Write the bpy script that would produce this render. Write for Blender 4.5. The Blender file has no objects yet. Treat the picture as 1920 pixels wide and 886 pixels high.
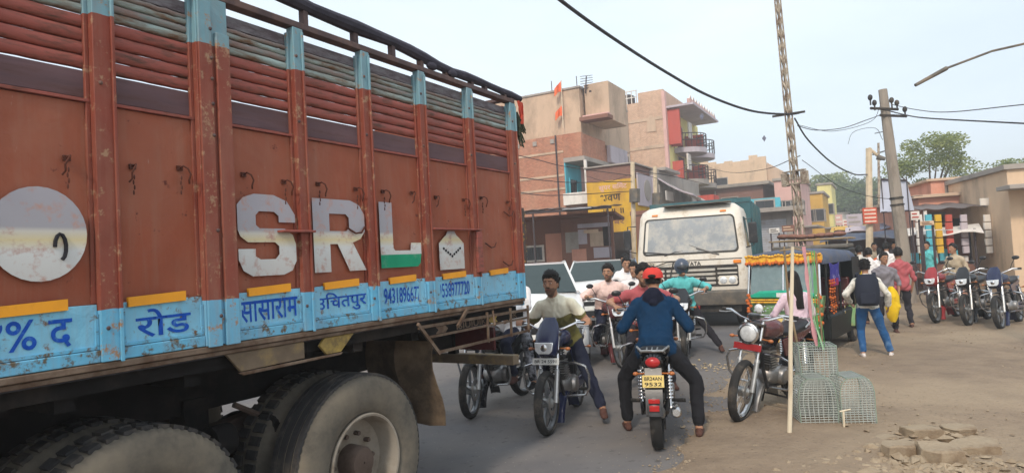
import bpy, bmesh, math, random
import numpy as np
from mathutils import Vector, Matrix, Euler, noise
PI = math.pi
random.seed(7)
S = bpy.context.scene
C = S.collection
def rad(a): return math.radians(a)
# ---------------------------------------------------------------- camera
EYE = 1.68; FPX = 1250.0; ROLL = 0.055; PITCH = math.atan(46/FPX)
cam_d = bpy.data.cameras.new('camera'); cam = bpy.data.objects.new('camera', cam_d); C.objects.link(cam)
cam_d.sensor_width = 36; cam_d.lens = FPX/1920*36; cam_d.clip_end = 3000; cam_d.clip_start = .05
CM = Matrix.Translation((0, 0, EYE)) @ Matrix.Rotation(PI/2+PITCH, 4, 'X') @ Matrix.Rotation(-ROLL, 4, 'Z')
cam.matrix_world = CM
S.camera = cam
CR = CM.to_3x3(); CI = CM.inverted()
# ---------------------------------------------------------------- sky, sun, exposure
SUN_EL, SUN_AZ = 42, 200          # azimuth clockwise from +Y: behind the camera, a little to the left
w = bpy.data.worlds.new('World'); S.world = w; w.use_nodes = True
nt = w.node_tree; nt.nodes.clear()
out = nt.nodes.new('ShaderNodeOutputWorld'); bg = nt.nodes.new('ShaderNodeBackground')
sky = nt.nodes.new('ShaderNodeTexSky'); sky.sky_type = 'NISHITA'; sky.sun_disc = False
sky.sun_elevation = rad(SUN_EL); sky.sun_rotation = rad(SUN_AZ); sky.dust_density = 3.0; sky.air_density = 1.0; sky.ozone_density = 2.0
mx = nt.nodes.new('ShaderNodeMixRGB'); mx.inputs[0].default_value = .72
mx.inputs[2].default_value = (9.3, 10.4, 11.3, 1)           # thin bright cloud veil over the sky
tcw = nt.nodes.new('ShaderNodeTexCoord'); mpw = nt.nodes.new('ShaderNodeMapping'); mpw.inputs['Scale'].default_value = (1, 1, 3); cn = nt.nodes.new('ShaderNodeTexNoise'); cn.inputs['Scale'].default_value = 2.2; cn.inputs['Detail'].default_value = 5
crw = nt.nodes.new('ShaderNodeMapRange'); crw.inputs[1].default_value = .3; crw.inputs[2].default_value = .7; crw.inputs[3].default_value = .60; crw.inputs[4].default_value = .80
nt.links.new(tcw.outputs['Generated'], mpw.inputs[0]); nt.links.new(mpw.outputs[0], cn.inputs[0]); nt.links.new(cn.outputs[0], crw.inputs[0]); nt.links.new(crw.outputs[0], mx.inputs[0])
nt.links.new(sky.outputs[0], mx.inputs[1]); nt.links.new(mx.outputs[0], bg.inputs[0])
bg.inputs[1].default_value = .105
nt.links.new(bg.outputs[0], out.inputs[0])
sd = bpy.data.lights.new('sun', 'SUN'); sd.energy = 2.0; sd.angle = rad(7); sd.color = (1, .88, .74)
sun = bpy.data.objects.new('sun', sd); C.objects.link(sun)
saz = rad(SUN_AZ); sel = rad(SUN_EL)
sv = Vector((math.sin(saz)*math.cos(sel), math.cos(saz)*math.cos(sel), math.sin(sel)))
sun.rotation_euler = sv.to_track_quat('Z', 'Y').to_euler()
S.view_settings.view_transform = 'Standard'; S.view_settings.look = 'None'; S.view_settings.gamma = 1
S.view_settings.exposure = 0.38
S.cycles.max_bounces = 6; S.cycles.volume_bounces = 0; S.cycles.use_denoising = True
# ---------------------------------------------------------------- pixel <-> place
def ray(px, py):
    return (CR @ Vector((px-960, 443-py, -FPX))).normalized()
def W(px, py, depth):             # the place seen at a photo pixel, this deep along +Y
    r = ray(px, py); return Vector((0, 0, EYE)) + r*(depth/r.y)
def G(px, py, z=0):               # the place on the ground seen at a pixel
    r = ray(px, py); return Vector((0, 0, EYE)) + r*((z-EYE)/r.z)
def proj(p):
    q = CI @ Vector(p); return (960 + q.x/-q.z*FPX, 443 - q.y/-q.z*FPX)
def at(px, depth, z=0):           # place at this column and depth with height z
    lo = 0; x = (px-960)/FPX*depth
    for _ in range(6):
        x += (px - proj((x, depth, z))[0])/FPX*depth
    return Vector((x, depth, z))
def reach(o, d, px, z=2, lo=0, hi=60):   # length along d from o whose end stands at column px
    f = lambda t: proj((o[0]+d[0]*t, o[1]+d[1]*t, z))[0]-px
    s = f(lo) > 0
    for _ in range(40):
        m = (lo+hi)/2
        if (f(m) > 0) == s: lo = m
        else: hi = m
    return (lo+hi)/2
def zat(px, py, depth): return W(px, py, depth).z
# ---------------------------------------------------------------- materials
def srgb(r, g, b):
    f = lambda c: (c/255/12.92) if c/255 <= .04045 else ((c/255+.055)/1.055)**2.4
    return (f(r), f(g), f(b))
MATS = {}
def nodes(name):
    m = bpy.data.materials.new(name); m.use_nodes = True
    n = m.node_tree; b = n.nodes['Principled BSDF']
    return m, n, b
def mixc(n, f, a, b, bt='MIX'):
    x = n.nodes.new('ShaderNodeMixRGB'); x.blend_type = bt
    for i, v in ((0, f), (1, a), (2, b)):
        if isinstance(v, bpy.types.NodeSocket): n.links.new(v, x.inputs[i])
        elif i == 0: x.inputs[0].default_value = v
        else: x.inputs[i].default_value = (*v[:3], 1)
    return x.outputs[0]
def ramp(n, s, p0, p1, c0=(0, 0, 0), c1=(1, 1, 1)):
    r = n.nodes.new('ShaderNodeValToRGB'); n.links.new(s, r.inputs[0])
    r.color_ramp.elements[0].position = p0; r.color_ramp.elements[1].position = p1
    r.color_ramp.elements[0].color = (*c0, 1); r.color_ramp.elements[1].color = (*c1, 1)
    return r.outputs[0]
def tex(n, scale=5, detail=5, coord='Object', stretch=None, rough=.6, dist=0, kind='noise'):
    tc = n.nodes.new('ShaderNodeTexCoord'); s = tc.outputs[coord]
    if stretch:
        mp = n.nodes.new('ShaderNodeMapping'); n.links.new(s, mp.inputs[0]); mp.inputs['Scale'].default_value = stretch; s = mp.outputs[0]
    if kind == 'noise':
        t = n.nodes.new('ShaderNodeTexNoise'); t.inputs['Detail'].default_value = detail; t.inputs['Roughness'].default_value = rough; t.inputs['Distortion'].default_value = dist
        o = t.outputs[0]
    else:
        t = n.nodes.new('ShaderNodeTexVoronoi'); o = t.outputs[0]
    t.inputs['Scale'].default_value = scale
    n.links.new(s, t.inputs[0]); return o
def bumpit(n, b, h, strength=.2, dist=.01):
    u = n.nodes.new('ShaderNodeBump'); u.inputs['Strength'].default_value = strength; u.inputs['Distance'].default_value = dist
    n.links.new(h, u.inputs['Height']); n.links.new(u.outputs[0], b.inputs['Normal'])
def mat(name, col, rough=.6, metal=0, var=.18, scale=6, bump=.15, bdist=.004, dirt=None, damt=.5, dscale=3, trans=0, emit=0, stretch=None):
    if name in MATS: return MATS[name]
    m, n, b = nodes(name)
    t = tex(n, scale, 6, stretch=stretch)
    c = mixc(n, ramp(n, t, .3, .7), [x*(1-var) for x in col], [min(1, x*(1+var)) for x in col])
    if dirt:
        t2 = tex(n, dscale, 8, rough=.7, stretch=stretch)
        f = ramp(n, t2, .62-damt*.3, .78-damt*.2)
        c = mixc(n, f, c, dirt)
    n.links.new(c, b.inputs['Base Color'])
    b.inputs['Roughness'].default_value = rough; b.inputs['Metallic'].default_value = metal
    if rough >= .5 and not metal: b.inputs['Specular IOR Level'].default_value = .18
    if bump: bumpit(n, b, tex(n, scale*4, 4), bump, bdist)
    if trans: b.inputs['Transmission Weight'].default_value = trans
    if emit: b.inputs['Emission Strength'].default_value = emit; n.links.new(c, b.inputs['Emission Color'])
    MATS[name] = m; return m
DUST = srgb(150, 128, 105)
K = dict(
 rubber=mat('rubber', (.028, .027, .026), .8, dirt=(.12, .1, .08), damt=.35, dscale=5),
 tyre_dusty=mat('tyre_dusty', (.10, .09, .075), .85, dirt=(.17, .145, .11), damt=.8, dscale=3, bump=.3),
 tread=mat('tread', (.035, .034, .035), .8, dirt=(.1, .085, .07), damt=.45, dscale=6),
 chrome=mat('chrome', (.62, .62, .62), .22, 1, var=.1, bump=0),
 steel=mat('steel', (.35, .34, .33), .45, .8, dirt=(.16, .11, .08), damt=.4),
 alu=mat('alu', (.42, .42, .41), .4, .8),
 black=mat('black_plastic', (.018, .018, .02), .35, dirt=(.09, .08, .07), damt=.3),
 gloss_black=mat('gloss_black', (.012, .012, .014), .15, bump=0),
 dark=mat('dark_metal', (.035, .032, .03), .6, .4, dirt=(.09, .07, .05), damt=.5),
 navy=mat('navy_paint', (.012, .018, .06), .22, bump=0, dirt=(.1, .09, .08), damt=.1),
 redpaint=mat('red_paint', (.28, .018, .02), .25, bump=0, dirt=(.1, .08, .07), damt=.15),
 maroon=mat('maroon_paint', (.10, .02, .022), .25, bump=0, dirt=(.14, .1, .08), damt=.3),
 vinyl=mat('seat_vinyl', (.016, .016, .018), .5, bump=.3),
 lens=mat('lamp_lens', (.75, .77, .78), .12, .3, bump=.4, bdist=.003, scale=30),
 redlens=mat('red_lens', (.42, .02, .02), .2, scale=20, bump=.2),
 orangelens=mat('orange_lens', (.75, .22, .02), .25, bump=0),
 white=mat('white_paint', (.72, .71, .68), .4, dirt=(.4, .34, .27), damt=.25),
 plate_w=mat('plate_white', (.7, .7, .66), .5, bump=0), plate_y=mat('plate_yellow', (.72, .55, .2), .5, bump=0),
 ink=mat('ink', (.02, .02, .025), .6, bump=0),
 glassdark=mat('dark_glass', (.03, .035, .04), .08, bump=0),
 skin=mat('skin', (.36, .19, .115), .5, var=.1, scale=12, bump=.1),
 skin_dark=mat('skin_dark', (.16, .075, .045), .5, var=.1, scale=12, bump=.1),
 hair=mat('hair_black', (.012, .010, .009), .55, var=.4, scale=60, bump=.5, bdist=.004),
 beard=mat('beard_dark', (.13, .075, .05), .7, var=.3, scale=80, bump=.3),
 lip=mat('lip', (.2, .07, .055), .5, bump=0), eyew=mat('eye_white', (.7, .68, .65), .3, bump=0),
)
# ---------------------------------------------------------------- mesh helpers
def link(name, me, parent=None):
    o = bpy.data.objects.new(name, me); C.objects.link(o)
    if parent is not None: o.parent = parent
    return o
class MB:
    def __init__(s): s.v = []; s.f = []; s.m = []; s.mi = 0
    def add(s, vs, fs):
        b = len(s.v); s.v += [tuple(v) for v in vs]; s.f += [tuple(i+b for i in f) for f in fs]; s.m += [s.mi]*len(fs); return s
    def box(s, x0, x1, y0, y1, z0, z1, M=None):
        if x0 > x1: x0, x1 = x1, x0
        if y0 > y1: y0, y1 = y1, y0
        if z0 > z1: z0, z1 = z1, z0
        vs = [Vector((x, y, z)) for z in (z0, z1) for x, y in ((x0, y0), (x1, y0), (x1, y1), (x0, y1))]
        if M is not None: vs = [M @ v for v in vs]
        return s.add(vs, [(3, 2, 1, 0), (4, 5, 6, 7), (0, 1, 5, 4), (1, 2, 6, 5), (2, 3, 7, 6), (3, 0, 4, 7)])
    def loft(s, rings, cap=True, close=True):
        n = len(rings[0]); vs = [v for r in rings for v in r]; fs = []
        for i in range(len(rings)-1):
            for j in range(n if close else n-1):
                k = (j+1) % n; fs.append((i*n+j, i*n+k, (i+1)*n+k, (i+1)*n+j))
        if cap: fs += [tuple(range(n-1, -1, -1)), tuple((len(rings)-1)*n+j for j in range(n))]
        return s.add(vs, fs)
    def tube(s, pts, r, n=8, cap=True, flat=None):
        pts = [Vector(p) for p in pts]; rs = r if isinstance(r, (list, tuple)) else [r]*len(pts); rings = []; u = None
        for i, p in enumerate(pts):
            d = (pts[min(i+1, len(pts)-1)]-pts[max(i-1, 0)])
            if d.length < 1e-9: d = Vector((0, 0, 1))
            d.normalize()
            if u is None: u = d.orthogonal().normalized() if flat is None else (Vector(flat)-d*Vector(flat).dot(d)).normalized()
            else:
                u = u-d*u.dot(d); u = u.normalized() if u.length > 1e-6 else d.orthogonal().normalized()
            v = d.cross(u)
            rr = rs[i] if isinstance(rs[i], (list, tuple)) else (rs[i], rs[i])
            rings.append([p+u*math.cos(2*PI*j/n)*rr[0]+v*math.sin(2*PI*j/n)*rr[1] for j in range(n)])
        return s.loft(rings, cap)
    def lathe(s, prof, n=32, axis='y', c=(0, 0, 0), closed=False, wob=None):   # prof: (radius, along axis)
        rings = []
        for (r, a) in prof:
            ring = []
            for j in range(n):
                t = 2*PI*j/n; rr = r if wob is None else wob(r, a, j)
                x, z = rr*math.cos(t), rr*math.sin(t)
                ring.append(Vector({'y': (x, a, -z), 'z': (x, z, a), 'x': (a, x, z)}[axis])+Vector(c))
            rings.append(ring)
        if closed: rings.append(rings[0])
        return s.loft(rings, cap=not closed)
    def ball(s, c, r, n=12, M=None):
        r = r if isinstance(r, (list, tuple)) else (r, r, r); rings = []
        for i in range(1, n):
            a = PI*i/n
            rings.append([Vector((c[0]+r[0]*math.sin(a)*math.cos(2*PI*j/n/1.0), c[1]+r[1]*math.sin(a)*math.sin(2*PI*j/n), c[2]-r[2]*math.cos(a))) for j in range(n)])
        b0 = Vector((c[0], c[1], c[2]-r[2])); b1 = Vector((c[0], c[1], c[2]+r[2]))
        if M is not None: rings = [[M @ v for v in q] for q in rings]; b0 = M @ b0; b1 = M @ b1
        vs = [v for q in rings for v in q]; k = len(rings); fs = []
        for i in range(k-1):
            for j in range(n): fs.append((i*n+j, i*n+(j+1) % n, (i+1)*n+(j+1) % n, (i+1)*n+j))
        vs += [b0, b1]
        for j in range(n): fs += [((j+1) % n, j, k*n), ((k-1)*n+j, (k-1)*n+(j+1) % n, k*n+1)]
        return s.add(vs, fs)
    def poly(s, pts, t, M):      # outline in xy extruded by t along z, then placed by M
        n = len(pts); vs = [M @ Vector((x, y, 0)) for x, y in pts]+[M @ Vector((x, y, t)) for x, y in pts]
        return s.add(vs, [tuple(range(n-1, -1, -1)), tuple(range(n, 2*n))]+[(i, (i+1) % n, (i+1) % n+n, i+n) for i in range(n)])
    def quad(s, a, b, c, d): return s.add([a, b, c, d], [(0, 1, 2, 3)])
    def build(s, name, m, parent=None, bevel=0, ang=35, label=None, kind=None, M=None):
        me = bpy.data.meshes.new(name); me.from_pydata([tuple(v) for v in s.v], [], s.f); me.update()
        ms = m if isinstance(m, (list, tuple)) else [m]
        for q in ms: me.materials.append(K[q] if isinstance(q, str) else q)
        if len(ms) > 1: me.polygons.foreach_set('material_index', s.m)
        me.polygons.foreach_set('use_smooth', [True]*len(me.polygons)); me.set_sharp_from_angle(angle=rad(ang))
        o = link(name, me, parent)
        if M is not None: o.matrix_local = M
        if bevel:
            b = o.modifiers.new('bevel', 'BEVEL'); b.width = bevel; b.segments = 2; b.limit_method = 'ANGLE'; b.angle_limit = rad(40); b.harden_normals = False
        if label: o['label'] = label
        if kind: o['kind'] = kind
        return o
def one(fn, *a, **k): m = MB(); getattr(m, fn)(*a, **k); return m
def empty(name, loc=(0, 0, 0), rz=0, rx=0, ry=0):
    o = bpy.data.objects.new(name, None); C.objects.link(o); o.location = loc; o.rotation_euler = (rx, ry, rz); o.empty_display_size = .1; return o
def tag(o, label=None, cat=None, group=None, kind=None):
    if label: o['label'] = label
    if cat: o['category'] = cat
    if group: o['group'] = group
    if kind: o['kind'] = kind
    return o
def kids(o): return [c for c in C.objects if c.parent == o]
def copy_tree(o, parent=None):
    c = o.copy(); C.objects.link(c)
    if parent is not None: c.parent = parent
    for ch in list(o.children): copy_tree(ch, c)
    return c
def text(name, body, h, m, parent, M, ext=.001, width=None, bold=0, label=None):
    cu = bpy.data.curves.new(name, 'FONT'); cu.body = body; cu.size = 1; cu.extrude = 0; cu.offset = bold; cu.resolution_u = 4
    o = bpy.data.objects.new(name, cu); C.objects.link(o); bpy.context.view_layer.update()
    me = bpy.data.meshes.new_from_object(o.evaluated_get(bpy.context.evaluated_depsgraph_get())); bpy.data.objects.remove(o)
    if not len(me.vertices): return None
    co = np.empty(len(me.vertices)*3); me.vertices.foreach_get('co', co); co = co.reshape(-1, 3)
    mn, mxx = co.min(0), co.max(0); sz = mxx-mn; k = h/sz[1]; kx = (width/sz[0]) if width else k
    co[:, 0] = (co[:, 0]-(mn[0]+mxx[0])/2)*kx; co[:, 1] = (co[:, 1]-(mn[1]+mxx[1])/2)*k; co[:, 2] = ext
    me.vertices.foreach_set('co', co.ravel()); me.materials.append(K[m] if isinstance(m, str) else m); me.update()
    o = link(name, me, parent); o.matrix_local = M
    if label: o['label'] = label
    return o
def frame(o, xa, ya):   # matrix with columns x, y, x cross y at origin o
    xa = Vector(xa).normalized(); ya = Vector(ya).normalized(); za = xa.cross(ya)
    return Matrix(((xa.x, ya.x, za.x, o[0]), (xa.y, ya.y, za.y, o[1]), (xa.z, ya.z, za.z, o[2]), (0, 0, 0, 1)))
# ================================================================ RED LORRY
TD = Vector((math.sin(rad(30.3)), math.cos(rad(30.3)), 0))      # lorry's long axis, away from the camera
def zone_paint(name, zs, cols, rust=.5, blotch=(.33, .2, .12)):
    m, n, b = nodes(name)
    tc = n.nodes.new('ShaderNodeTexCoord'); sp = n.nodes.new('ShaderNodeSeparateXYZ'); n.links.new(tc.outputs['Object'], sp.inputs[0])
    wob = tex(n, 9, 4); ad = n.nodes.new('ShaderNodeMath'); ad.operation = 'MULTIPLY_ADD'; ad.inputs[1].default_value = .02
    n.links.new(wob, ad.inputs[0]); n.links.new(sp.outputs[2], ad.inputs[2])
    c = cols[0]
    for z, q in zip(zs, cols[1:]):
        g = n.nodes.new('ShaderNodeMath'); g.operation = 'GREATER_THAN'; g.inputs[1].default_value = z+.01; n.links.new(ad.outputs[0], g.inputs[0])
        c = mixc(n, g.outputs[0], c, q)
    c = mixc(n, ramp(n, tex(n, 5, 6), .3, .75), mixc(n, 1, c, (.82, .82, .82), 'MULTIPLY'), c)
    streak = ramp(n, tex(n, 3, 6, stretch=(9, 9, .7)), .48, .75)
    mu = n.nodes.new('ShaderNodeMath'); mu.operation = 'MULTIPLY'; mu.inputs[1].default_value = .30; n.links.new(streak, mu.inputs[0])
    c = mixc(n, mu.outputs[0], c, srgb(146, 112, 94))
    du = n.nodes.new('ShaderNodeMath'); du.operation = 'MULTIPLY'; du.inputs[1].default_value = .18; n.links.new(ramp(n, tex(n, 1.6, 5, dist=.8), .45, .7), du.inputs[0]); c = mixc(n, du.outputs[0], c, srgb(168, 132, 112))
    c = mixc(n, ramp(n, tex(n, 60, 3, stretch=(1, 1, .15)), .72, .76), c, mixc(n, .3, c, (.5, .42, .36)))
    c = mixc(n, ramp(n, tex(n, 16, 10, rough=.75), .63-rust*.08, .68-rust*.06), c, blotch)
    n.links.new(c, b.inputs['Base Color']); b.inputs['Roughness'].default_value = .6; b.inputs['Specular IOR Level'].default_value = .25
    bumpit(n, b, tex(n, 3.5, 6, dist=.5), .5, .02); return m
RED = srgb(152, 82, 58); RED2 = srgb(134, 68, 54); BLUE = srgb(104, 180, 214); SKYB = srgb(150, 200, 215)
K['t_post'] = zone_paint('lorry_post_paint', [1.575, 2.785], [BLUE, RED2, srgb(120, 160, 172)], .9)
K['t_panel'] = zone_paint('lorry_red_panel', [1.0], [RED, RED], .12, srgb(96, 48, 38))
K['t_rib'] = mat('lorry_rib_red', srgb(152, 84, 74), .5, dirt=srgb(90, 62, 52), damt=.55, dscale=6, stretch=(1, 1, 5))
K['t_pale'] = mat('lorry_rib_pale', srgb(150, 168, 165), .6, dirt=srgb(112, 88, 70), damt=.8, dscale=5, stretch=(1, 1, 5))
K['t_brown'] = mat('lorry_rib_brown', srgb(138, 116, 108), .6, dirt=srgb(120, 132, 130), damt=.7, dscale=6, stretch=(1, 1, 5))
K['t_grey'] = mat('lorry_board_grey', srgb(88, 78, 82), .75, var=.3, dirt=srgb(122, 120, 124), damt=.7, dscale=9, stretch=(1, 1, 4))
K['t_purple'] = mat('lorry_board_purple', srgb(102, 80, 84), .7, var=.25, stretch=(.6, 1, 4), dirt=srgb(84, 60, 56), damt=.5)
K['t_rail'] = mat('lorry_rail', srgb(84, 70, 70), .7, var=.25, dirt=srgb(118, 92, 80), damt=.5)
K['t_tarp'] = mat('rolled_tarp', srgb(60, 58, 68), .8, var=.3, scale=10, bump=.5, bdist=.01)
K['t_blue'] = zone_paint('lorry_blue_rail', [1.0], [BLUE, BLUE], 1.3, srgb(96, 84, 66))
K['t_bluepanel'] = zone_paint('lorry_blue_panel', [1.0], [srgb(128, 194, 222)]*2, .95, srgb(116, 84, 58))
K['t_sill'] = mat('lorry_sill', srgb(118, 102, 88), .8, var=.3, dirt=srgb(86, 66, 52), damt=.7, dscale=8)
K['t_skirt'] = mat('lorry_skirt_board', srgb(112, 98, 82), .8, var=.25, dirt=srgb(150, 128, 84), damt=.5, dscale=5)
K['t_yell'] = mat('lorry_yellow_board', srgb(168, 144, 78), .7, var=.2, dirt=srgb(104, 88, 66), damt=.6, dscale=8)
K['t_tape'] = mat('yellow_tape', srgb(226, 152, 18), .45, var=.1, dirt=srgb(180, 120, 30), damt=.25, bump=0)
K['t_ink'] = mat('blue_lettering', srgb(14, 74, 168), .5, var=.2, scale=25, bump=0, dirt=srgb(90, 140, 180), damt=.25, dscale=30)
K['t_under'] = mat('chassis_black', (.010, .009, .009), .9, var=.4, dirt=(.03, .024, .02), damt=.4)
K['t_hook'] = mat('rusty_hook', srgb(84, 48, 38), .7, var=.3)
K['t_flap'] = mat('mud_flap_rubber', srgb(82, 70, 58), .9, var=.3, scale=3, dirt=srgb(122, 104, 84), damt=.5, bump=.3)
K['t_rim'] = mat('wheel_rim', srgb(150, 142, 130), .6, var=.2, dirt=srgb(98, 84, 68), damt=.6)
K['t_hub'] = mat('wheel_hub', srgb(92, 78, 70), .8, var=.3, dirt=srgb(60, 48, 40), damt=.5)
def letter_paint():
    m, n, b = nodes('lorry_letter_paint')
    tc = n.nodes.new('ShaderNodeTexCoord'); sp = n.nodes.new('ShaderNodeSeparateXYZ'); n.links.new(tc.outputs['Object'], sp.inputs[0])
    mp = n.nodes.new('ShaderNodeMapRange'); mp.inputs[1].default_value = 1.675; mp.inputs[2].default_value = 2.09; n.links.new(sp.outputs[2], mp.inputs[0])
    r = n.nodes.new('ShaderNodeValToRGB'); n.links.new(mp.outputs[0], r.inputs[0]); cr = r.color_ramp
    st = [(0, srgb(186, 184, 180)), (.34, srgb(202, 204, 202)), (.44, srgb(206, 192, 150)), (.52, srgb(196, 192, 182)), (.56, srgb(158, 156, 162)), (1, srgb(162, 158, 166))]
    cr.elements[0].position = 0; cr.elements[0].color = (*st[0][1], 1); cr.elements[1].position = 1; cr.elements[1].color = (*st[-1][1], 1)
    for p, q in st[1:-1]: e = cr.elements.new(p); e.color = (*q, 1)
    c = mixc(n, ramp(n, tex(n, 14, 8, rough=.7), .52, .66), r.outputs[0], srgb(176, 140, 128))
    n.links.new(c, b.inputs['Base Color']); b.inputs['Roughness'].default_value = .5; return m
K['t_letter'] = letter_paint(); K['t_green'] = mat('green_letter_paint', srgb(22, 142, 104), .5, var=.12, dirt=srgb(120, 150, 130), damt=.25, bump=0)

rear = at(975, 5.68, 1.9); rear.z = 0
LORRY = empty('cargo_lorry', rear, math.atan2(-TD.y, -TD.x))
tag(LORRY, 'big red cargo lorry with SRL lettering and a blue lower rail, seen along its side', 'lorry')
L = 6.7; BW = 2.4
XP = [0.045, .70, 1.29, 1.85, 2.38, 2.915, 3.42, 4.0, 4.58, 5.16, 5.74, 6.32]
WP = [.09, .07, .07, .07, .07, .17, .09, .08, .08, .16, .08, .08]
rnd = random.Random(3)
for i, (x, wd) in enumerate(zip(XP, WP)):
    m = MB()
    m.box(x-wd/2, x+wd/2, -.03, .022, 1.366, 3.02)
    m.box(x-wd/2-.018, x-wd/2, -.03, -.008, 1.60, 2.99); m.box(x+wd/2, x+wd/2+.018, -.03, -.008, 1.60, 2.99)
    if wd > .15:
        m.box(x-wd/2+.004, x-.008, .022, .042, 1.36, 2.85); m.box(x+.012, x+wd/2-.004, .022, .036, 1.36, 2.99)
    else:
        m.box(x-wd/2+.006, x-wd/2+.02, .022, .034, 1.36, 3.0)
    p = m.build('post', 't_post', LORRY, .003)
    for z in ((1.5, 1.9, 2.35, 2.5, 2.62, 2.72, 2.86) if wd > .15 else (1.5, 2.5, 2.86)):
        q = MB(); q.ball((x+.018, .037 if wd > .15 else .022, z), .009, 6); q.build('rivet', 't_rail', p)
def rib(x0, x1, z0, z1, depth, key, name, wav=.0012):
    n = 10; rings = []
    for k in range(n+1):
        x = x0+(x1-x0)*k/n; dz = rnd.uniform(-wav, wav); r = []
        for j in range(9):
            t = PI*j/8; r.append(Vector((x, -.03+depth*math.sin(t)+rnd.uniform(-.0008, .0008), (z0+z1)/2-(z1-z0)/2*math.cos(t)+dz)))
        r.append(Vector((x, -.045, z1+dz))); r.append(Vector((x, -.045, z0+dz))); rings.append(r)
    m = MB(); m.loft(rings); return m.build(name, key, LORRY)
xs = XP+[L]
txt = {2: '9431896677', 1: '9538977720', 3: 'उिचतपुर', 4: 'सासाराम', 5: 'रोड', 6: '४% द'}
for i in range(len(XP)-1):
    a = XP[i]+WP[i]/2+.002; b = XP[i+1]-WP[i+1]/2-.002
    if i == 11: b = L
    # bulged sheet steel panel
    rings = []
    for k in range(9):
        x = a+(b-a)*k/8; r = []
        for j in range(11):
            z = 1.60+(2.415-1.60)*j/10; bu = .010*math.sin(PI*k/8)*math.sin(PI*j/10)+.004*noise.noise((x*3, z*3, i))
            r.append(Vector((x, -.02+bu, z)))
        r += [Vector((x, -.05, 2.415)), Vector((x, -.05, 1.60))]; rings.append(r)
    MB().loft(rings).build('side_panel', 't_panel', LORRY)
    MB().box(a, b, -.045, -.006, 2.418, 2.432).build('seam_strip', 't_rib', LORRY, .002)
    MB().box(a, b, -.05, -.022, 2.436, 2.549).build('board', 't_purple', LORRY, .003)
    for k in range(4): rib(a, b, 2.560+k*.0565, 2.612+k*.0565, .013, 't_rib', 'slat')
    rib(a, b, 2.788, 2.826, .014, 't_pale', 'slat'); rib(a, b, 2.83, 2.862, .012, 't_brown', 'slat', .0015); rib(a, b, 2.866, 2.894, .011, 't_pale', 'slat', .003); rib(a, b, 2.897, 2.919, .010, 't_brown', 'slat', .003)
    m = MB(); m.box(a, b, -.05, -.028, 2.922, 2.975+rnd.uniform(0, .015)); m.build('board', 't_grey', LORRY, .003)
    # lower blue inset panel with its painted writing
    MB().box(a, b, -.03, -.004, 1.418, 1.597).build('lower_panel', 't_bluepanel', LORRY, .002)
    m = MB(); m.box(a, b, -.004, .006, 1.418, 1.43); m.box(a, a+.012, -.004, .006, 1.432, 1.56); m.box(b-.012, b, -.004, .006, 1.432, 1.56); m.build('panel_frame', 't_blue', LORRY)
    if i in txt:
        kk = {2: (.37, .10), 1: (.38, .10), 3: (.40, .115), 4: (.36, .105), 5: (.25, .12), 6: (.3, .12)}[i]
        text('lettering', txt[i], kk[1], 't_ink', LORRY, frame(((a+b)/2, -.0035+.002, 1.502), (-1, 0, .03 if i != 2 else -.03), (0, 0, 1)), 0, width=kk[0], bold=.012)
    tw = {0: .26, 1: .27, 2: .25, 3: .26, 4: .25, 5: .245}.get(i, .25); tc_ = (a+b)/2+(.03 if i == 5 else 0); tw *= 1.06
    m = MB(); m.add([(tc_-tw/2, .0085, 1.585), (tc_+tw/2, .0085, 1.577), (tc_+tw/2, .0085, 1.617), (tc_-tw/2, .0085, 1.628)], [(3, 2, 1, 0)])
    m.add([(tc_-tw/2, -.004, 1.585), (tc_+tw/2, -.004, 1.577), (tc_+tw/2, -.004, 1.617), (tc_-tw/2, -.004, 1.628)], [(0, 1, 2, 3)])
    m.add([(tc_-tw/2, .0085, 1.585), (tc_+tw/2, .0085, 1.577), (tc_+tw/2, -.004, 1.577), (tc_-tw/2, -.004, 1.585)], [(0, 1, 2, 3)])
    m.build('reflective_tape', 't_tape', LORRY)
    # rope hooks with short chains
    for hx in (a+.08+rnd.uniform(-.02, .02), b-.09+rnd.uniform(-.02, .02)):
        z = 2.17+rnd.uniform(-.015, .015); s = rnd.choice((-1, 1)); m = MB()
        m.tube([(hx, -.012, z), (hx, .02, z+.008), (hx+.012*s, .035, z-.004), (hx+.026*s, .034, z-.03), (hx+.022*s, .026, z-.055), (hx+.03*s, .016, z-.07)], .0042, 6)
        m.box(hx-.014, hx+.014, -.012, -.004, z-.010, z+.012)
        h = m.build('rope_hook', 't_hook', LORRY)
        if rnd.random() < .6:
            m = MB()
            for k in range(4): m.ball((hx+.004*(k % 2), .004, z-.045-.022*k), (.004, .004, .011), 6)
            m.build('chain', 't_hook', h)
# blue sill rail and rusty edge, in bay lengths like the real one
for i in range(len(xs)-1):
    a, b = xs[i], xs[i+1]
    if i < len(XP)-1:
        MB().box(a+WP[i]/2, b-WP[i+1]/2, -.03, .012, 1.366, 1.415).build('sill_rail', 't_blue', LORRY, .004)
MB().box(0, L, -.05, .016, 1.336, 1.363).build('bed_edge', 't_sill', LORRY, .004)
MB().box(0, L, -.06, .002, 1.3125, 1.333).build('bed_edge', 't_sill', LORRY, .004)
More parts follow.
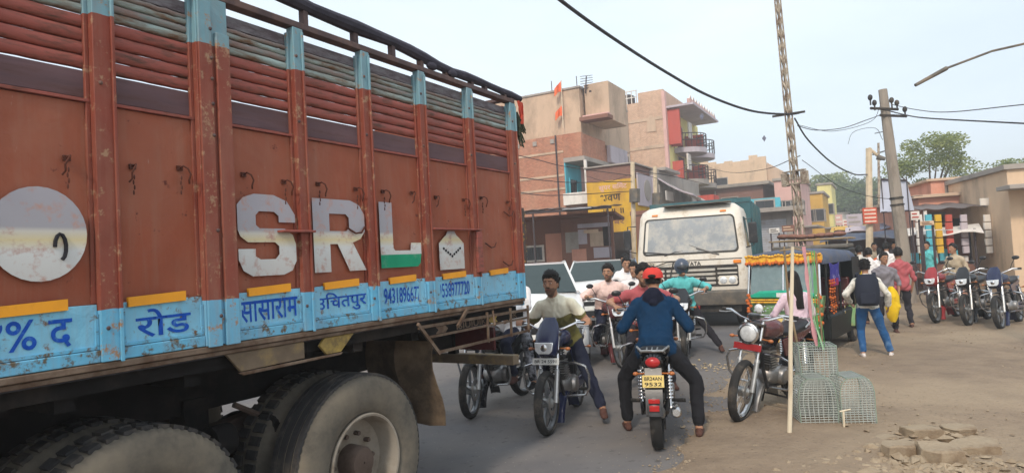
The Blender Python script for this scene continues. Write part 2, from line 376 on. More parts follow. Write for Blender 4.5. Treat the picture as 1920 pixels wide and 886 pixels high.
# S R L and the bullet-shaped emblem, painted sheets standing just off the bulged panels
def letters(name, pts, key, x0, x1, z0, z1, holes=None, y=.0):
    # pts in a 0..1 box, u to the right as read (towards the rear), v up
    f = lambda u, v: Vector((x0+(x1-x0)*u, y, z0+(z1-z0)*v))
    bm = bmesh.new()
    def ringv(p): return [bm.verts.new(f(u, v)) for u, v in p]
    ed = []
    for p in [pts]+(holes or []):
        vs = ringv(p); ed += [bm.edges.new((vs[i], vs[(i+1) % len(vs)])) for i in range(len(vs))]
    bmesh.ops.triangle_fill(bm, use_beauty=True, use_dissolve=False, edges=ed)
    bmesh.ops.subdivide_edges(bm, edges=bm.edges[:], cuts=2, use_grid_fill=True)
    me = bpy.data.meshes.new(name)
    for fc in bm.faces:
        if fc.normal.y < 0: fc.normal_flip()
    bm.to_mesh(me); bm.free(); me.materials.append(K[key]); return link(name, me, LORRY)
Sp = [(0, .86), (.10, .95), (.28, 1), (.62, 1), (.86, .93), (1, .76), (1, .66), (.70, .66), (.70, .74), (.62, .79), (.36, .79), (.30, .74), (.30, .62), (.36, .58), (.80, .58), (.95, .50), (1, .38), (1, .17), (.92, .05), (.76, 0), (.22, 0), (.07, .07), (0, .2), (0, .33), (.28, .33), (.28, .24), (.36, .2), (.62, .2), (.69, .26), (.69, .36), (.62, .41), (.16, .41), (.04, .48), (0, .56)]
letters('painted_letter', Sp, 't_letter', 2.80, 2.44, 1.675, 2.09, y=.004)
Rp = [(0, 0), (0, 1), (.72, 1), (.90, .94), (1, .8), (1, .56), (.90, .45), (.74, .40), (1, 0), (.66, 0), (.44, .38), (.30, .38), (.30, 0)]
letters('painted_letter', Rp, 't_letter', 2.315, 1.905, 1.675, 2.09, [[(.30, .56), (.30, .80), (.62, .80), (.68, .75), (.68, .61), (.62, .56)]], y=.004)
Lp = [(0, .235), (0, 1), (.28, 1), (.28, .30), (.34, .235)]
letters('painted_letter', [(0, .2), (0, 1), (.30, 1), (.30, .30), (.34, .26), (.72, .26), (.74, .38), (1, .38), (1, .2)], 't_letter', 1.77, 1.365, 1.68, 2.095, y=.004)
letters('painted_letter', [(0, .2), (1, .2), (.97, .06), (.9, 0), (0, 0)], 't_green', 1.77, 1.365, 1.68, 2.095, y=.004)
em = letters('emblem', [(0, 0), (0, .68), (.18, .82), (.30, .90), (.36, 1), (.64, 1), (.70, .90), (.82, .82), (1, .68), (1, 0)], 't_letter', 1.165, .86, 1.645, 1.92, y=.005)
m = MB()
for k in range(9):
    u = -1+k/4.0; m.ball((1.0125-u*.1, .008, 1.74+abs(u)*.055), (.012, .003, .009), 6)
m.build('emblem_mark', 'ink', em)
em2 = letters('emblem', [(.5+.5*math.cos(t*PI/16), .5+.5*math.sin(t*PI/16)) for t in range(32)], 't_letter', 3.84, 3.50, 1.70, 2.06, y=.004)
m = MB(); m.tube([(3.60+.02*math.cos(t), .008, 1.83+.05*math.sin(t)) for t in [k*.5 for k in range(10)]], .007, 6); m.build('emblem_mark', 'ink', em2)
# hinge bars and ledges
for a, b, z in ((2.335, 2.56, 1.895), (.66, 1.26, 1.925)):
    MB().box(a, b, -.005, .05, z, z+.012).build('hinge_bar', 't_rib', LORRY, .003)
MB().box(.66, .73, .022, .045, 1.61, 1.92).build('hinge_plate', 't_rib', LORRY, .004)
for x, z in ((.25, 2.09), (.55, 1.83), (2.05, 1.93), (.3, 1.68)):
    MB().tube([(x, .0, z), (x-.05, .02, z-.035), (x-.1, .02, z-.03), (x-.14, .01, z+.005)], .006, 6).build('rope_hook', 't_hook', LORRY)
# top rail, spacers and rolled sheet
MB().box(0, L, -.05, .02, 3.022, 3.058).build('top_rail', 't_rail', LORRY, .004)
m = MB(); pts = []
for k in range(41):
    x = -.15+(L+.15)*k/40; z = 3.10+.035*min(1, max(0, (x-.1)/1.2))+.06*min(1, max(0, (x-1.0)/1.5)); pts.append((x, -.01, z+.008*math.sin(x*5)+rnd.uniform(-.004, .004)))
m.tube(pts, [.026+.016*min(1, k/12)+.004*math.sin(k*1.7) for k in range(41)], 10); m.build('rolled_sheet', 't_tarp', LORRY)
for x in (.12, .42, .62, .95, 1.25, 1.55, 1.9, 2.3, 2.75, 3.2):
    z1 = 3.08+.09*min(1, x/2); MB().box(x-.018, x+.018, -.035, .005, 3.05, z1).build('spacer', 't_rail', LORRY, .004)
for x in (.9, 1.15): MB().ball((x, .01, 3.09), (.06, .025, .03), 8).build('lashing', 't_tarp', LORRY)
# rear wall, floor, far wall and headboard
for k in range(4): MB().box(.0, .03, -BW+.1, -.09, 1.36+k*.42, 1.76+k*.42).build('tail_board', 't_panel', LORRY, .006)
for y in (-BW+.05, -1.2, -.06): MB().box(-.03, -.001, y-.05, y+.05, 1.30, 3.02).build('tail_post', 't_post', LORRY, .004)
MB().box(-.03, .03, -BW, .0, 3.061, 3.09).build('tail_rail', 't_rail', LORRY, .004)
MB().box(.04, L, -BW+.05, -.055, 1.24, 1.30).build('bed_floor', 't_under', LORRY)
MB().box(.04, L, -BW, -BW+.05, 1.31, 2.50).build('far_side_panel', 't_panel', LORRY)
for k in range(4): MB().box(.04, L, -BW, -BW+.04, 2.57+k*.11, 2.65+k*.11).build('far_side_slat', 't_rib', LORRY)
MB().box(L, L+.04, -BW, -.0, 1.3, 3.02).build('headboard', 't_panel', LORRY)
# hanging skirt boards below the bed edge (the pale trapezoids)
def skirt(pts, key, y=-.01, t=.02, name='skirt_board'):
    M = frame((0, y, 0), (1, 0, 0), (0, 0, 1)); m = MB(); m.poly(pts, t, M); return m.build(name, key, LORRY, .003)
skirt([(2.88, 1.31), (2.80, 1.215), (2.40, 1.22), (2.40, 1.31)], 't_skirt')
skirt([(2.82, 1.213), (2.79, 1.196), (2.14, 1.20), (2.12, 1.213)], 't_sill', y=-.004, t=.012, name='skirt_edge')
skirt([(2.25, 1.31), (2.29, 1.27), (2.24, 1.216), (2.13, 1.216), (2.02, 1.31)], 't_yell')
skirt([(6.5, 1.31), (6.4, 1.15), (4.4, 1.15), (4.3, 1.31)], 't_skirt')
# underside
for y in (-.78, -1.62): MB().box(-.05, L, y-.04, y+.04, .92, 1.18).build('chassis_rail', 't_under', LORRY)
for x in np.arange(.25, L, .55): MB().box(x-.04, x+.04, -2.3, -.1, 1.18, 1.24).build('cross_bearer', 't_under', LORRY)
for x in (.0, .95, 2.57, 4.2): MB().box(x-.05, x+.05, -1.6, -.8, .95, 1.14).build('cross_member', 't_under', LORRY)
WX = [1.92, 3.27]
for x in WX:
    m = MB(); m.tube([(x, -.25, .52), (x, -2.1, .52)], .085, 12); m.ball((x, -1.2, .52), (.26, .22, .24), 12); m.build('axle', 't_under', LORRY)
for y in (-.78, -1.62):
    m = MB()
    for k in range(8):
        h = .85-.085*k; zc = .80-.024*k
        m.loft([[Vector((2.575+u*h, y+s*.04, zc+.14*u*u*h+t)) for s, t in ((-1, -.01), (1, -.01), (1, .01), (-1, .01))] for u in (-1, -.6, -.3, 0, .3, .6, 1)])
    m.build('leaf_spring', 't_hub', LORRY)
    MB().box(2.5, 2.65, y-.07, y+.07, .72, 1.0).build('spring_bracket', 't_under', LORRY)
m = MB(); m.tube([(2.3, -1.2, .58), (6.5, -1.2, .85)], .05, 10); m.build('prop_shaft', 't_under', LORRY)
m = MB(); m.tube([(4.5, -.35, .86), (5.6, -.35, .86)], .25, 20); m.build('fuel_tank', 't_under', LORRY)
m = MB(); m.tube([(2.45, -.55, .95), (2.2, -.5, .8), (2.1, -.45, .72)], .018, 6); m.build('brake_pipe', 't_hub', LORRY)
for k, (x, y) in enumerate(((2.56, -.45), (2.2, -.45))): m = MB(); m.tube([(x, y, .80), (x+.12, y, .80)], .085, 12); m.build('brake_chamber', 't_under', LORRY)
# wheels: one tyre of each kind, then copies
def tyre(lug, n=96):
    # profile (radius, across): outer face at a=0, inner face a=-.27
    pr = [(.29, -.035), (.31, -.012), (.37, .004), (.43, .006), (.475, -.004), (.503, -.018), (.517, -.034), (.52, -.06), (.523, -.135), (.52, -.21), (.517, -.236), (.503, -.252), (.475, -.266), (.43, -.276), (.37, -.274), (.31, -.258), (.29, -.235)]
    def wob(r, a, j):
        if r > .50 and (a > -.05 or a < -.22): return r-(lug if (j//1) % 2 == 0 else 0)
        return r
    m = MB()
    m.lathe([(r, a) for r, a in pr], n, 'y', wob=wob, closed=False)
    m.f = m.f[:-2]; m.m = m.m[:-2]
    return m
def truck_wheel(x, y, flip=False, chunky=True):
    t = empty('wheel', (x, y, .52)); t.parent = LORRY
    ty = tyre(.013 if not flip else .022, 160 if not flip else 72); ty.build('tyre', 'tyre_dusty', t, ang=50)
    rr = random.Random(int(x*10)); m = MB()
    nl = 44 if chunky else 0
    if not chunky:
        for y0, y1 in ((-.240, -.205), (-.195, -.145), (-.135, -.085), (-.075, -.036)): m.lathe([(.515, y0), (.531, y0+.003), (.531, y1-.003), (.515, y1)], 96, 'y'); m.f = m.f[:-2]; m.m = m.m[:-2]
    for k in range(nl):     # chunky tread blocks across the crown
        a0 = 2*PI*k/nl
        for (y0, y1, sh) in ((-.225, -.15, .0), (-.118, -.045, .5)):
            a = a0+sh*2*PI/nl; M = Matrix.Rotation(a, 4, 'Y')
            m.box(-.026, .026, y0, y1, .515, .534, M)
    m.build('tread', 'tread', t)
    m = MB(); m.lathe([(.285, -.05), (.295, -.012), (.287, -.004), (.276, -.006), (.268, -.02), (.262, -.06), (.25, -.14), (.235, -.15), (.12, -.155), (.10, -.16), (.10, -.17), (.26, -.18), (.285, -.2)], 56, 'y'); m.f = m.f[:-2]; m.m = m.m[:-2]
    m.build('rim', 't_rim', t)
    m = MB(); m.lathe([(.005, -.035), (.085, -.04), (.095, -.055), (.1, -.16), (.13, -.165)], 28, 'y'); m.f = m.f[:-2]; m.m = m.m[:-2]; m.build('hub', 't_hub', t)
    for k in range(10):
        a = 2*PI*k/10; MB().tube([(.165*math.cos(a), -.155, .165*math.sin(a)), (.165*math.cos(a), -.115, .165*math.sin(a))], .014, 6).build('wheel_nut', 't_hub', t)
    return t
wr0 = truck_wheel(WX[0], -.035, chunky=False)
w0 = truck_wheel(WX[1], -.035); w1 = w0
for x in WX:
    wi = copy_tree(w0, LORRY); wi.location = (x, -.635, .52); wi.rotation_euler = (0, 0, PI)
    wi = copy_tree(w0, LORRY); wi.location = (x, -2.35, .52); wi.rotation_euler = (0, 0, PI)
w5 = copy_tree(w0, LORRY); w5.location = (6.2, -.2, .52)
# mud flap behind the rear wheels, bent a little
m = MB(); rows = []
for k in range(7):
    z = 1.16-.6*k/6; bend = -.08*(k/6)**2; rows.append([Vector((1.22+bend+.03*math.sin(u*4), -.04-.62*u/4-.03*math.sin(k), z+(0 if k < 6 else -.02*math.sin(u*2)))) for u in range(5)])
m.loft([r+[v+Vector((.008, 0, 0)) for v in reversed(r)] for r in rows]); m.build('mud_flap', 't_flap', LORRY)
MB().box(1.19, 1.25, -2.3, -.03, 1.16, 1.22).build('flap_bracket', 't_under', LORRY)
# side guard rack under the tail
G_ = [(1.40, 1.30), (1.25, 1.10)]
def bar(a, b, r=.016, key='t_sill', name='guard_bar'):
    m = MB(); m.tube([a, b], [(r, r*.7)]*2, 4); return m.build(name, key, LORRY)
bar((-.03, .02, 1.262), (1.45, .02, 1.275), .018); bar((-.03, .02, 1.195), (1.36, .02, 1.20), .015); bar((-.03, .02, 1.085), (1.25, .02, 1.085), .018)
bar((1.46, .02, 1.30), (1.24, .02, 1.075), .02)
for x in (.62, .27, -.02): bar((x, .024, 1.30), (x, .024, 1.07), .016)
bar((.5, .0, 1.30), (.62, .09, 1.20), .012); bar((.9, .03, 1.34), (1.05, .05, 1.24), .02, 't_sill')
# painted guard board between the bars: dark board with arrows and crude lettering
MB().box(.0, 1.33, -.03, -.012, 1.205, 1.256).build('guard_board', 't_under', LORRY)
def flat(pts, key, y, name='painted_mark'):
    m = MB(); m.poly(pts, .003, frame((0, y, 0), (-1, 0, 0), (0, 0, 1))); m.build(name, key, LORRY)
flat([(-1.23, 1.207), (-1.12, 1.207), (-1.09, 1.232), (-1.12, 1.255), (-1.23, 1.255), (-1.20, 1.232)], 't_sill', -.011)
flat([(-.52, 1.207), (-.42, 1.207), (-.45, 1.232), (-.42, 1.255), (-.52, 1.255), (-.56, 1.232)], 't_yell', -.011)
text('lettering', 'ISIUIUIK', .044, 't_sill', LORRY, frame((.78, -.0115, 1.231), (-1, 0, 0), (0, 0, 1)), .001, width=.40, bold=.01)
text('lettering', 'EK', .044, 't_sill', LORRY, frame((.16, -.0115, 1.231), (-1, 0, 0), (0, 0, 1)), .001, width=.12, bold=.01)
# rear bumper beam, hanging mud boards and tail lamp
MB().box(-.04, .06, -2.3, -.10, .80, .88).build('rear_bumper', 't_skirt', LORRY, .005)
for y in (-.75, -1.65): MB().box(-.02, .04, y-.04, y+.04, .88, 1.2).build('bumper_bracket', 't_under', LORRY)
MB().box(.0, .03, -1.1, -.3, .92, 1.12).build('tail_lamp_board', 'maroon', LORRY, .004)
# red rag and dried plant tied to the top rear corner
r_ = MB(); rows = []
for k in range(6): z = 3.06-.04*k; rows.append([Vector((-.08+.02*math.sin(k+u), .02+.015*math.sin(u*2.1+k), z)) if u < 3 else Vector((-.14+.02*math.sin(k+u), .02+.012*math.sin(u*1.1+k), z)) for u in range(6)])
r_.loft(rows, cap=False, close=False); r_.build('tied_rag', mat('red_rag', srgb(196, 80, 62), .9), LORRY)
r_ = MB()
for k in range(26):
    a = rnd.uniform(-.03, .03); z = 2.92-rnd.random()*.22; r_.tube([(-.06+a*.3, .0, z+.08), (-.08+a, .03*rnd.random(), z), (-.09+a*2, .03, z-.06)], .006, 4)
r_.build('hanging_tassel', mat('black_tassel', srgb(62, 66, 50), .9), LORRY)
# ================================================================ MOTORCYCLES
# local frame: x forward, y to the rider's left, z up, origin on the ground midway between the axles
def wheel_spin(m, r, w, n=40):
    pr = []
    for k in range(13):
        a = PI*k/12; pr.append((r-.048+.048*math.sin(a)**.8, -w*math.cos(a)))
    def wob(rr, a, j): return rr-(.006 if (j % 2 and rr > r-.02 and abs(a) > w*.25) else 0)
    m.lathe([(r-.055, -w*.8)]+pr+[(r-.055, w*.8)], n, 'y', wob=wob); m.f = m.f[:-2]; m.m = m.m[:-2]
def bike_wheel(parent, x, r=.305, w=.045, spokes='alloy', M=None):
    t = empty('wheel', (x, 0, r)); t.parent = parent
    m = MB(); wheel_spin(m, r, w, 64); m.build('tyre', 'rubber', t, ang=60)
    m = MB(); R = r-.048
    m.lathe([(R+.004, -w*.62), (R-.014, -w*.6), (R-.03, -w*.25), (R-.03, w*.25), (R-.014, w*.6), (R+.004, w*.62)], 40, 'y'); m.f = m.f[:-2]; m.m = m.m[:-2]
    key = 'alloy_dark' if spokes == 'alloy' else 'chrome'
    if spokes == 'alloy':
        for k in range(5):
            a = 2*PI*k/5+.3
            for s in (-.11, .11):
                m.tube([(.035*math.cos(a), 0, .035*math.sin(a)), ((R-.02)*math.cos(a+s), 0, (R-.02)*math.sin(a+s))], [(.011, .016), (.008, .012)], 6)
    else:
        for k in range(36):
            a = 2*PI*k/36; b = a+(.35 if k % 2 else -.35); y = .03 if (k//2) % 2 else -.03
            m.tube([(.03*math.cos(b), y, .03*math.sin(b)), ((R-.025)*math.cos(a), 0, (R-.025)*math.sin(a))], .0018, 3)
    m.build('rim', key, t)
    m = MB(); m.lathe([(.02, -.075), (.045, -.06), (.05, 0), (.045, .05), (.02, .07)], 20, 'y'); m.build('hub', 'alu', t)
    m = MB(); m.lathe([(.07, .052), (.115, .052), (.115, .056), (.07, .056)], 28, 'y'); m.f = m.f[:-2]; m.m = m.m[:-2]; m.build('brake_disc', 'steel', t)
    return t
K['alloy_dark'] = mat('alloy_wheel', srgb(122, 124, 126), .35, .6, bump=0)
K['amber'] = mat('amber_lens', (.42, .13, .03), .3, bump=0)
K['spring'] = mat('spring_red', srgb(150, 40, 40), .4)
K['brown'] = mat('brown_leather', srgb(72, 40, 28), .5, dirt=srgb(110, 90, 70), damt=.3)
def arc_guard(r, w, a0, a1, n=14, th=.004):
    rings = []
    for k in range(n+1):
        a = a0+(a1-a0)*k/n; c, s = math.cos(a), math.sin(a); ring = []
        for (yy, dr) in ((-w, -.03), (-w*.8, 0), (0, .012), (w*.8, 0), (w, -.03), (w*.78, -.006), (0, .004), (-w*.78, -.006)):
            ring.append(Vector(((r+dr)*c, yy, (r+dr)*s)))
        rings.append(ring)
    m = MB(); m.loft(rings); return m
def secloft(secs, n=14, p=2.4, power=None):   # secs: (x, z centre, half width, half height), superellipse sections across y
    rings = []
    for (x, z, a, b) in secs:
        rings.append([Vector((x, a*math.copysign(abs(math.cos(t))**(2/p), math.cos(t)), z+b*math.copysign(abs(math.sin(t))**(2/p), math.sin(t)))) for t in [2*PI*j/n for j in range(n)]])
    m = MB(); m.loft(rings); return m
def motorcycle(label, front, back, paint='gloss_black', style='commuter', plate=('plate_w', ''), rear_plate=None, spokes='alloy', steer=0, lean=0, group='motorcycles in the street', guard=True, name='motorcycle', detail=True, stand=None, mirrors=True):
    front = Vector(front); back = Vector(back); mid = (front+back)/2; d = (front-back)
    b = empty(name, (mid.x, mid.y, min(0, mid.z)), math.atan2(d.y, d.x)); b.rotation_euler.x = lean
    tag(b, label, 'motorcycle', group)
    wb = .63; r = .305
    bike_wheel(b, -wb, r, .050, spokes)
    # everything that turns with the handlebar hangs on the steering axis; the pieces stay parts of the motorcycle
    SA = Matrix.Translation((.45, 0, .7)) @ Matrix.Rotation(steer, 4, 'Z') @ Matrix.Translation((-.45, 0, -.7))
    fw = bike_wheel(b, wb, r, .042, spokes); fw.matrix_local = SA @ Matrix.Translation((wb, 0, r))
    def st(o): o.matrix_local = SA @ o.matrix_local; return o
    rk = .13
    for s in (-1, 1):
        m = MB(); m.tube([(wb-.02, s*.085, r), (wb-.11, s*.085, .58)], .024, 10); m.tube([(wb-.11, s*.085, .58), (wb-.12, s*.085, .61)], [.027, .02], 10)
        st(m.build('fork_leg', 'alu' if style != 'sport' else 'dark', b))
        m = MB(); m.tube([(wb-.11, s*.085, .58), (wb-.235, s*.085, .97)], .016, 8); st(m.build('fork_tube', 'chrome', b))
    m = arc_guard(r+.025, .062, rad(8), rad(165)); o = m.build('front_mudguard', paint if style != 'classic' else 'steel', b); o.matrix_local = Matrix.Translation((wb, 0, r)); st(o)
    st(MB().box(wb-.24, wb-.14, -.11, .11, .76, .79).build('fork_yoke', 'dark', b, .006)); st(MB().box(wb-.26, wb-.18, -.11, .11, .92, .945).build('fork_yoke', 'dark', b, .006))
    # handlebar
    hz = 1.03; m = MB(); m.tube([(.28, .36, hz), (.34, .26, hz+.01), (.40, .14, .99), (.40, .05, .965), (.40, -.05, .965), (.40, -.14, .99), (.34, -.26, hz+.01), (.28, -.36, hz)], .0115, 8); hb = st(m.build('handlebar', 'chrome' if style != 'sport' else 'black', b))
    for s in (-1, 1):
        m = MB(); m.tube([(.27, s*.375, hz-.002), (.325, s*.26, hz+.008)], .018, 10); m.build('grip', 'rubber', hb)
        m = MB(); m.tube([(.345, s*.24, hz), (.40, s*.29, hz-.01), (.37, s*.36, hz-.02), (.35, s*.38, hz-.02)], .006, 6); m.build('lever', 'alu', hb)
        if mirrors: m = MB(); m.tube([(.34, s*.23, hz+.01), (.36, s*.27, hz+.10), (.34, s*.31, hz+.17)], .006, 6); m.ball((.335, s*.335, hz+.20), (.016, .058, .036), 12); m.build('mirror', 'black', hb)
    # lamp and cowl
    if style == 'classic':
        m = MB(); m.lathe([(.0, -.02), (.06, -.02), (.092, .03), (.1, .10), (.1, .115), (.088, .12)], 28, 'x', (.44, 0, .86)); lamp = st(m.build('headlamp', 'black', b))
        m = MB(); m.lathe([(.088, .118), (.102, .118), (.104, .126), (.086, .134)], 28, 'x', (.44, 0, .86)); m.f = m.f[:-2]; m.m = m.m[:-2]; m.build('headlamp_ring', 'chrome', lamp)
        m = MB(); m.ball((.55, 0, .86), (.03, .087, .087), 20); m.build('lens', 'lens', lamp)
        m = MB(); m.lathe([(.03, 0), (.06, .0), (.062, .04), (.05, .05)], 20, 'z', (.42, 0, .99)); st(m.build('speedometer', 'black', b))
    else:
        m = MB()
        rings = []
        for (z, x0, wdt, dep) in ((.72, .50, .075, .06), (.76, .53, .105, .09), (.86, .535, .12, .10), (.95, .49, .12, .08), (1.04, .43, .095, .04), (1.10, .385, .055, .02)):
            rings.append([Vector((x0+dep*math.cos(t)*(1 if math.cos(t) > 0 else .9), wdt*math.sin(t), z)) for t in [2*PI*j/16 for j in range(16)]])
        m.loft(rings); lamp = st(m.build('headlamp_cowl', paint, b))
        M_ = frame((.628, 0, .83), (0, 1, 0), (-.16, 0, 1)); m = MB(); m.poly([(-.095, .05), (.095, .05), (.085, -.03), (.055, -.06), (-.055, -.06), (-.085, -.03)], .016, M_); hl = m.build('headlamp', 'lens', lamp, .008)
        m = MB(); m.ball((.642, 0, .828), (.012, .035, .04), 12); m.build('lens', 'chrome', hl)
        m = MB(); m.box(.38, .45, -.07, .07, 1.0, 1.05); st(m.build('instrument_panel', 'black', b, .01))
    for s in (-1, 1):
        m = MB(); m.tube([(.44, s*.10, .80), (.46, s*.17, .80)], .007, 6); m.ball((.47, s*.19, .80), (.024, .027, .018), 10); st(m.build('turn_signal', 'amber', b))
        m = MB(); m.tube([(-.72, s*.06, .66), (-.73, s*.13, .66)], .007, 6); m.ball((-.735, s*.15, .66), (.024, .026, .017), 10); m.build('turn_signal', 'amber', b)
    if plate:
        rd = style == 'classic'
        M_ = frame((.60 if not rd else .56, 0, .695 if not rd else .73), (0, 1, 0), (-.25, 0, 1)); m = MB(); m.poly([(-.135, -.032), (.135, -.032), (.135, .032), (-.135, .032)], .005, M_)
        pl = st(m.build('number_plate', 'redpaint' if rd else plate[0], b, .004))
        if plate[1]:
            text('plate_lettering', plate[1], .030, 'ink', pl, M_, .0075, width=.22, bold=.01)
    # tank, panels, seat, tail
    if style == 'classic': secs = [(.34, .86, .03, .03), (.32, .86, .10, .07), (.2, .87, .15, .10), (.05, .86, .14, .10), (-.06, .83, .09, .07), (-.1, .81, .05, .04)]
    else: secs = [(.36, .84, .04, .03), (.33, .86, .10, .07), (.22, .88, .15, .095), (.08, .87, .14, .09), (-.04, .84, .095, .065), (-.1, .80, .06, .03)]
    tk = secloft(secs, 18).build('fuel_tank', paint, b)
    m = MB(); m.lathe([(.0, .0), (.035, .0), (.038, .012), (.02, .018)], 16, 'z', (.12, 0, .962)); m.build('fuel_cap', 'chrome', tk)
    secloft([(-.02, .80, .09, .03), (-.12, .795, .12, .035), (-.3, .80, .135, .04), (-.5, .82, .13, .045), (-.66, .845, .10, .04), (-.74, .85, .05, .02)], 16, 3).build('seat', 'vinyl', b)
    for s in (-1, 1):
        M_ = frame((0, s*.105, 0), (1, 0, 0), (0, 0, 1)); m = MB(); m.poly([(-.02, .74), (-.12, .56), (-.30, .55), (-.42, .66), (-.72, .76), (-.74, .80), (-.3, .765)], .02, M_); m.build('side_panel', paint, b, .006)
    m = MB(); m.tube([(-.72, .1, .83), (-.80, .09, .86), (-.84, 0, .865), (-.80, -.09, .86), (-.72, -.1, .83)], .011, 8); m.tube([(-.50, .13, .82), (-.6, .135, .87), (-.80, .09, .862)], .010, 8); m.tube([(-.50, -.13, .82), (-.6, -.135, .87), (-.80, -.09, .862)], .010, 8)
    for y in (-.045, 0, .045): m.tube([(-.70, y, .875), (-.825, y*.9, .872)], .007, 6)
    m.build('grab_rail', 'alu', b)
    secloft([(-.68, .775, .08, .04), (-.77, .775, .075, .055), (-.80, .77, .05, .04)], 14, 3).build('tail_cowl', paint, b)
    m = MB(); m.ball((-.805, 0, .765), (.035, .062, .045), 14); tl = m.build('tail_light', 'redlens', b)
    m = arc_guard(r+.035, .07, rad(20), rad(172)); o = m.build('rear_mudguard', 'black', b); o.matrix_local = Matrix.Translation((-wb, 0, r))
    m = MB(); m.loft([[Vector((x, y, z)) for y in (-.07, .07)]+[Vector((x-.006, y, z)) for y in (.07, -.07)] for x, z in ((-.80, .72), (-.87, .60), (-.93, .46), (-.95, .36))]); m.build('tail_flap', 'black', b)
    if rear_plate:
        M_ = frame((-.905, 0, .625), (0, -1, 0), (.22, 0, 1)); m = MB(); m.poly([(-.088, -.05), (.088, -.05), (.088, .05), (-.088, .05)], .005, M_); pl = m.build('number_plate', rear_plate[0], b, .003)
        for k, t in enumerate(rear_plate[1]): text('plate_lettering', t, .030, 'ink', pl, M_ @ Matrix.Translation((0, .022-.045*k, 0)), .0075, width=.14, bold=.012)
        m = MB(); m.box(-.985, -.955, -.04, .04, .395, .44); m.build('reflector', 'redlens', b, .004)
        m = MB(); m.box(-.965, -.945, -.045, .045, .455, .49); m.build('reflector', 'redlens', b, .004)
    # engine, frame, exhaust
    m = MB(); m.ball((.0, 0, .38), (.17, .12, .12), 14); m.box(-.2, .08, -.1, .1, .32, .44); m.lathe([(.0, -.155), (.075, -.155), (.085, -.13), (.085, .13), (.075, .155), (.0, .155)], 20, 'y', (-.03, 0, .37)); en = m.build('engine', 'steel' if style != 'sport' else 'dark', b, .01)
    for k in range(8):
        z = .45+.026*k; m = MB(); m.box(-.02+.012*k, .14+.012*k, -.085, .085, z, z+.012); m.build('cooling_fin', 'steel', en)
    m = MB(); m.box(.03, .16, -.06, .06, .44, .68); m.build('cylinder', 'dark', en, .01)
    m = MB(); m.tube([(.17, -.04, .52), (.26, -.07, .46), (.25, -.10, .33), (.1, -.12, .25), (-.2, -.13, .25), (-.32, -.15, .28)], .018, 8); ex = m.build('exhaust_pipe', 'chrome', b)
    m = MB(); m.tube([(-.32, -.155, .28), (-.40, -.16, .30), (-.85, -.17, .36), (-.88, -.17, .363)], [.022, .042, .045, .03], 14); m.build('muffler', 'chrome' if style != 'sport' else 'dark', ex)
    m = MB()
    m.tube([(.42, 0, .93), (.30, 0, .78), (.22, .03, .45), (.16, .05, .27), (-.2, .08, .27)], .018, 8); m.tube([(.38, 0, .84), (.0, .04, .77), (-.25, .08, .72), (-.72, .07, .76)], .016, 8); m.tube([(-.25, .08, .72), (-.22, .09, .27)], .016, 8)
    m.tube([(.38, 0, .84), (.0, -.04, .77), (-.25, -.08, .72), (-.72, -.07, .76)], .016, 8); m.tube([(-.25, -.08, .72), (-.22, -.09, .27)], .016, 8)
    m.build('frame', 'black', b)
    for s in (-1, 1):
        m = MB(); m.tube([(-.22, s*.10, .33), (-wb, s*.09, r)], .016, 8); m.build('swingarm', 'dark', b)
        m = MB(); m.tube([(-.6, s*.12, .34), (-.5, s*.12, .70)], .016, 8)
        for k in range(9): z = .42+.028*k; m.lathe([(.028, 0), (.033, .008), (.028, .016)], 10, 'z', (-.6+.1*(z-.34)/.36, s*.12, z))
        m.build('shock_absorber', 'chrome' if style != 'sport' else 'spring', b)
        m = MB(); m.tube([(-.1, s*.10, .30), (-.1, s*.24, .30)], .012, 8); m.tube([(-.1, s*.17, .30), (-.1, s*.25, .30)], .018, 8); m.build('foot_peg', 'rubber', b)
        m = MB(); m.tube([(-.38, s*.12, .36), (-.40, s*.23, .37)], .014, 8); m.build('foot_peg', 'rubber', b)
    m = MB(); m.box(-.66, -.15, .105, .13, .29, .40); m.build('chain_cover', paint if style != 'classic' else 'chrome', b, .02)
    if guard:
        m = MB(); m.tube([(.24, .02, .62), (.27, .20, .63), (.29, .31, .60), (.28, .34, .52), (.24, .33, .38), (.2, .28, .30), (.14, .05, .27)], .013, 8)
        m.tube([(.24, -.02, .62), (.27, -.20, .63), (.29, -.31, .60), (.28, -.34, .52), (.24, -.33, .38), (.2, -.28, .30), (.14, -.05, .27)], .013, 8); m.build('leg_guard', 'chrome', b)
    m = MB(); m.tube([(-.05, .10, .30), (-.12, .2, .15), (-.16, .24, .02)] if stand != 'centre' else [(-.1, .08, .28), (-.22, .17, .01)], .012, 6)
    if stand == 'centre': m.tube([(-.1, -.08, .28), (-.22, -.17, .01)], .012, 6); m.tube([(-.17, .12, .12), (-.17, -.12, .12)], .01, 6)
    if stand: m.build('stand', 'dark', b)
    return b
# ================================================================ PEOPLE
# every body is one closed surface: overlapping tapered forms fused by a voxel remesh, then coloured by region
def cone_caps(m, a, b, ra, rb, n=14, sq=None):
    # capsule from a to b; ra/rb may be (r across sq, r the other way) pairs
    a = Vector(a); b = Vector(b); d = b-a
    if d.length < 1e-5: d = Vector((0, 0, 1e-4)); b = a+d
    d.normalize()
    u = (Vector(sq)-d*Vector(sq).dot(d)).normalized() if sq is not None else d.orthogonal().normalized()
    v = d.cross(u); ra = ra if isinstance(ra, tuple) else (ra, ra); rb = rb if isinstance(rb, tuple) else (rb, rb)
    rings = []
    for c, r, t0, t1 in ((a, ra, -80, 0), (b, rb, 0, 80)):
        for k in range(4):
            t = rad(t0+(t1-t0)*k/3); e = (r[0]+r[1])/2*math.sin(t); cc = math.cos(t)
            rings.append([c+d*e+u*r[0]*cc*math.cos(2*PI*j/n)+v*r[1]*cc*math.sin(2*PI*j/n) for j in range(n)])
    m.loft(rings)
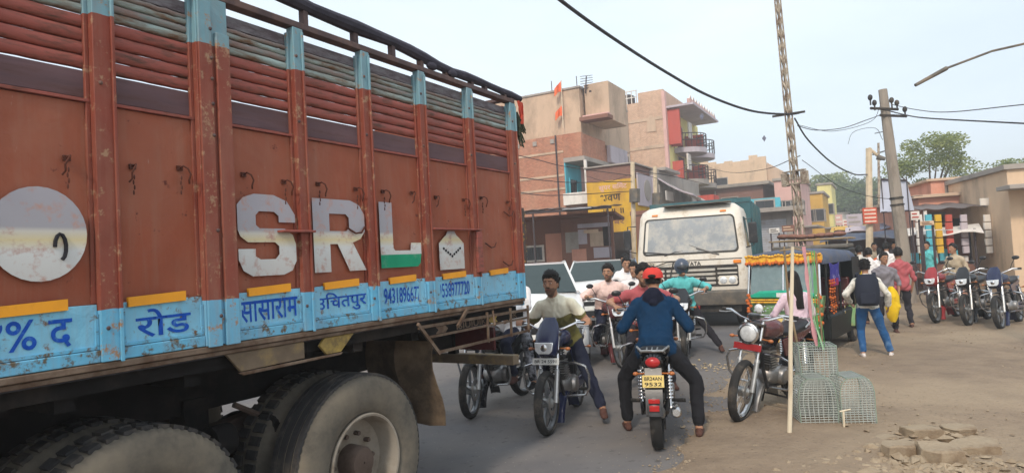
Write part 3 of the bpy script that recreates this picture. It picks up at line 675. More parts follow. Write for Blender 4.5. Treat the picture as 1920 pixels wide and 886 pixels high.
def ik(a, t, l1, l2, pole):
    a = Vector(a); t = Vector(t); d = t-a; L_ = min(d.length, (l1+l2)*.998); u = d.normalized(); e = a+u*L_
    x = (l1*l1-l2*l2+L_*L_)/(2*L_); h = math.sqrt(max(l1*l1-x*x, 1e-6)); p = Vector(pole); p = (p-u*p.dot(u)).normalized()
    return a+u*x+p*h, e
def segdist(P, a, b):
    a = np.array(a); b = np.array(b); ab = b-a; t = np.clip(((P-a)@ab)/max(ab@ab, 1e-9), 0, 1); return np.linalg.norm(P-(a+t[:, None]*ab), axis=1), t
def person(label, loc, yaw, pelvis=(0, 0, .92), lean=0, side=0, twist=0, head=(0, 0), hands=None, feet=None, grip=True,
           top='white_shirt', bottom='jeans_blue', shoe='shoe_brown', skin='skin', top2=None, split=.5, sleeve=1.0, hair='short', beard=False, cap=None,
           k=1.0, vox=.011, stout=1.0, hem=.06, elbow=None, knee=None, group=None, face=True, extras=None, arm_r=1.0, rx=0, collar=None):
    if collar is None: collar = top.endswith('_shirt') and not top.startswith(('rose', 'grey', 'dark'))
    """hands/feet: targets (left, right) in the person's own frame; grip: curl the fingers round a bar"""
    yaw_m = Matrix.Rotation(twist, 3, 'Z')
    pv = Vector(pelvis); up = (Matrix.Rotation(lean, 3, 'Y') @ Vector((0, 0, 1))); up = (Matrix.Rotation(side, 3, 'X') @ up)
    lat = yaw_m @ (Matrix.Rotation(side, 3, 'X') @ Vector((0, 1, 0))); fwd = lat.cross(up)
    nb = pv+up*.50*k; chest = pv+up*.34*k; waist = pv+up*.14*k
    R_ = []    # regions: (a, b, radius, material)
    m = MB(); w_ = stout
    # torso as one loft from the seat to the neck
    secs = [(-.09, .085, .12, 0), (-.04, .118, .155, -.01), (.03, .122, .165, -.01), (.12, .108, .148, 0), (.20, .105, .148, .005), (.29, .113, .162, .01), (.37, .118, .176, .01), (.43, .105, .175, .0), (.475, .082, .14, -.005), (.505, .06, .085, -.01), (.53, .05, .055, -.01)]
    rings = []
    for (h, a, b, o) in secs:
        c = pv+up*h*k+fwd*o*k; rings.append([c+fwd*a*k*w_*math.cos(t)+lat*b*k*(.5+.5*w_)*math.sin(t) for t in [2*PI*j/24 for j in range(24)]])
    m.loft(rings)
    R_.append((pv-up*.02*k, nb-up*.07*k, .135*k, 'torso'))
    # head
    hy, hp = head; hq = yaw_m @ Matrix.Rotation(hy, 3, 'Z'); hf = hq @ (Matrix.Rotation(lean*.25+hp, 3, 'Y') @ Vector((1, 0, 0))); hl = hq @ Vector((0, 1, 0)); hu = hf.cross(hl)
    hc = nb+up*.075*k+hu*.105*k+hf*.025*k
    HM = Matrix(((hf.x, hl.x, hu.x, hc.x), (hf.y, hl.y, hu.y, hc.y), (hf.z, hl.z, hu.z, hc.z), (0, 0, 0, 1)))
    def hp_(x, y, z): return HM @ Vector((x*k, y*k, z*k))
    cone_caps(m, nb-up*.02*k, hc-hu*.03*k-hf*.02*k, .056*k, .05*k)
    m.ball((0, 0, 0), (.096*k, .076*k, .112*k), 16, HM @ Matrix.Translation((-.006*k, 0, .012*k)))
    m.ball((0, 0, 0), (.066*k, .056*k, .072*k), 14, HM @ Matrix.Translation((.026*k, 0, -.052*k)))
    m.ball((0, 0, 0), (.024*k, .030*k, .022*k), 10, HM @ Matrix.Translation((.068*k, 0, -.098*k)))
    cone_caps(m, hp_(.088, 0, .022), hp_(.106, 0, -.018), .009*k, .015*k, 10)
    for s in (-1, 1):
        m.ball((0, 0, 0), (.018*k, .010*k, .030*k), 10, HM @ Matrix.Translation((-.008*k, s*.079*k, -.008*k)) @ Matrix.Rotation(s*.3, 4, 'Z'))
        cone_caps(m, hp_(.076, s*.014, .040), hp_(.066, s*.048, .038), .012*k, .010*k, 8)
    cone_caps(m, hp_(.083, -.018, -.055), hp_(.083, .018, -.055), .009*k, .009*k, 8)
    R_.append((hc-hu*.05*k, hc+hu*.05*k, .095*k, 'skin')); R_.append((nb+up*.0*k, hc-hu*.05*k, .052*k, 'skin'))
    # arms
    hands = hands or [None, None]; out = {}
    for i, s in enumerate((1, -1)):
        sh = nb-up*.075*k+lat*s*.165*k*(.55+.45*w_)
        hd = hands[i]
        if hd is None: tgt = sh-Vector((0, 0, 1))*.50*k+lat*s*.07*k+fwd*.05*k; g = False
        else: tgt = Vector(hd); g = grip
        pole = (elbow[i] if elbow and elbow[i] is not None else (-fwd*.5+lat*s*.7-up*.5))
        l1, l2 = .285*k, .25*k
        if hd is not None and g:   # the wrist sits behind the bar
            el0, _ = ik(sh, tgt, l1, l2+.05*k, pole); dd = (tgt-el0).normalized(); tgt_w = tgt-dd*.075*k+Vector((0, 0, .018))*k
        else: tgt_w = tgt
        el, wr = ik(sh, tgt_w, l1, l2, pole)
        a_ = arm_r
        cone_caps(m, sh-lat*s*.03*k, sh+(el-sh)*.3, .062*k*a_, .054*k*a_); cone_caps(m, sh, el, .056*k*a_, .043*k*a_)
        cov = sleeve
        cone_caps(m, sh-lat*s*.05*k-up*.03*k, pv+up*.10*k+lat*s*.075*k*w_, .062*k*w_, .082*k*w_)
        # sleeve length: 1 = whole arm, .5 = to the elbow, .25 = short
        if cov >= .99:
            cone_caps(m, el, wr+(el-wr)*.10, .045*k*a_, .036*k); R_.append((sh, el, .052*k, 'top')); R_.append((el, wr+(el-wr)*.14, .042*k, 'top'))
        elif cov >= .5:
            c2 = el+(wr-el)*(cov-.5)*2; cone_caps(m, el, c2, .047*k*a_, .044*k); cone_caps(m, el, wr, .037*k, .026*k)
            R_.append((sh, el, .052*k, 'top')); R_.append((el, c2, .046*k, 'top')); R_.append((c2, wr, .034*k, 'skin'))
        else:
            c2 = sh+(el-sh)*(cov*2); cone_caps(m, sh, c2, .062*k*a_, .060*k*a_); cone_caps(m, el, wr, .039*k, .026*k)
            R_.append((sh, c2, .062*k, 'top')); R_.append((c2+(el-c2)*.1, el, .044*k, 'skin')); R_.append((el, wr, .034*k, 'skin'))
        # hand: palm, four fingers of different lengths, thumb from the side of the palm
        hdv = (wr-el).normalized()
        if g: hdv = (Vector(tgt)+Vector((0, 0, .022*k))-wr).normalized()
        cross = lat*s if g else fwd
        cross = (cross-hdv*cross.dot(hdv)).normalized()
        pn = hdv.cross(cross)*(1 if s > 0 else -1)        # palm side
        if g and pn.z > 0: pn = -pn
        if not g:
            pn = -lat*s; pn = (pn-hdv*pn.dot(hdv)).normalized(); cross = fwd-hdv*fwd.dot(hdv)-pn*fwd.dot(pn); cross.normalize()
        th = -cross if g else cross      # thumb side: inwards on a bar, forwards when hanging
        cone_caps(m, wr, wr+hdv*.03*k, .027*k, (.036*k, .018*k), 12, th)
        cone_caps(m, wr+hdv*.02*k, wr+hdv*.078*k, (.036*k, .017*k), (.042*k, .014*k), 12, th)
        R_.append((wr+hdv*.01, wr+hdv*.17*k, .03*k, 'skin'))
        curl = 1.15 if g else .35
        for q, (o, ln) in enumerate(((.031, .85), (.011, 1.0), (-.011, .93), (-.031, .72))):
            p0 = wr+hdv*.082*k+th*o*k; dv = hdv.copy(); cur = p0
            for j, sl in enumerate((.042, .028, .022)):
                ang = curl*(.6 if j == 0 else 1)
                dv = (dv*math.cos(ang)+pn*math.sin(ang)).normalized(); nx = cur+dv*sl*ln*k; cone_caps(m, cur, nx, .0098*k, .0088*k, 8)
                if j == 0 or True:
                    pass
                # keep the perpendicular inside the bending plane
                pn_l = (pn-dv*pn.dot(dv)); pn = pn
                cur = nx
                if g:
                    base = pn
            out.setdefault('f', []).append(cur)
        t0 = wr+hdv*.028*k+th*.03*k; t1 = t0+(th*.75+hdv*.6+pn*.25).normalized()*.038*k; t2 = t1+(hdv*.7+th*.2+pn*.6).normalized()*.030*k
        cone_caps(m, t0, t1, .0135*k, .011*k, 8); cone_caps(m, t1, t2, .011*k, .009*k, 8)
        out[s] = (sh, el, wr)
    # legs
    feet = feet or [(.05, .11, 0), (-.02, -.11, 0)]
    for i, s in enumerate((1, -1)):
        hp0 = pv+lat*s*.088*k-up*.02*k
        ft = Vector(feet[i]); toe = None
        fy = feet[i][3] if len(feet[i]) > 3 else 0; fp = feet[i][4] if len(feet[i]) > 4 else 0
        ft = Vector(feet[i][:3]); an = ft+Vector((0, 0, .085*k))
        pole = (knee[i] if knee and knee[i] is not None else (fwd*1.0+lat*s*.18+Vector((0, 0, .2))))
        kn, an = ik(hp0, an, .435*k, .425*k, pole)
        cone_caps(m, hp0, kn, .090*k*w_, .062*k, 16); cone_caps(m, kn, an+(kn-an)*.12, .060*k, .050*k, 14); cone_caps(m, kn+(an-kn)*.15, kn+(an-kn)*.5, .060*k, .056*k); cone_caps(m, an+(kn-an)*.2, an, .036*k, .036*k, 10)
        R_.append((hp0, kn, .078*k, 'bottom')); R_.append((kn, an+(kn-an)*.13, .055*k, 'bottom')); R_.append((an+(kn-an)*.12, an, .036*k, 'skin'))
        fd = (Matrix.Rotation(s*.18+fy, 3, 'Z') @ Vector((1, 0, 0))); fd.z = -math.sin(fp); fd.normalize()
        hl_ = an-fd*.045*k-Vector((0, 0, .045*k)); tp = an+fd*.15*k-Vector((0, 0, .052*k)); sd_ = fd.cross(Vector((0, 0, 1)))
        cone_caps(m, hl_, an+fd*.06*k-Vector((0, 0, .045*k)), (.034*k, .036*k), (.042*k, .036*k), 12, sd_); cone_caps(m, an+fd*.05*k-Vector((0, 0, .045*k)), tp, (.042*k, .035*k), (.040*k, .024*k), 12, sd_); cone_caps(m, an, an+fd*.06*k-Vector((0, 0, .03*k)), .038*k, .036*k, 10)
        R_.append((hl_, tp, .05*k, 'shoe'))
    if extras: extras(m, R_, pv, up, lat, fwd, hc, k)
    o = m.build('person', 'skin')
    rm = o.modifiers.new('r', 'REMESH'); rm.mode = 'VOXEL'; rm.voxel_size = vox*k; rm.adaptivity = 0
    sm = o.modifiers.new('s', 'SMOOTH'); sm.iterations = 3; sm.factor = .5
    bpy.context.view_layer.update()
    me = bpy.data.meshes.new_from_object(o.evaluated_get(bpy.context.evaluated_depsgraph_get())); o.modifiers.clear(); o.data = me
    # region of each face
    nF = len(me.polygons); P = np.empty(nF*3); me.polygons.foreach_get('center', P); P = P.reshape(-1, 3)
    best = np.full(nF, 1e9); idx = np.zeros(nF, int); keys = ['skin', 'top', 'bottom', 'shoe', 'top2', 'beard', 'lip', 'torso']
    for (a, b, r, kk) in R_:
        d, t = segdist(P, a, b); d = d-r; q = d < best; best[q] = d[q]; idx[q] = keys.index(kk)
    tt = (P-np.array(pv))@np.array(up)/k
    tor = (idx == 7); idx[tor & (tt > -hem)] = 1; idx[tor & (tt <= -hem)] = 2
    near_t = (idx == 2) & (tt > -hem+.02*np.sin(P[:, 1]*23)); dtor, _ = segdist(P, pv-up*.05*k, nb); idx[near_t & (dtor < .19*k)] = 1
    if top2: fold = .012*np.sin(P[:, 1]*17+P[:, 0]*9); idx[(idx == 1) & (tt > split+fold)] = 4
    HI = np.array(HM.inverted()); ph = (np.c_[P, np.ones(nF)]@HI.T)[:, :3]/k
    if beard: idx[(idx == 0) & (ph[:, 2] < -.042-.25*np.maximum(0, ph[:, 0]-.05)+.012*np.sin(ph[:, 1]*60)) & (ph[:, 0] > -.005) & (np.linalg.norm(ph, axis=1) < .17) & (ph[:, 2] > -.14) & ~((np.abs(ph[:, 1]) < .02) & (ph[:, 2] > -.068) & (ph[:, 2] < -.05))] = 5
    idx[(np.abs(ph[:, 1]) < .022) & (ph[:, 2] > -.064) & (ph[:, 2] < -.048) & (ph[:, 0] > .07) & (ph[:, 0] < .14)] = 6
    # cloth folds
    nV = len(me.vertices); V = np.empty(nV*3); me.vertices.foreach_get('co', V); V = V.reshape(-1, 3); N = np.empty(nV*3); me.vertices.foreach_get('normal', N); N = N.reshape(-1, 3)
    fi = np.full(nV, 0.0); lt = np.empty(len(me.loops), int); me.loops.foreach_get('vertex_index', lt); ls = np.empty(nF, int); me.polygons.foreach_get('loop_total', ls)
    cl = np.repeat(np.isin(idx, [1, 2, 4]).astype(float), ls); cnt = np.zeros(nV); np.add.at(fi, lt, cl); np.add.at(cnt, lt, 1); fi /= np.maximum(cnt, 1)
    q = V*1.0; amp = .012*k; sd0 = (abs(loc[0])*7+abs(loc[1])*3)
    f = np.array([ (1-abs(noise.noise(Vector((x*9+sd0, y*9, z*5))))*3.2)*.6+(1-abs(noise.noise(Vector((x*20, y*20+sd0, z*9+x*8))))*3)*.35 for x, y, z in V])-.3 if vox < .0145 else np.sin(q[:, 2]*38+6*np.sin(q[:, 1]*9+sd0)+5*q[:, 0])*.6+np.sin(q[:, 1]*52+q[:, 2]*25+5*np.sin(q[:, 2]*14+sd0))*.4+np.sin(q[:, 0]*47-q[:, 2]*40+sd0)*.4
    V = V+N*(f*fi*amp+fi*.006)[:, None]; me.vertices.foreach_set('co', V.ravel())
    mk = {'skin': skin, 'top': top, 'bottom': bottom, 'shoe': shoe, 'top2': top2 or top, 'beard': 'beard', 'lip': 'lip', 'torso': top}
    me.materials.clear()
    for kk in keys: me.materials.append(K[mk[kk]] if isinstance(mk[kk], str) else mk[kk])
    me.polygons.foreach_set('material_index', idx.astype(np.int32)); me.polygons.foreach_set('use_smooth', [True]*nF); me.update()
    o.location = loc; o.rotation_euler = (rx, 0, yaw); tag(o, label, 'person', group)
    # face and hair
    if face:
        for s in (-1, 1):
            e = MB(); e.ball((0, 0, 0), (.010*k, .012*k, .006*k), 8, HM @ Matrix.Translation((.0795*k, s*.030*k, .012*k))); ey = e.build('eye', 'eyew', o)
            e = MB(); e.ball((0, 0, 0), (.005*k, .0075*k, .0060*k), 8, HM @ Matrix.Translation((.087*k, s*.031*k, .012*k))); e.build('pupil', 'ink', ey)
            e = MB(); cone_caps(e, hp_(.091, s*.014, .036), hp_(.078, s*.046, .036), .0045*k, .003*k, 6); e.build('eyebrow', 'hair', o)
        if beard:
            e = MB(); cone_caps(e, hp_(.095, -.02, -.036), hp_(.095, .02, -.036), .005*k, .005*k, 6); e.build('moustache', 'hair', o)
    if hair:
        n = 26; e = MB(); seed = random.Random(len(label)*7+int(abs(loc[0])*10))
        e.ball((0, 0, 0), (1, 1, 1), n); vs = []
        for v in e.v:
            v = Vector(v); front = max(0, v.x)
            line = -.5 if v.x < -.1 else (-.12+.9*v.x if abs(v.y) > .66 else .56-.12*noise.noise(Vector((v.y*7, len(label), 0))))
            R3 = Vector((.108*v.x, .090*v.y, .126*v.z+.0))
            nn = noise.noise(v*6+Vector((seed.random()*0+len(label), 0, 0)))
            if hair in ('short', 'quiff'): R3 *= 1+.10*nn+.05*noise.noise(v*15)+(.17 if hair == 'quiff' else .08)*max(0, v.z)*(1+.7*max(0, v.x))
            if cap: R3 *= .90
            if v.z < line: R3 *= .78
            R3.x -= .010; R3.z += .014; vs.append(HM @ (R3*k))
        e.v = vs
        if hair == 'long':
            for q in range(9):
                a = -.9+1.8*q/8; x0 = -.085*math.cos(a); y0 = .075*math.sin(a)
                cone_caps(e, hp_(x0, y0, .03), hp_(x0*1.15-.015, y0*1.05, -.16), .028*k, .026*k, 8); cone_caps(e, hp_(x0*1.15-.015, y0*1.05, -.16), hp_(x0*1.1-.03, y0*.85, -.42), .026*k, .012*k, 8)
        if hair == 'scarf': pass
        if hair in ('short', 'quiff') and vox < .0125 and not cap:
            for q in range(260):
                d_ = Vector((seed.gauss(0, 1), seed.gauss(0, 1), abs(seed.gauss(0, 1))+.1)).normalized()
                if d_.x > 0 and d_.z < .5: continue
                b0_ = Vector((.100*d_.x-.008, .086*d_.y, .122*d_.z+.014)); tip = b0_+(d_*.4+Vector((seed.uniform(-.6, .5)-.2, d_.y*.3+seed.uniform(-.4, .4), .1+.4*(hair == 'quiff')))).normalized()*seed.uniform(.016, .034)
                cone_caps(e, hp_(*b0_), hp_(*tip), .011*k, .003*k, 5)
        ho = e.build('hair', 'hair', o, ang=80)
    if cap:
        e = MB(); rings = []
        for j in range(7):
            t = PI/2*j/6.3-.12; rings.append([HM @ (Vector(((.122+.004*math.cos(3*q))*math.cos(t)**.8*math.cos(q)-.010, .102*math.cos(t)**.8*math.sin(q), .030+.098*math.sin(t)))*k) for q in [2*PI*z/24 for z in range(24)]])
        e.loft(rings); rings = []
        for x, ww, zz in ((.09, .078, .05), (.13, .07, .045), (.165, .05, .033), (.185, .02, .025)):
            rings.append([HM @ (Vector((x-abs(u)**2*.03, ww*u, zz-.012*u*u))*k) for u in (-1, -.5, 0, .5, 1)]+[HM @ (Vector((x-abs(u)**2*.03, ww*u, zz-.006-.012*u*u))*k) for u in (1, .5, 0, -.5, -1)])
        e.loft(rings); cp_ = e.build('cap', cap, o)
        e = MB(); e.ball((0, 0, 0), (.012*k, .040*k, .020*k), 12, HM @ Matrix.Translation((-.124*k, 0, .036*k))); e.build('strap_opening', 'hair', cp_)
        for q in range(6): a = PI*q/6+.26; e = MB(); e.tube([hp_(.124*math.cos(tt_)*math.cos(a)-.010, .104*math.cos(tt_)*math.sin(a), .030+.100*math.sin(tt_)) for tt_ in [PI*z/14 for z in range(1, 14)]], .0016, 4); e.build('seam', cap, cp_)
        e = MB(); e.ball(hp_(-.01, 0, .129), .008*k, 8); e.build('button', cap, cp_)
    if collar:
        e = MB(); rings = []
        for j in range(15):
            a = -2.5+5.0*j/14; c_ = math.cos(a); s__ = math.sin(a)      # open at the throat
            q0 = nb-fwd*c_*.062*k+lat*s__*.066*k+up*(.012 if abs(a) < 2 else -.03)*k-up*.012*k; q1 = q0+up*.038*k-(-fwd*c_+lat*s__)*.010*k; q2 = q0+(-fwd*c_+lat*s__)*.016*k-up*.012*k
            rings.append([q0, q1, q2+Vector((0, 0, .002)), q0-up*.01*k])
        e.loft(rings); e.build('collar', top, o)
        e = MB(); f0 = lambda h, a: pv+up*h*k+fwd*a*k
        rings = []
        for h, a in ((.04, .128*w_), (.14, .122*w_), (.24, .125*w_), (.33, .130*w_), (.41, .118*w_), (.455, .10*w_)): c_ = f0(h, a); rings.append([c_+lat*.014*k, c_+lat*.014*k+fwd*.006*k, c_-lat*.014*k+fwd*.006*k, c_-lat*.014*k])
        e.loft(rings); e.build('button_strip', top, o)
    return o, HM, out
CL = lambda n, c, **kw: K.__setitem__(n, mat(n, c, kw.pop('rough', .85), var=kw.pop('var', .10), scale=kw.pop('scale', 9), bump=kw.pop('bump', .35), bdist=.006, **kw))
CL('white_shirt', srgb(226, 222, 220)); CL('pink_shirt', srgb(226, 196, 186)); CL('green_tee', srgb(116, 110, 62)); CL('cream_tee', srgb(222, 218, 196)); CL('jeans_navy', srgb(34, 38, 56))
CL('jeans_blue', srgb(38, 84, 132), dirt=srgb(110, 140, 172), damt=.4, dscale=4); CL('jeans_light', srgb(96, 116, 146)); CL('trouser_black', srgb(30, 30, 34)); CL('trouser_dark', srgb(44, 42, 48)); CL('hoodie_blue', srgb(4, 44, 74), var=.15)
CL('hood_dark', srgb(18, 22, 40)); CL('shoe_brown', srgb(86, 58, 50)); CL('shoe_black', srgb(34, 32, 32)); CL('shoe_white', srgb(206, 196, 190)); CL('teal_shirt', srgb(96, 186, 186)); CL('red_shirt', srgb(170, 66, 74)); CL('rose_shirt', srgb(170, 88, 92))
CL('grey_shirt', srgb(128, 124, 130)); CL('pale_pink_top', srgb(222, 196, 206), dirt=srgb(150, 130, 156), damt=.25, dscale=14); CL('cap_red', srgb(204, 66, 58)); CL('yellow_cloth', srgb(224, 186, 30)); CL('print_shirt', srgb(220, 216, 206), dirt=srgb(110, 118, 110), damt=.45, dscale=16)
CL('blue_shirt', srgb(80, 110, 160)); CL('tan_shirt', srgb(176, 160, 136)); CL('dark_shirt', srgb(60, 58, 62)); CL('orange_cloth', srgb(216, 96, 40)); CL('backpack', srgb(40, 44, 56)); CL('leopard', srgb(190, 190, 196), dirt=srgb(22, 22, 26), damt=1.0, dscale=9)
# ================================================================ GROUND FIRST (so that contacts can be read)
def riders_frame(b): return b.location.copy(), b.rotation_euler.z
def loc_of(b, px, py, dz=0):      # a ground pixel in the motorcycle's own frame
    q = Matrix.Rotation(-b.rotation_euler.z, 3, 'Z') @ (G(px, py)-b.location); return (q.x, q.y, dz)
BAR = [(.26, .33, 1.04), (.26, -.33, 1.04)]
# --- bike B, facing the camera, rider in a cream and olive T-shirt
fB = G(1031, 815); rB = G(1078, 765); dB = (rB-fB).normalized(); rB = fB+dB*1.26
bB = motorcycle('navy motorcycle facing the camera with square headlamp and white number plate', fB, rB, 'navy', 'commuter', ('plate_w', 'BR 24 5591'), steer=-.06, mirrors=False)
l, y = riders_frame(bB)
person('young bearded man in cream and olive T-shirt leaning on his handlebar, one foot down', l, y, pelvis=(-.20, .0, .845), lean=.56, side=.08, head=(-.12, -.15), hands=[(.27, .35, 1.04), (.27, -.35, 1.04)], feet=[(*loc_of(bB, 1136, 792), .1), (-.08, -.2, .27)], top='green_tee', top2='cream_tee', split=.335, sleeve=.27, bottom='jeans_navy', hair='quiff', beard=True, vox=.0085, k=.97, hem=.10, elbow=[Vector((-.6, .6, -.9)), Vector((-.6, -.6, -.9))], group='riders waiting beside the lorry')
# --- bike C seen from behind, rider in a blue hoodie and a red cap
rC = G(1235, 843); hd = (at(1248, 9)-at(1234, 5.6)).normalized(); rC = rC+hd*.05; fC = rC+hd*1.26
bC = motorcycle('black motorcycle seen from behind with yellow number plate and red tail light', fC, rC, 'gloss_black', 'commuter', None, ('plate_y', ('BR24AN', '9532')), guard=False, mirrors=False)
l, y = riders_frame(bC)
def hood(m, R_, pv, up, lat, fwd, hc, k):
    c = pv+up*.49*k-fwd*.07*k
    for s in (-1, 1): cone_caps(m, c+lat*s*.07*k+fwd*.05, c-up*.10*k-fwd*.03*k, .045*k, .04*k)
    m.ball((0, 0, 0), (.05, .095, .10), 12, Matrix.Translation(c-up*.05*k-fwd*.02*k))
    R_.append((c+up*.0-fwd*.05*k+lat*.06, c-up*.09*k-fwd*.06*k, .075*k, 'top2')); R_.append((c-fwd*.05*k-lat*.06, c-up*.09*k-fwd*.06*k, .075*k, 'top2'))
person('man seen from behind in blue hoodie and red cap astride the black motorcycle', l, y, pelvis=(-.18, -.01, .83), lean=.52, head=(-.05, -.1), hands=[(.25, .30, 1.01), (.25, -.30, 1.01)], feet=[(*loc_of(bC, 1178, 806), .05), (*loc_of(bC, 1312, 818), .1)], top='hoodie_blue', top2='hood_dark', split=9, bottom='trouser_black', shoe='shoe_brown', hair='short', cap='cap_red', vox=.0085, k=.98, stout=1.0, arm_r=1.1, hem=.12, elbow=[Vector((-.5, .6, -.9)), Vector((-.5, -.6, -.9))], knee=[Vector((.6, .8, .3)), Vector((.6, -.8, .3))], extras=hood, group='riders waiting beside the lorry')
# --- bike A under the lorry's tail
fA = G(878, 783); rA = G(985, 738); dA = (rA-fA).normalized(); rA = fA+dA*1.26
bA = motorcycle('dark motorcycle half hidden under the tail of the red lorry, alloy front wheel showing', fA, rA, 'gloss_black', 'commuter', None, steer=.25)
l, y = riders_frame(bA)
person('youth in white shirt riding the dark motorcycle behind the lorry tail', l, y, pelvis=(-.32, 0, .88), lean=.18, head=(.3, 0), hands=[(.22, .3, 1.04), (.22, -.3, 1.04)], feet=[(-.05, .22, .26), (-.1, -.22, .26)], top='white_shirt', bottom='jeans_navy', hair='short', vox=.011, k=.95, hem=.1, group='riders waiting beside the lorry')
person('pillion passenger in black and white patterned trousers behind the lorry tail', l, y, pelvis=(-.60, .0, .93), lean=.05, head=(.2, 0), hands=[(-.25, .16, 1.05), (-.25, -.16, 1.05)], grip=False, feet=[(-.38, .30, .08), (-.38, -.25, .34)], top='white_shirt', bottom='leopard', shoe='shoe_black', hair='short', vox=.012, k=.88, group='riders waiting beside the lorry')
# --- bike D, pink shirt
fD = G(1163, 690); rD = G(1128, 662); dD = (rD-fD).normalized(); rD = fD+dD*1.26
bD = motorcycle('dark red motorcycle of the man in the pale pink shirt, nose turned to the right', fD, rD, 'maroon', 'commuter', None, steer=.1)
l, y = riders_frame(bD)
person('bearded man in pale pink shirt with rolled sleeves steering a dark red motorcycle', l, y, pelvis=(-.2, 0, .82), lean=.56, head=(-.45, -.15), hands=[(.25, .33, 1.05), (.25, -.33, 1.05)], feet=[(-.1, .22, .27), (-.1, -.24, .25)], top='pink_shirt', sleeve=.8, bottom='jeans_navy', hair='quiff', beard=True, vox=.010, stout=1.25, arm_r=1.3, hem=.14, elbow=[Vector((-.4, 1, -.6)), Vector((-.4, -1, -.6))], group='riders waiting beside the lorry')
# --- bike E mostly behind the red cap: rider with red collar
fE = at(1213, 7.6, 1.2); fE.z = 0; dE = Vector((.12, 1, 0)).normalized(); rE = fE+dE*1.26
bE = motorcycle('red motorcycle facing the camera, mostly hidden by the man in the blue hoodie', fE, rE, 'redpaint', 'commuter', None)
l, y = riders_frame(bE)
person('man with black hair and red shirt looking down, behind the red cap', l, y, pelvis=(-.16, 0, .83), lean=.55, head=(.15, .05), hands=BAR, feet=[(-.1, .3, 0), (-.1, -.22, .27)], top='rose_shirt', bottom='trouser_dark', hair='quiff', beard=True, vox=.010, group='riders waiting beside the lorry', sleeve=.27)
# --- bike F: helmeted rider in teal in front of the white lorry
fF = at(1276, 10.4, 1.2); fF.z = 0; dF = Vector((.30, 1, 0)).normalized(); rF = fF+dF*1.26
bF = motorcycle('black motorcycle in front of the white truck under the rider in teal', fF, rF, 'gloss_black', 'commuter', None)
l, y = riders_frame(bF)
pF, HF, _ = person('rider in teal shirt and dark grey helmet in front of the white truck', l, y, pelvis=(-.16, 0, .82), lean=.48, head=(.4, -.1), hands=BAR, feet=[(-.15, .55, 0), (-.1, -.22, .27)], top='teal_shirt', sleeve=.7, bottom='trouser_dark', shoe='shoe_brown', hair=None, vox=.011, k=.97, stout=1.05, arm_r=1.2, group='riders waiting beside the lorry')
e = MB(); e.ball((0, 0, 0), (.135, .12, .135), 18, HF @ Matrix.Translation((-.005, 0, .025))); hel = e.build('helmet', mat('helmet_grey', srgb(66, 76, 92), .3, bump=0), pF)
e = MB(); e.ball((0, 0, 0), (.128, .112, .075), 16, HF @ Matrix.Translation((.018, 0, .015))); e.build('visor', 'glassdark', hel)
# --- white-shirted pair on the bike behind the pink shirt
fH = at(1172, 12.2, 1.2); fH.z = 0; dH = Vector((.25, 1, 0)).normalized(); rH = fH+dH*1.26
bH = motorcycle('black motorcycle under two men in white shirts, behind the man in pink', fH, rH, 'gloss_black', 'commuter', None, guard=False)
l, y = riders_frame(bH)
person('man in white shirt at the handlebar behind the pink-shirted rider', l, y, pelvis=(-.1, 0, .82), lean=.35, head=(.2, 0), hands=BAR, feet=[(-.1, .22, .27), (-.1, -.22, .27)], top='white_shirt', sleeve=.6, bottom='tan_shirt', hair='short', vox=.014, stout=1.1, k=1.05, group='riders further back in the jam')
person('pillion rider in white shirt, only head and shoulder showing behind', l, y, pelvis=(-.50, -.06, .88), lean=.05, head=(-.3, 0), hands=[(-.2, .2, 1.1), (-.2, -.2, 1.1)], grip=False, feet=[(-.38, .25, .35), (-.38, -.25, .35)], top='white_shirt', bottom='trouser_dark', hair='short', vox=.014, group='riders further back in the jam')
fJ = at(1190, 11.2, 1.2); fJ.z = 0; dJ = Vector((.2, 1, 0)).normalized(); rJ = fJ+dJ*1.26
bJ = motorcycle('grey motorcycle ridden by the white-shirted man left of the red cap', fJ, rJ, 'steel', 'commuter', None, guard=False)
l, y = riders_frame(bJ)
person('man in loose white shirt just left of the red cap', l, y, pelvis=(-.2, 0, .78), lean=.42, head=(-.35, 0), hands=BAR, feet=[(-.1, .22, .27), (-.1, -.22, .27)], top='white_shirt', sleeve=.8, bottom='jeans_light', hair='short', vox=.014, stout=1.15, group='riders further back in the jam')
# --- parked classic bike G at the right of the road
fG = G(1383, 790); rG = G(1482, 748); dG = (rG-fG).normalized(); rG = fG+dG*1.30
bG = motorcycle('parked dark maroon motorcycle with round headlamp and red front plate on its stand', fG, rG, 'maroon', 'classic', ('redpaint', ''), spokes='wire', steer=.12, lean=-.13, stand='centre', mirrors=False)
# --- parked bikes at the far right
for i, (px, dp, pnt, lb) in enumerate(((1752, 13.2, 'redpaint', 'red parked motorcycle nearest the concrete pole at the right'), (1812, 12.5, 'gloss_black', 'black parked motorcycle second from the concrete pole'), (1872, 11.8, 'navy', 'navy parked motorcycle at the far right of the row'))):
    c = at(px, dp, .7); c.z = 0; d_ = Vector((-.75, -.66, 0)).normalized()
    motorcycle(lb, c, c-d_*1.26, pnt, 'commuter', None, lean=.09, group='motorcycles parked by the right-hand shops', stand='side')
# --- girl by the parked bike
lG = at(1494, 7.6, .9); lG.z = 0
gl, HG, _ = person('girl with long black hair and pale pink top standing by the cages', (lG.x, lG.y, 0), rad(98), pelvis=(0, 0, .76), k=.79, lean=.03, head=(.2, .1), top='pale_pink_top', bottom='trouser_black', hair='long', vox=.011, hem=.17, sleeve=.8, stout=.95, face=False, hands=[(.25, .16, .85), (.22, -.18, .80)], grip=False)
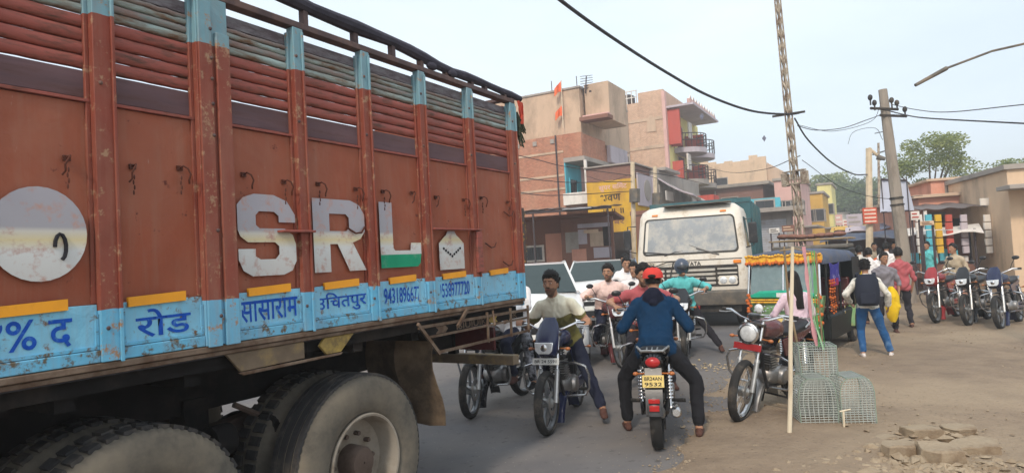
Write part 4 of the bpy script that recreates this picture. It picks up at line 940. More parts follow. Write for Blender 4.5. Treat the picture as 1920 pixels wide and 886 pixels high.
# --- backpack student
lP = G(1634, 670)
def pack(o, HM, k=.9):
    dz = -.165
    up = Vector((0, 0, 1)); m = MB(); rings = []
    for (z, a, b) in ((.93, .06, .12), (.98, .095, .15), (1.15, .105, .16), (1.3, .09, .145), (1.38, .05, .10)):
        rings.append([Vector((-.17+a*math.cos(t), b*math.sin(t), z+dz)) for t in [2*PI*j/16 for j in range(16)]])
    m.loft(rings); b = m.build('backpack', 'backpack', o)
    for s in (-1, 1):
        m = MB(); m.tube([(-.10, s*.09, 1.13), (-.07, s*.11, 1.215), (.04, s*.115, 1.225), (.11, s*.12, 1.12), (.08, s*.14, .93), (-.08, s*.13, .85)], [(.022, .008)]*6, 6); m.build('strap', 'backpack', b)
    m = MB(); m.box(-.285, -.255, -.10, .10, .80, .95); m.build('pocket', 'backpack', b, .01)
pP, HP, _ = person('student with dark backpack, printed shirt and blue jeans walking away', (lP.x, lP.y, 0), rad(66), pelvis=(0, 0, .755), k=.82, lean=.03, head=(0, .05), feet=[(.0, .10, 0), (.10, -.26, 0)], hands=[(.12, .22, .80), (.10, -.27, .74)], grip=False, top='print_shirt', bottom='jeans_blue', shoe='shoe_white', hair='short', vox=.010, hem=.04, face=False, sleeve=.95, arm_r=1.15)
pack(pP, HP)
# --- people further down the right-hand verge
crowd = [
 (1686, 12.8, 80, 'rose_shirt', 'trouser_dark', 'man in faded red shirt walking near the concrete pole', 'short', 1.0, .6),
 (1656, 12.2, 250, 'grey_shirt', 'trouser_dark', 'person in grey top beside the one in faded red', 'short', .96, .6),
 (1630, 15.5, 80, 'white_shirt', 'trouser_dark', 'person in white shirt beyond the student with the backpack', 'short', 1.0, .5),
 (1606, 13.5, 90, 'yellow_cloth', 'trouser_dark', 'woman in yellow beside the rickshaw tail', 'long', .9, .8),
 (1662, 17.5, 60, 'white_shirt', 'jeans_light', 'man in white shirt under the red and white sign', 'short', 1.03, .8),
 (1640, 20.5, 250, 'tan_shirt', 'trouser_dark', 'man in tan shirt in the middle of the crowd', 'short', 1.03, .6),
 (1598, 19.5, 270, 'rose_shirt', 'trouser_dark', 'person in rose shirt behind the rickshaw roof', 'short', .97, .6),
 (1676, 23, 240, 'dark_shirt', 'trouser_dark', 'figure in dark shirt beyond the crowd', 'short', 1.02, .8),
 (1618, 25, 250, 'blue_shirt', 'trouser_dark', 'figure in blue shirt far down the street', 'short', 1.03, .8),
 (1612, 17, 85, 'print_shirt', 'trouser_dark', 'person in patterned shirt between the rickshaw and the crowd', 'short', 1.0, .6),
 (1650, 19, 80, 'orange_cloth', 'orange_cloth', 'woman in orange dress in the middle of the crowd', 'long', .93, .8),
 (1688, 18.5, 265, 'blue_shirt', 'trouser_dark', 'man in blue shirt at the foot of the concrete pole', 'short', 1.0, .6),
 (1632, 28, 90, 'white_shirt', 'trouser_dark', 'small figure in white far down the street', 'short', 1.05, .6),
 (1590, 24, 100, 'pink_shirt', 'trouser_dark', 'figure in pale pink behind the rickshaw', 'short', 1.03, .6),
 (1670, 32, 90, 'tan_shirt', 'trouser_dark', 'small figure in tan near the distant stalls', 'short', 1.05, .6),
 (1740, 20, 200, 'teal_shirt', 'trouser_dark', 'person in teal standing by the right-hand shops', 'short', 1.0, .6),
 (1790, 15, 210, 'tan_shirt', 'trouser_dark', 'shopkeeper in tan shirt by the right-hand stalls', 'short', 1.0, .6),
]
for i, (px, dp, yw, tp, bt, lb, hr, k_, sl) in enumerate(crowd):
    c = at(px, dp, 1.3); s_ = rnd.uniform(.05, .2); k_ *= .89 if dp < 16 else .92
    person(lb, (c.x, c.y, 0), rad(yw), pelvis=(0, 0, .92*k_-.01), k=k_, lean=.04, head=(rnd.uniform(-.4, .4), .05), feet=[(s_, .1, 0), (-s_, -.1, 0)], top=tp, bottom=bt, hair=hr, vox=.015, sleeve=sl, hem=.1, face=dp < 14, group='people walking on the right-hand verge')
# yellow bundle carried beside the student
c = at(1672, 11.9, .7); m = MB(); rings = []
for j in range(8):
    z = 1.02-.09*j; rr = (.04, .12, .15, .14, .16, .13, .12, .05)[j]
    rr *= .72; z -= .16
    rings.append([Vector((c.x+rr*math.cos(t)*(1+.2*math.sin(3*t+j)), c.y+rr*math.sin(t)*(1+.15*math.cos(2*t+j*2)), z)) for t in [2*PI*q/18 for q in range(18)]])
m.loft(rings); tag(m.build('cloth_bundle', 'yellow_cloth'), 'bright yellow cloth bundle held at hip height by the walking people', 'cloth bundle')
# ================================================================ WHITE TIPPER TRUCK facing the camera
K['w_cab'] = mat('cab_white', srgb(220, 212, 198), .45, var=.06, dirt=srgb(168, 150, 124), damt=.35, dscale=3, bump=.03)
K['w_glass'] = mat('dusty_windscreen', srgb(146, 150, 152), .22, var=.16, scale=1.5, dirt=srgb(196, 188, 174), damt=.5, dscale=2, bump=0)
K['w_seal'] = mat('rubber_seal', srgb(70, 68, 64), .7)
K['w_bump'] = mat('grey_bumper', srgb(98, 94, 88), .6, dirt=srgb(130, 116, 98), damt=.5)
K['w_teal'] = mat('teal_body', srgb(62, 98, 104), .5, var=.2, dirt=srgb(96, 104, 96), damt=.3)
K['w_grille'] = mat('grille_silver', srgb(186, 180, 168), .45, 0, dirt=srgb(120, 106, 90), damt=.4)
K['glass_c'] = mat('car_glass', srgb(52, 64, 64), .06, var=.1, bump=0)
K['glass_c'].node_tree.nodes['Principled BSDF'].inputs['Specular IOR Level'].default_value = .22
K['car_white'] = mat('car_white', srgb(222, 222, 220), .2, var=.03, bump=0, dirt=srgb(180, 170, 155), damt=.12)
K['car_silver'] = mat('car_silver', srgb(190, 196, 198), .25, .2, var=.05, bump=0)
K['car_blue'] = mat('car_blue', srgb(120, 136, 160), .25, .2, var=.05, bump=0)
cW = at(1294, 14.6, 1.5); cW.z = 0; hw = (at(1290, 8)-cW); hw.z = 0; yw = math.atan2(hw.y, hw.x)-rad(7.5)
WT = empty('tipper_truck', cW, yw); tag(WT, 'white flat-fronted truck with dusty windscreen coming towards the camera, teal load body behind', 'truck')
# local: x forward (front face at x=0), y left, z up.  the cab is 2.36 wide
def cab_ring(z, xf, hwid, xb=-1.7, rr=.16):
    pts = []
    for (cx, cy, a0) in ((xf-rr, hwid-rr, 0), (xb+rr*.5, hwid-rr*.5, 90), (xb+rr*.5, -hwid+rr*.5, 180), (xf-rr, -hwid+rr, 270)):
        q = rr if a0 in (0, 270) else rr*.5
        for k in range(6):
            a = rad(a0+90*k/5); pts.append(Vector((cx+q*math.cos(a), cy+q*math.sin(a), z)))
    return pts
m = MB(); m.loft([cab_ring(.72, .0, 1.17), cab_ring(.95, .035, 1.18), cab_ring(1.55, .03, 1.18), cab_ring(1.68, .0, 1.175), cab_ring(2.48, -.14, 1.10), cab_ring(2.60, -.20, 1.06, rr=.2), cab_ring(2.69, -.34, .95, rr=.25), cab_ring(2.72, -.5, .8, -1.5, .25)])
cab = m.build('cab', 'w_cab', WT, ang=40)
def onfront(z): return np.interp(z, [.72, .95, 1.55, 1.68, 2.48, 2.6], [0, .035, .03, 0, -.14, -.2])
def panel(name, y0, y1, z0, z1, t, key, parent=WT, r=.05, off=.0, crown=.0):
    # rounded rectangle following the cab front
    pts = []
    for (cy, cz, a0) in ((y1-r, z1-r, 0), (y0+r, z1-r, 90), (y0+r, z0+r, 180), (y1-r, z0+r, 270)):
        for k in range(6): a = rad(a0+90*k/5); pts.append((cy+r*math.cos(a), cz+r*math.sin(a)))
    f = lambda y, z, d: Vector((onfront(z)+off+d+.004, y*(1-.07*max(0, z-1.62)/.8), z))
    n = len(pts); m = MB(); m.add([f(y, z, 0) for y, z in pts]+[f(y, z, t) for y, z in pts], [tuple(range(n, 2*n))]+[(i, (i+1) % n, (i+1) % n+n, i+n) for i in range(n)])
    return m.build(name, key, parent, .004)
panel('windscreen_seal', -1.035, 1.035, 1.62, 2.44, .012, 'w_seal', r=.10)
ws = panel('windscreen', -1.0, 1.0, 1.655, 2.405, .018, 'w_glass', r=.09)
panel('windscreen_trim', -.99, -.93, 1.70, 2.36, .022, 'w_cab', r=.02)
for y, a in ((.75, .62), (-.35, -.1)):
    mm = MB(); s_ = 1
    if y > 0: mm.tube([(.03, .50, 1.60), (.03, .30, 1.70), (-.01, -.02, 1.82)], .008, 6); mm.tube([(.035, .62, 1.58), (.03, .15, 1.74)], .014, 6)
    else: mm.tube([(.03, -.55, 1.60), (.03, -.30, 1.685), (.0, .0, 1.69)], .008, 6); mm.tube([(.035, -.42, 1.64), (.03, -1.0, 1.71)], .012, 6)
    mm.build('wiper', 'black', WT)
panel('crease_trim', -1.08, 1.08, 1.475, 1.49, .008, 'w_seal', r=.006)
# grille: two groups of horizontal silver bars over a dark recess
panel('grille_recess', -.99, .99, .90, 1.36, .008, 'dark', r=.05)
for k in range(4):
    z = .95+.095*k
    panel('grille_bar', -.52, .52, z, z+.055, .03, 'w_grille', r=.02); panel('grille_bar', .56, .97, z+.02 if k > 1 else z, z+.055, .03, 'w_grille', r=.015)
    if k > 1: panel('grille_bar', -.97, -.56, z, z+.055, .03, 'w_grille', r=.02)
for s in (-1, 1):
    hb_ = panel('headlamp', s*.77-.19, s*.77+.19, .93, 1.12, .035, 'w_cab', r=.03)
    for q in (-.09, .09): mm = MB(); mm.ball((.075, s*.77+q, 1.025), (.02, .075, .075), 14); mm.build('lens', 'lens', hb_)
    panel('side_marker', s*.98-.08, s*.98+.08, 1.38, 1.45, .03, 'orangelens', r=.015)
text('badge', 'TATA', .085, 'w_seal', WT, frame((.052, .08, 1.41), (0, 1, 0), (0, 0, 1)), 0, width=.30, bold=.02)
for k in range(2): panel('badge_bar', -.28, -.13, 1.385+.035*k, 1.395+.035*k, .02, 'w_seal', r=.004)
text('badge', '222', .06, 'w_seal', WT, frame((.05, -.86, 1.42), (0, 1, 0), (0, 0, 1)), 0, width=.16)
mm = MB(); mm.tube([(.06, -.35, 1.48), (.09, -.42, 1.2), (.07, -.46, .95)], .014, 6); mm.tube([(.05, -.2, 1.47), (.1, -.5, 1.46), (.06, -.75, 1.38)], .012, 6); mm.build('cable_tie', 'w_seal', WT)
mm = MB(); mm.loft([[Vector((x, y, z)) for x, z in ((.10, .50), (.12, .56), (.12, .78), (.08, .82), (-.15, .82), (-.15, .50))] for y in (-1.19, -1.1, 1.1, 1.19)]); mm.build('bumper', 'w_bump', WT, .01)
panel('number_plate', -.10, .16, .42, .50, .11, 'redpaint', r=.01)
mm = MB(); mm.box(-.1, .0, -1.0, 1.0, .35, .5); mm.build('underrun_bar', 'dark', WT)
mm = MB(); mm.box(-.42, -.06, -.55, .9, 2.70, 2.72); mm.build('roof_mat', 'w_bump', WT)
for y in (-.8, .8): panel('roof_marker', y-.07, y+.07, 2.50, 2.54, .02, 'orangelens', r=.01)
for s in (-1, 1):     # mirrors, door glass
    mm = MB(); mm.tube([(-.05, s*1.16, 2.3), (.08, s*1.32, 2.3), (.08, s*1.34, 1.75), (-.02, s*1.18, 1.7)], .014, 6); mm.build('mirror_arm', 'black', WT)
    mm = MB(); mm.box(.07, .12, s*1.25, s*1.42, 1.78, 2.22); mm.build('mirror', 'black', WT, .02)
    mm = MB(); mm.add([(-.32, s*1.152, 1.7), (-1.1, s*1.152, 1.7), (-1.1, s*1.09, 2.38), (-.42, s*1.09, 2.38)], [(0, 1, 2, 3)]); mm.add([(-.32, s*1.18, 1.7), (-1.1, s*1.18, 1.7), (-1.1, s*1.115, 2.38), (-.42, s*1.115, 2.38)], [(0, 1, 2, 3)]); mm.add([(-.32, s*1.18, 1.7), (-1.1, s*1.18, 1.7), (-1.1, s*1.1, 1.68), (-.32, s*1.1, 1.68)], [(0, 1, 2, 3)]); mm.build('door_glass', 'glassdark', WT)
    mm = MB(); mm.box(-.7, -.3, s*.95, s*1.16, .55, .60); mm.box(-.7, -.3, s*.95, s*1.16, .35, .39); mm.build('step', 'dark', WT)
mm = MB(); mm.box(-6.2, -1.95, -1.20, 1.20, 1.15, 2.78)
mm.build('load_body', 'w_teal', WT, .01)
for k in range(6):
    for s in (-1, 1): mm = MB(); mm.box(-2.1-.6*k, -2.0-.6*k, s*1.202, s*1.24, 1.15, 2.80); mm.build('body_rib', 'w_teal', WT, .005)
mm = MB(); mm.box(-2.0, -1.93, -1.21, 1.21, 2.785, 2.90); mm.build('body_headboard', 'w_teal', WT, .005)
mm = MB(); mm.box(-6.4, -.3, -.45, .45, .75, 1.1); mm.build('chassis', 't_under', WT)
for x in (-.75, -4.6, -5.95):
    for s in (-1, 1):
        t = empty('wheel', (x, s*1.0, .5)); t.parent = WT
        mm = MB(); mm.lathe([(.3, -.13), (.45, -.14), (.5, -.11), (.51, 0), (.5, .11), (.45, .14), (.3, .13)], 32, 'y'); mm.build('tyre', 'rubber', t)
        mm = MB(); mm.lathe([(.02, -.10), (.12, -.10), (.25, -.06), (.29, -.135), (.29, .135), (.25, .06), (.12, .10), (.02, .10)], 28, 'y'); mm.build('rim', 't_rim', t)
# ================================================================ CARS
def car(label, px, depth, yaw_to, body, h=1.5, wd=1.66, ln=3.7, group='cars queuing behind the lorry', hood=.95):
    c = at(px, depth); d = at(yaw_to, 3)-c; d.z = 0
    t = empty('parked_car', c, math.atan2(d.y, d.x)); t.name = 'car'; tag(t, label, 'car', group)
    hw_ = wd/2
    def sec(x, z0, z1, w0, w1, w2):   # cross ring: bottom, belt, top
        return [Vector((x, y, z)) for y, z in ((-w0, z0), (-w0-.02, (z0+z1)/2), (-w1, z1-.05), (-w2, z1), (0, z1+.03), (w2, z1), (w1, z1-.05), (w0+.02, (z0+z1)/2), (w0, z0))]
    F = 0
    m = MB(); m.loft([sec(.0, .35, .62, hw_*.80, hw_*.74, hw_*.6), sec(-.08, .25, .86, hw_*.93, hw_*.86, hw_*.7), sec(-.35, .22, .96, hw_, hw_*.93, hw_*.75), sec(-hood, .22, 1.11*h/1.6, hw_, hw_*.95, hw_*.8), sec(-hood-.6, .22, 1.13*h/1.6, hw_, hw_*.96, hw_*.85), sec(-ln+.6, .22, 1.13*h/1.6, hw_, hw_*.96, hw_*.85), sec(-ln+.1, .25, 1.03*h/1.6, hw_*.96, hw_*.9, hw_*.8), sec(-ln, .35, .8, hw_*.85, hw_*.8, hw_*.6)])
    m.build('body', body, t, ang=50)
    z0 = 1.13*h/1.6
    def cs(x, z, w_): return [Vector((x, y, z)) for y in (-w_, -w_*.5, 0, w_*.5, w_)]
    xa, xb, xc, xd = -hood+.02, -hood-.80, -ln+.75, -ln+.25
    A = [(xa, z0, hw_*.88), (xb, h-.03, hw_*.70), (xb-.3, h, hw_*.70), (xc, h-.02, hw_*.68), (xd, z0, hw_*.84)]
    m = MB(); rings = []
    for (x, z, w_) in A: rings.append(cs(x, z, w_))
    m.loft(rings[1:4], cap=False, close=False); m.loft([[v-Vector((0, 0, .04)) for v in q] for q in rings[1:4]], cap=False, close=False)
    m.build('roof', body, t, ang=50)
    m = MB(); m.quad(rings[0][0], rings[0][4], rings[1][4], rings[1][0]); m.build('windscreen', 'glass_c', t)
    m = MB(); m.quad(rings[3][0], rings[3][4], rings[4][4], rings[4][0]); m.build('rear_window', 'glass_c', t)
    for s, i in ((-1, 0), (1, 4)):
        m = MB(); m.add([rings[j][i] for j in (0, 1, 2, 3, 4)], [(0, 1, 2, 3, 4)]); m.build('side_window', 'glassdark', t)
        for a, b in ((0, 1), (3, 4)): m = MB(); m.tube([rings[a][i], rings[b][i]], .022, 6); m.build('roof_pillar', body, t)
        m = MB(); m.tube([rings[1][i], rings[2][i], rings[3][i]], .026, 6); m.build('roof_edge', body, t)
        m = MB(); m.tube([(rings[0][i]+rings[4][i])*.5, (rings[2][i]+rings[3][i])*.5], .03, 6); m.build('roof_pillar', body, t)
        m = MB(); m.ball((-hood-.25, s*(hw_+.10), 1.05), (.07, .11, .08), 10); m.build('wing_mirror', body, t)
        m = MB(); m.ball((-.08, s*hw_*.74, .70), (.12, .17, .085), 12); m.build('headlamp', 'lens', t)
    m = MB(); m.box(-.02, .015, -hw_*.45, hw_*.45, .58, .68); m.build('grille', 'black', t, .01)
    m = MB(); m.box(-.02, .02, -hw_*.55, hw_*.55, .33, .47); m.build('air_intake', 'black', t, .01)
    m = MB(); m.box(.015, .03, -.25, .25, .48, .57); m.build('number_plate', 'plate_w', t, .004)
    m = MB(); m.tube([(-hood-.02, -.5, 1.01), (-hood-.1, .1, 1.05)], .01, 5); m.tube([(-hood-.02, .1, 1.01), (-hood-.1, .6, 1.05)], .01, 5); m.build('wiper', 'black', t)
    for x in (-.72, -ln+.75):
        for s in (-1, 1):
            w_ = empty('wheel', (x, s*(hw_-.08), .3)); w_.parent = t
            m = MB(); m.lathe([(.18, -.09), (.27, -.1), (.3, -.06), (.3, .06), (.27, .1), (.18, .09)], 28, 'y'); m.build('tyre', 'rubber', w_)
            m = MB(); m.lathe([(.01, -.08), (.1, -.085), (.18, -.095), (.18, .095), (.1, .085), (.01, .08)], 20, 'y'); m.build('rim', 'alu', w_)
    return t
car('white hatchback with dark windscreen right behind the lorry tail', 1000, 9.9, 940, 'car_white', h=1.62, wd=1.72, hood=.75)
car('white car further back, just left of the tipper truck', 1126, 15.0, 1060, 'car_white', h=1.58, wd=1.72, hood=.85)
car('blue grey car furthest back in the queue, beside the truck cab', 1160, 19.2, 1110, 'car_blue', h=1.55)
# ================================================================ AUTO-RICKSHAW
K['r_roof'] = mat('canvas_hood', srgb(84, 92, 110), .85, var=.15, bump=.4, bdist=.01, dirt=srgb(100, 96, 92), damt=.4)
K['r_dark'] = mat('rickshaw_dark', srgb(26, 30, 30), .5, dirt=srgb(60, 56, 50), damt=.3)
K['r_yel'] = mat('rickshaw_yellow', srgb(234, 182, 64), .5, dirt=srgb(180, 92, 40), damt=.5, dscale=14)
K['r_teal'] = mat('rickshaw_teal', srgb(34, 160, 130), .35, bump=0); K['r_green'] = mat('rickshaw_green', srgb(120, 160, 110), .4, dirt=srgb(150, 140, 90), damt=.4, dscale=10)
K['r_glass'] = mat('rickshaw_glass', srgb(110, 128, 130), .1, bump=0, dirt=srgb(130, 136, 130), damt=.3)
K['gar_red'] = mat('garland_red', srgb(176, 44, 60), .8); K['gar_or'] = mat('garland_orange', srgb(196, 104, 50), .8); K['gar_blue'] = mat('cloth_blue_violet', srgb(56, 52, 140), .8, dirt=srgb(190, 180, 210), damt=.3, dscale=14); K['gar_mag'] = mat('cloth_magenta', srgb(170, 40, 90), .8)
cR = at(1476, 10.2); dR = at(1421, 4)-cR; dR.z = 0
AR = empty('auto_rickshaw', cR, math.atan2(dR.y, dR.x)-rad(-24)); tag(AR, 'decorated auto-rickshaw with dark canvas hood, garlands and teal stripe below its windscreen', 'auto rickshaw')
AR.rotation_euler.z = math.atan2(dR.y, dR.x)+rad(-15); AR.scale = (.92, .86, .92)
def rp(name, key, fn, *a, bevel=0, parent=AR, **k): mm = MB(); getattr(mm, fn)(*a, **k); return mm.build(name, key, parent, bevel)
# local: front at x=0, going back to -2.7, width 1.3
fr = lambda z: -.0 - max(0, z-.95)*.22
mm = MB(); mm.loft([[Vector((fr(z)-.02-.12*abs(u)**3+b, u*w_, z)) for u in (-1, -.7, -.35, 0, .35, .7, 1)]+[Vector((fr(z)-.30, u*w_, z)) for u in (1, -1)] for z, w_, b in ((.45, .50, -.1), (.60, .56, .03), (.80, .60, .04), (.98, .63, 0))]); mm.build('front_panel', 'r_green', AR, ang=50)
rp('windscreen', 'r_glass', 'add', [(fr(1.02), -.58, 1.02), (fr(1.02), .58, 1.02), (fr(1.52), .56, 1.52), (fr(1.52), -.56, 1.52)], [(0, 1, 2, 3)])
mm = MB()
for a, b in (((fr(1.0), -.62, 1.0), (fr(1.56), -.60, 1.56)), ((fr(1.0), .62, 1.0), (fr(1.56), .60, 1.56)), ((fr(1.55), -.60, 1.55), (fr(1.55), .60, 1.55)), ((fr(1.0), -.62, 1.0), (fr(1.0), .62, 1.0)), ((fr(1.0), 0, 1.0), (fr(1.55), 0, 1.55))): mm.tube([a, b], .018, 8)
mm.build('windscreen_frame', 'chrome', AR)
mm = MB(); mm.loft([[Vector((fr(1.0)+.02, y, 1.04+s*.5)), Vector((fr(1.0)+.075, y, 1.03+s*.3)), Vector((fr(1.0)+.075, y, .99)), Vector((fr(1.0)+.02, y, .96))] for y, s in ((-.55, -.02), (-.4, .10), (0, .12), (.4, .10), (.55, -.02))]); mm.build('sun_stripe', 'r_teal', AR, ang=50)
rp('white_stripe', 'white', 'box', fr(1.0)+.072, fr(1.0)+.082, -.09, .07, .99, 1.06)
for z in (.89, .93): rp('trim_strip', 'r_yel', 'box', -.02, .055, -.56, .56, z, z+.025, bevel=.006)
rp('trim_strip', 'r_yel', 'box', fr(1.6)-.02, fr(1.6)+.06, -.66, .66, 1.56, 1.66, bevel=.01)
mm = MB()
for k in range(25): mm.ball((fr(1.6)+.07, -.64+.0533*k, 1.55+.012*math.sin(k*2.1)), (.025, .03, .03), 6)
mm.build('garland', 'gar_or', AR)
mm = MB()
for k in range(25): mm.ball((fr(1.6)+.07, -.64+.0533*k, 1.67+.012*math.sin(k*1.3)), (.022, .03, .022), 6)
mm.build('garland', 'r_yel', AR)
mm = MB()
for y in (-.60, .60):
    for k in range(12): mm.ball((.03+fr(1-.0)*0+.01*math.sin(k), y+.03*math.sin(k*2), 1.02-.045*k), (.03, .035, .03), 6)
mm.build('garland', 'gar_or', AR)
mm = MB(); mm.tube([(.02, -.6, .72), (.14, -.5, .70), (.16, 0, .70), (.14, .5, .70), (.02, .6, .72)], .016, 8); mm.tube([(.02, -.6, .50), (.14, -.5, .48), (.16, 0, .48), (.14, .5, .48), (.02, .6, .50)], .016, 8)
for y in (-.45, -.3, -.15, 0, .15, .3, .45): mm.tube([(.15, y, .49), (.15, y, .71)], .008, 6)
mm.build('front_guard', 'chrome', AR)
for y in (-.42, .42): rp('headlamp', 'lens', 'ball', (.05, y, .80), (.04, .08, .08), 14)
rp('centre_lamp', 'lens', 'ball', (.07, 0, .82), (.03, .06, .06), 12)
rp('number_plate', 'plate_y', 'box', .17, .175, -.16, .16, .55, .65)
mm = MB(); rnd2 = random.Random(5)
for k in range(26): mm.ball((.07+.02*rnd2.random(), rnd2.uniform(-.5, .5), rnd2.uniform(.73, .87)), .018, 5)
mm.build('stud_row', 'chrome', AR, kind='stuff')
# hood (convex canvas), side openings, body
def rr(x, z1, w_): return [Vector((x, y, z)) for y, z in ((-w_, 1.50), (-w_-.01, z1-.16), (-w_+.07, z1-.05), (-w_*.5, z1-.01), (0, z1), (w_*.5, z1-.01), (w_-.07, z1-.05), (w_+.01, z1-.16), (w_, 1.50))]
mm = MB(); mm.loft([rr(-.13, 1.72, .66), rr(-.35, 1.75, .68), rr(-.9, 1.77, .69), rr(-1.6, 1.75, .69), rr(-2.2, 1.73, .69), rr(-2.62, 1.67, .66)]); mm.build('canvas_hood', 'r_roof', AR, ang=60)
mm = MB(); mm.loft([[Vector((x, y, z)) for y, z in ((-.66, .24), (-.68, .62), (-.64, .66), (.64, .66), (.68, .62), (.66, .24))] for x in (-.35, -2.6, )]); mm.build('body', 'r_dark', AR, .02)
rp('rear_wall', 'r_dark', 'box', -2.62, -2.56, -.66, .66, .64, 1.55, bevel=.01)
for s in (-1, 1):
    for x in (-.30, -1.2, -2.55): rp('hood_post', 'r_dark', 'tube', [(x, s*.64, .6), (x, s*.66, 1.6)], .02, 6)
    rp('side_rail', 'chrome', 'tube', [(-1.2, s*.68, .95), (-2.5, s*.68, .95)], .012, 6)
    rp('side_curtain', 'r_dark', 'box', -2.60, -2.0, s*.685, s*.70, .24, 1.56)
    mm = MB(); mm.loft([[Vector((-2.1+.34*math.cos(a)*q, s*y, .33+.36*math.sin(a)*q)) for q, y in ((1.0, .55), (1.0, .73), (.92, .73), (.92, .55))] for a in [PI*j/10 for j in range(11)]]); mm.build('mudguard', 'r_green', AR)
    w_ = empty('wheel', (-2.1, s*.60, .24)); w_.parent = AR
    m_ = MB(); m_.lathe([(.14, -.05), (.21, -.055), (.24, -.03), (.24, .03), (.21, .055), (.14, .05)], 28, 'y'); m_.build('tyre', 'rubber', w_); m_ = MB(); m_.lathe([(.01, -.05), (.14, -.055), (.14, .055), (.01, .05)], 20, 'y'); m_.build('rim', 't_rim', w_)
w_ = empty('wheel', (-.15, 0, .24)); w_.parent = AR
m_ = MB(); m_.lathe([(.14, -.05), (.21, -.055), (.24, -.03), (.24, .03), (.21, .055), (.14, .05)], 28, 'y'); m_.build('tyre', 'rubber', w_); m_ = MB(); m_.lathe([(.01, -.05), (.14, -.055), (.14, .055), (.01, .05)], 20, 'y'); m_.build('rim', 't_rim', w_)
rp('mudguard', 'r_yel', 'loft', [[Vector((-.15+.29*math.cos(a)*q, y, .26+.30*math.sin(a)*q)) for q, y in ((1, -.09), (1, .09), (.93, .09), (.93, -.09))] for a in [PI*j/10 for j in range(11)]])
for x, z in ((-1.0, .78), (-1.9, .78)): rp('seat', 'maroon', 'box', x-.22, x+.22, -.6, .6, z-.12, z, bevel=.04); rp('seat_back', 'maroon', 'box', x-.28, x-.2, -.6, .6, z, z+.42, bevel=.03)
# side seen to the right: patterned cloth in the opening, orange garlands, studded flap (that side is the vehicle's left)
mm = MB(); mm.loft([[Vector((-.42-.68*u, .685+.012*math.sin(u*9+v*4), 1.52-.34*v-.05*math.sin(u*3.1))) for v in (0, .33, .66, 1)] for u in [j/8 for j in range(9)]], cap=False, close=False); mm.build('side_cloth', 'gar_blue', AR)
mm = MB(); mm.loft([[Vector((-.42-.5*u, .695+.012*math.sin(u*9+v*4), 1.24-.12*v)) for v in (0, 1)] for u in [j/8 for j in range(9)]], cap=False, close=False); mm.build('side_cloth', 'gar_mag', AR)
for x0 in (-.34, -.48, -.62):
    mm = MB()
    for k in range(12): mm.ball((x0-.03*math.sin(k*.9), .70, 1.22-.045*k*(1+.1*math.sin(x0*9))), .018+.008*math.sin(k*2.3), 5)
    mm.build('garland', 'gar_or', AR)
mm = MB()
for k in range(5): mm.box(-1.28, -1.22, .685, .70, .60+.09*k, .65+.09*k)
mm.build('stud_strip', 'chrome', AR, .005)
rp('driver_seat', 'maroon', 'box', -.75, -.45, -.3, .3, .6, .8, bevel=.04)
rp('handlebar', 'black', 'tube', [(-.32, -.28, 1.02), (-.26, 0, 1.0), (-.32, .28, 1.02)], .014, 6)
ctr = AR.matrix_basis @ Vector((-.62, 0, 0))
# ================================================================ GROUND, ROAD, VERGE
SD = Vector((math.sin(rad(28.8)), math.cos(rad(28.8)), 0)); SN = Vector((SD.y, -SD.x, 0))      # street direction, and to its right
def ground_mat(name, c1, c2, c3, sc, bump=.5, rough=.95, bd=.02):
    m, n, b = nodes(name)
    t = tex(n, sc, 8, rough=.65); c = mixc(n, ramp(n, t, .35, .68), c1, c2)
    c = mixc(n, ramp(n, tex(n, sc*.22, 5, dist=.6), .45, .62), c, mixc(n, .55, c, c3))
    c = mixc(n, ramp(n, tex(n, sc*14, 3), .60, .72), c, mixc(n, .5, c, (.05, .045, .04)))
    c = mixc(n, ramp(n, tex(n, sc*22, 2, kind='v'), .06, .12), mixc(n, .35, c, (.5, .45, .38)), c)
    c = mixc(n, ramp(n, tex(n, sc*.9, 7, dist=1.2, rough=.7), .62, .76), c, mixc(n, 1, c, (.82, .80, .78), 'MULTIPLY'))
    n.links.new(c, b.inputs['Base Color']); b.inputs['Roughness'].default_value = rough; b.inputs['Specular IOR Level'].default_value = .2
    bumpit(n, b, tex(n, sc*10, 6), bump, bd); return m
K['g_dirt'] = ground_mat('dry_earth', srgb(148, 130, 110), srgb(130, 114, 96), srgb(166, 148, 126), 1.1)
K['g_road'] = ground_mat('dusty_asphalt', srgb(110, 107, 106), srgb(94, 92, 94), srgb(138, 127, 114), .7, .35, .9, .008)
K['g_verge'] = ground_mat('trodden_earth', srgb(144, 126, 106), srgb(122, 106, 90), srgb(164, 146, 122), 1.9, .9)
m = MB(); nx, ny = 60, 60
def gpos(i, j): return (math.copysign(abs(i)**2.2, i), math.copysign(abs(j)**2.2, j))
R_ = [-1+2*k/60 for k in range(61)]
vs = [(math.copysign(abs(a)**3, a)*900, math.copysign(abs(b)**3, b)*900, -.012) for b in R_ for a in R_]
m.add(vs, [(j*61+i, j*61+i+1, (j+1)*61+i+1, (j+1)*61+i) for j in range(60) for i in range(60)]); m.build('ground', 'g_dirt', kind='structure')
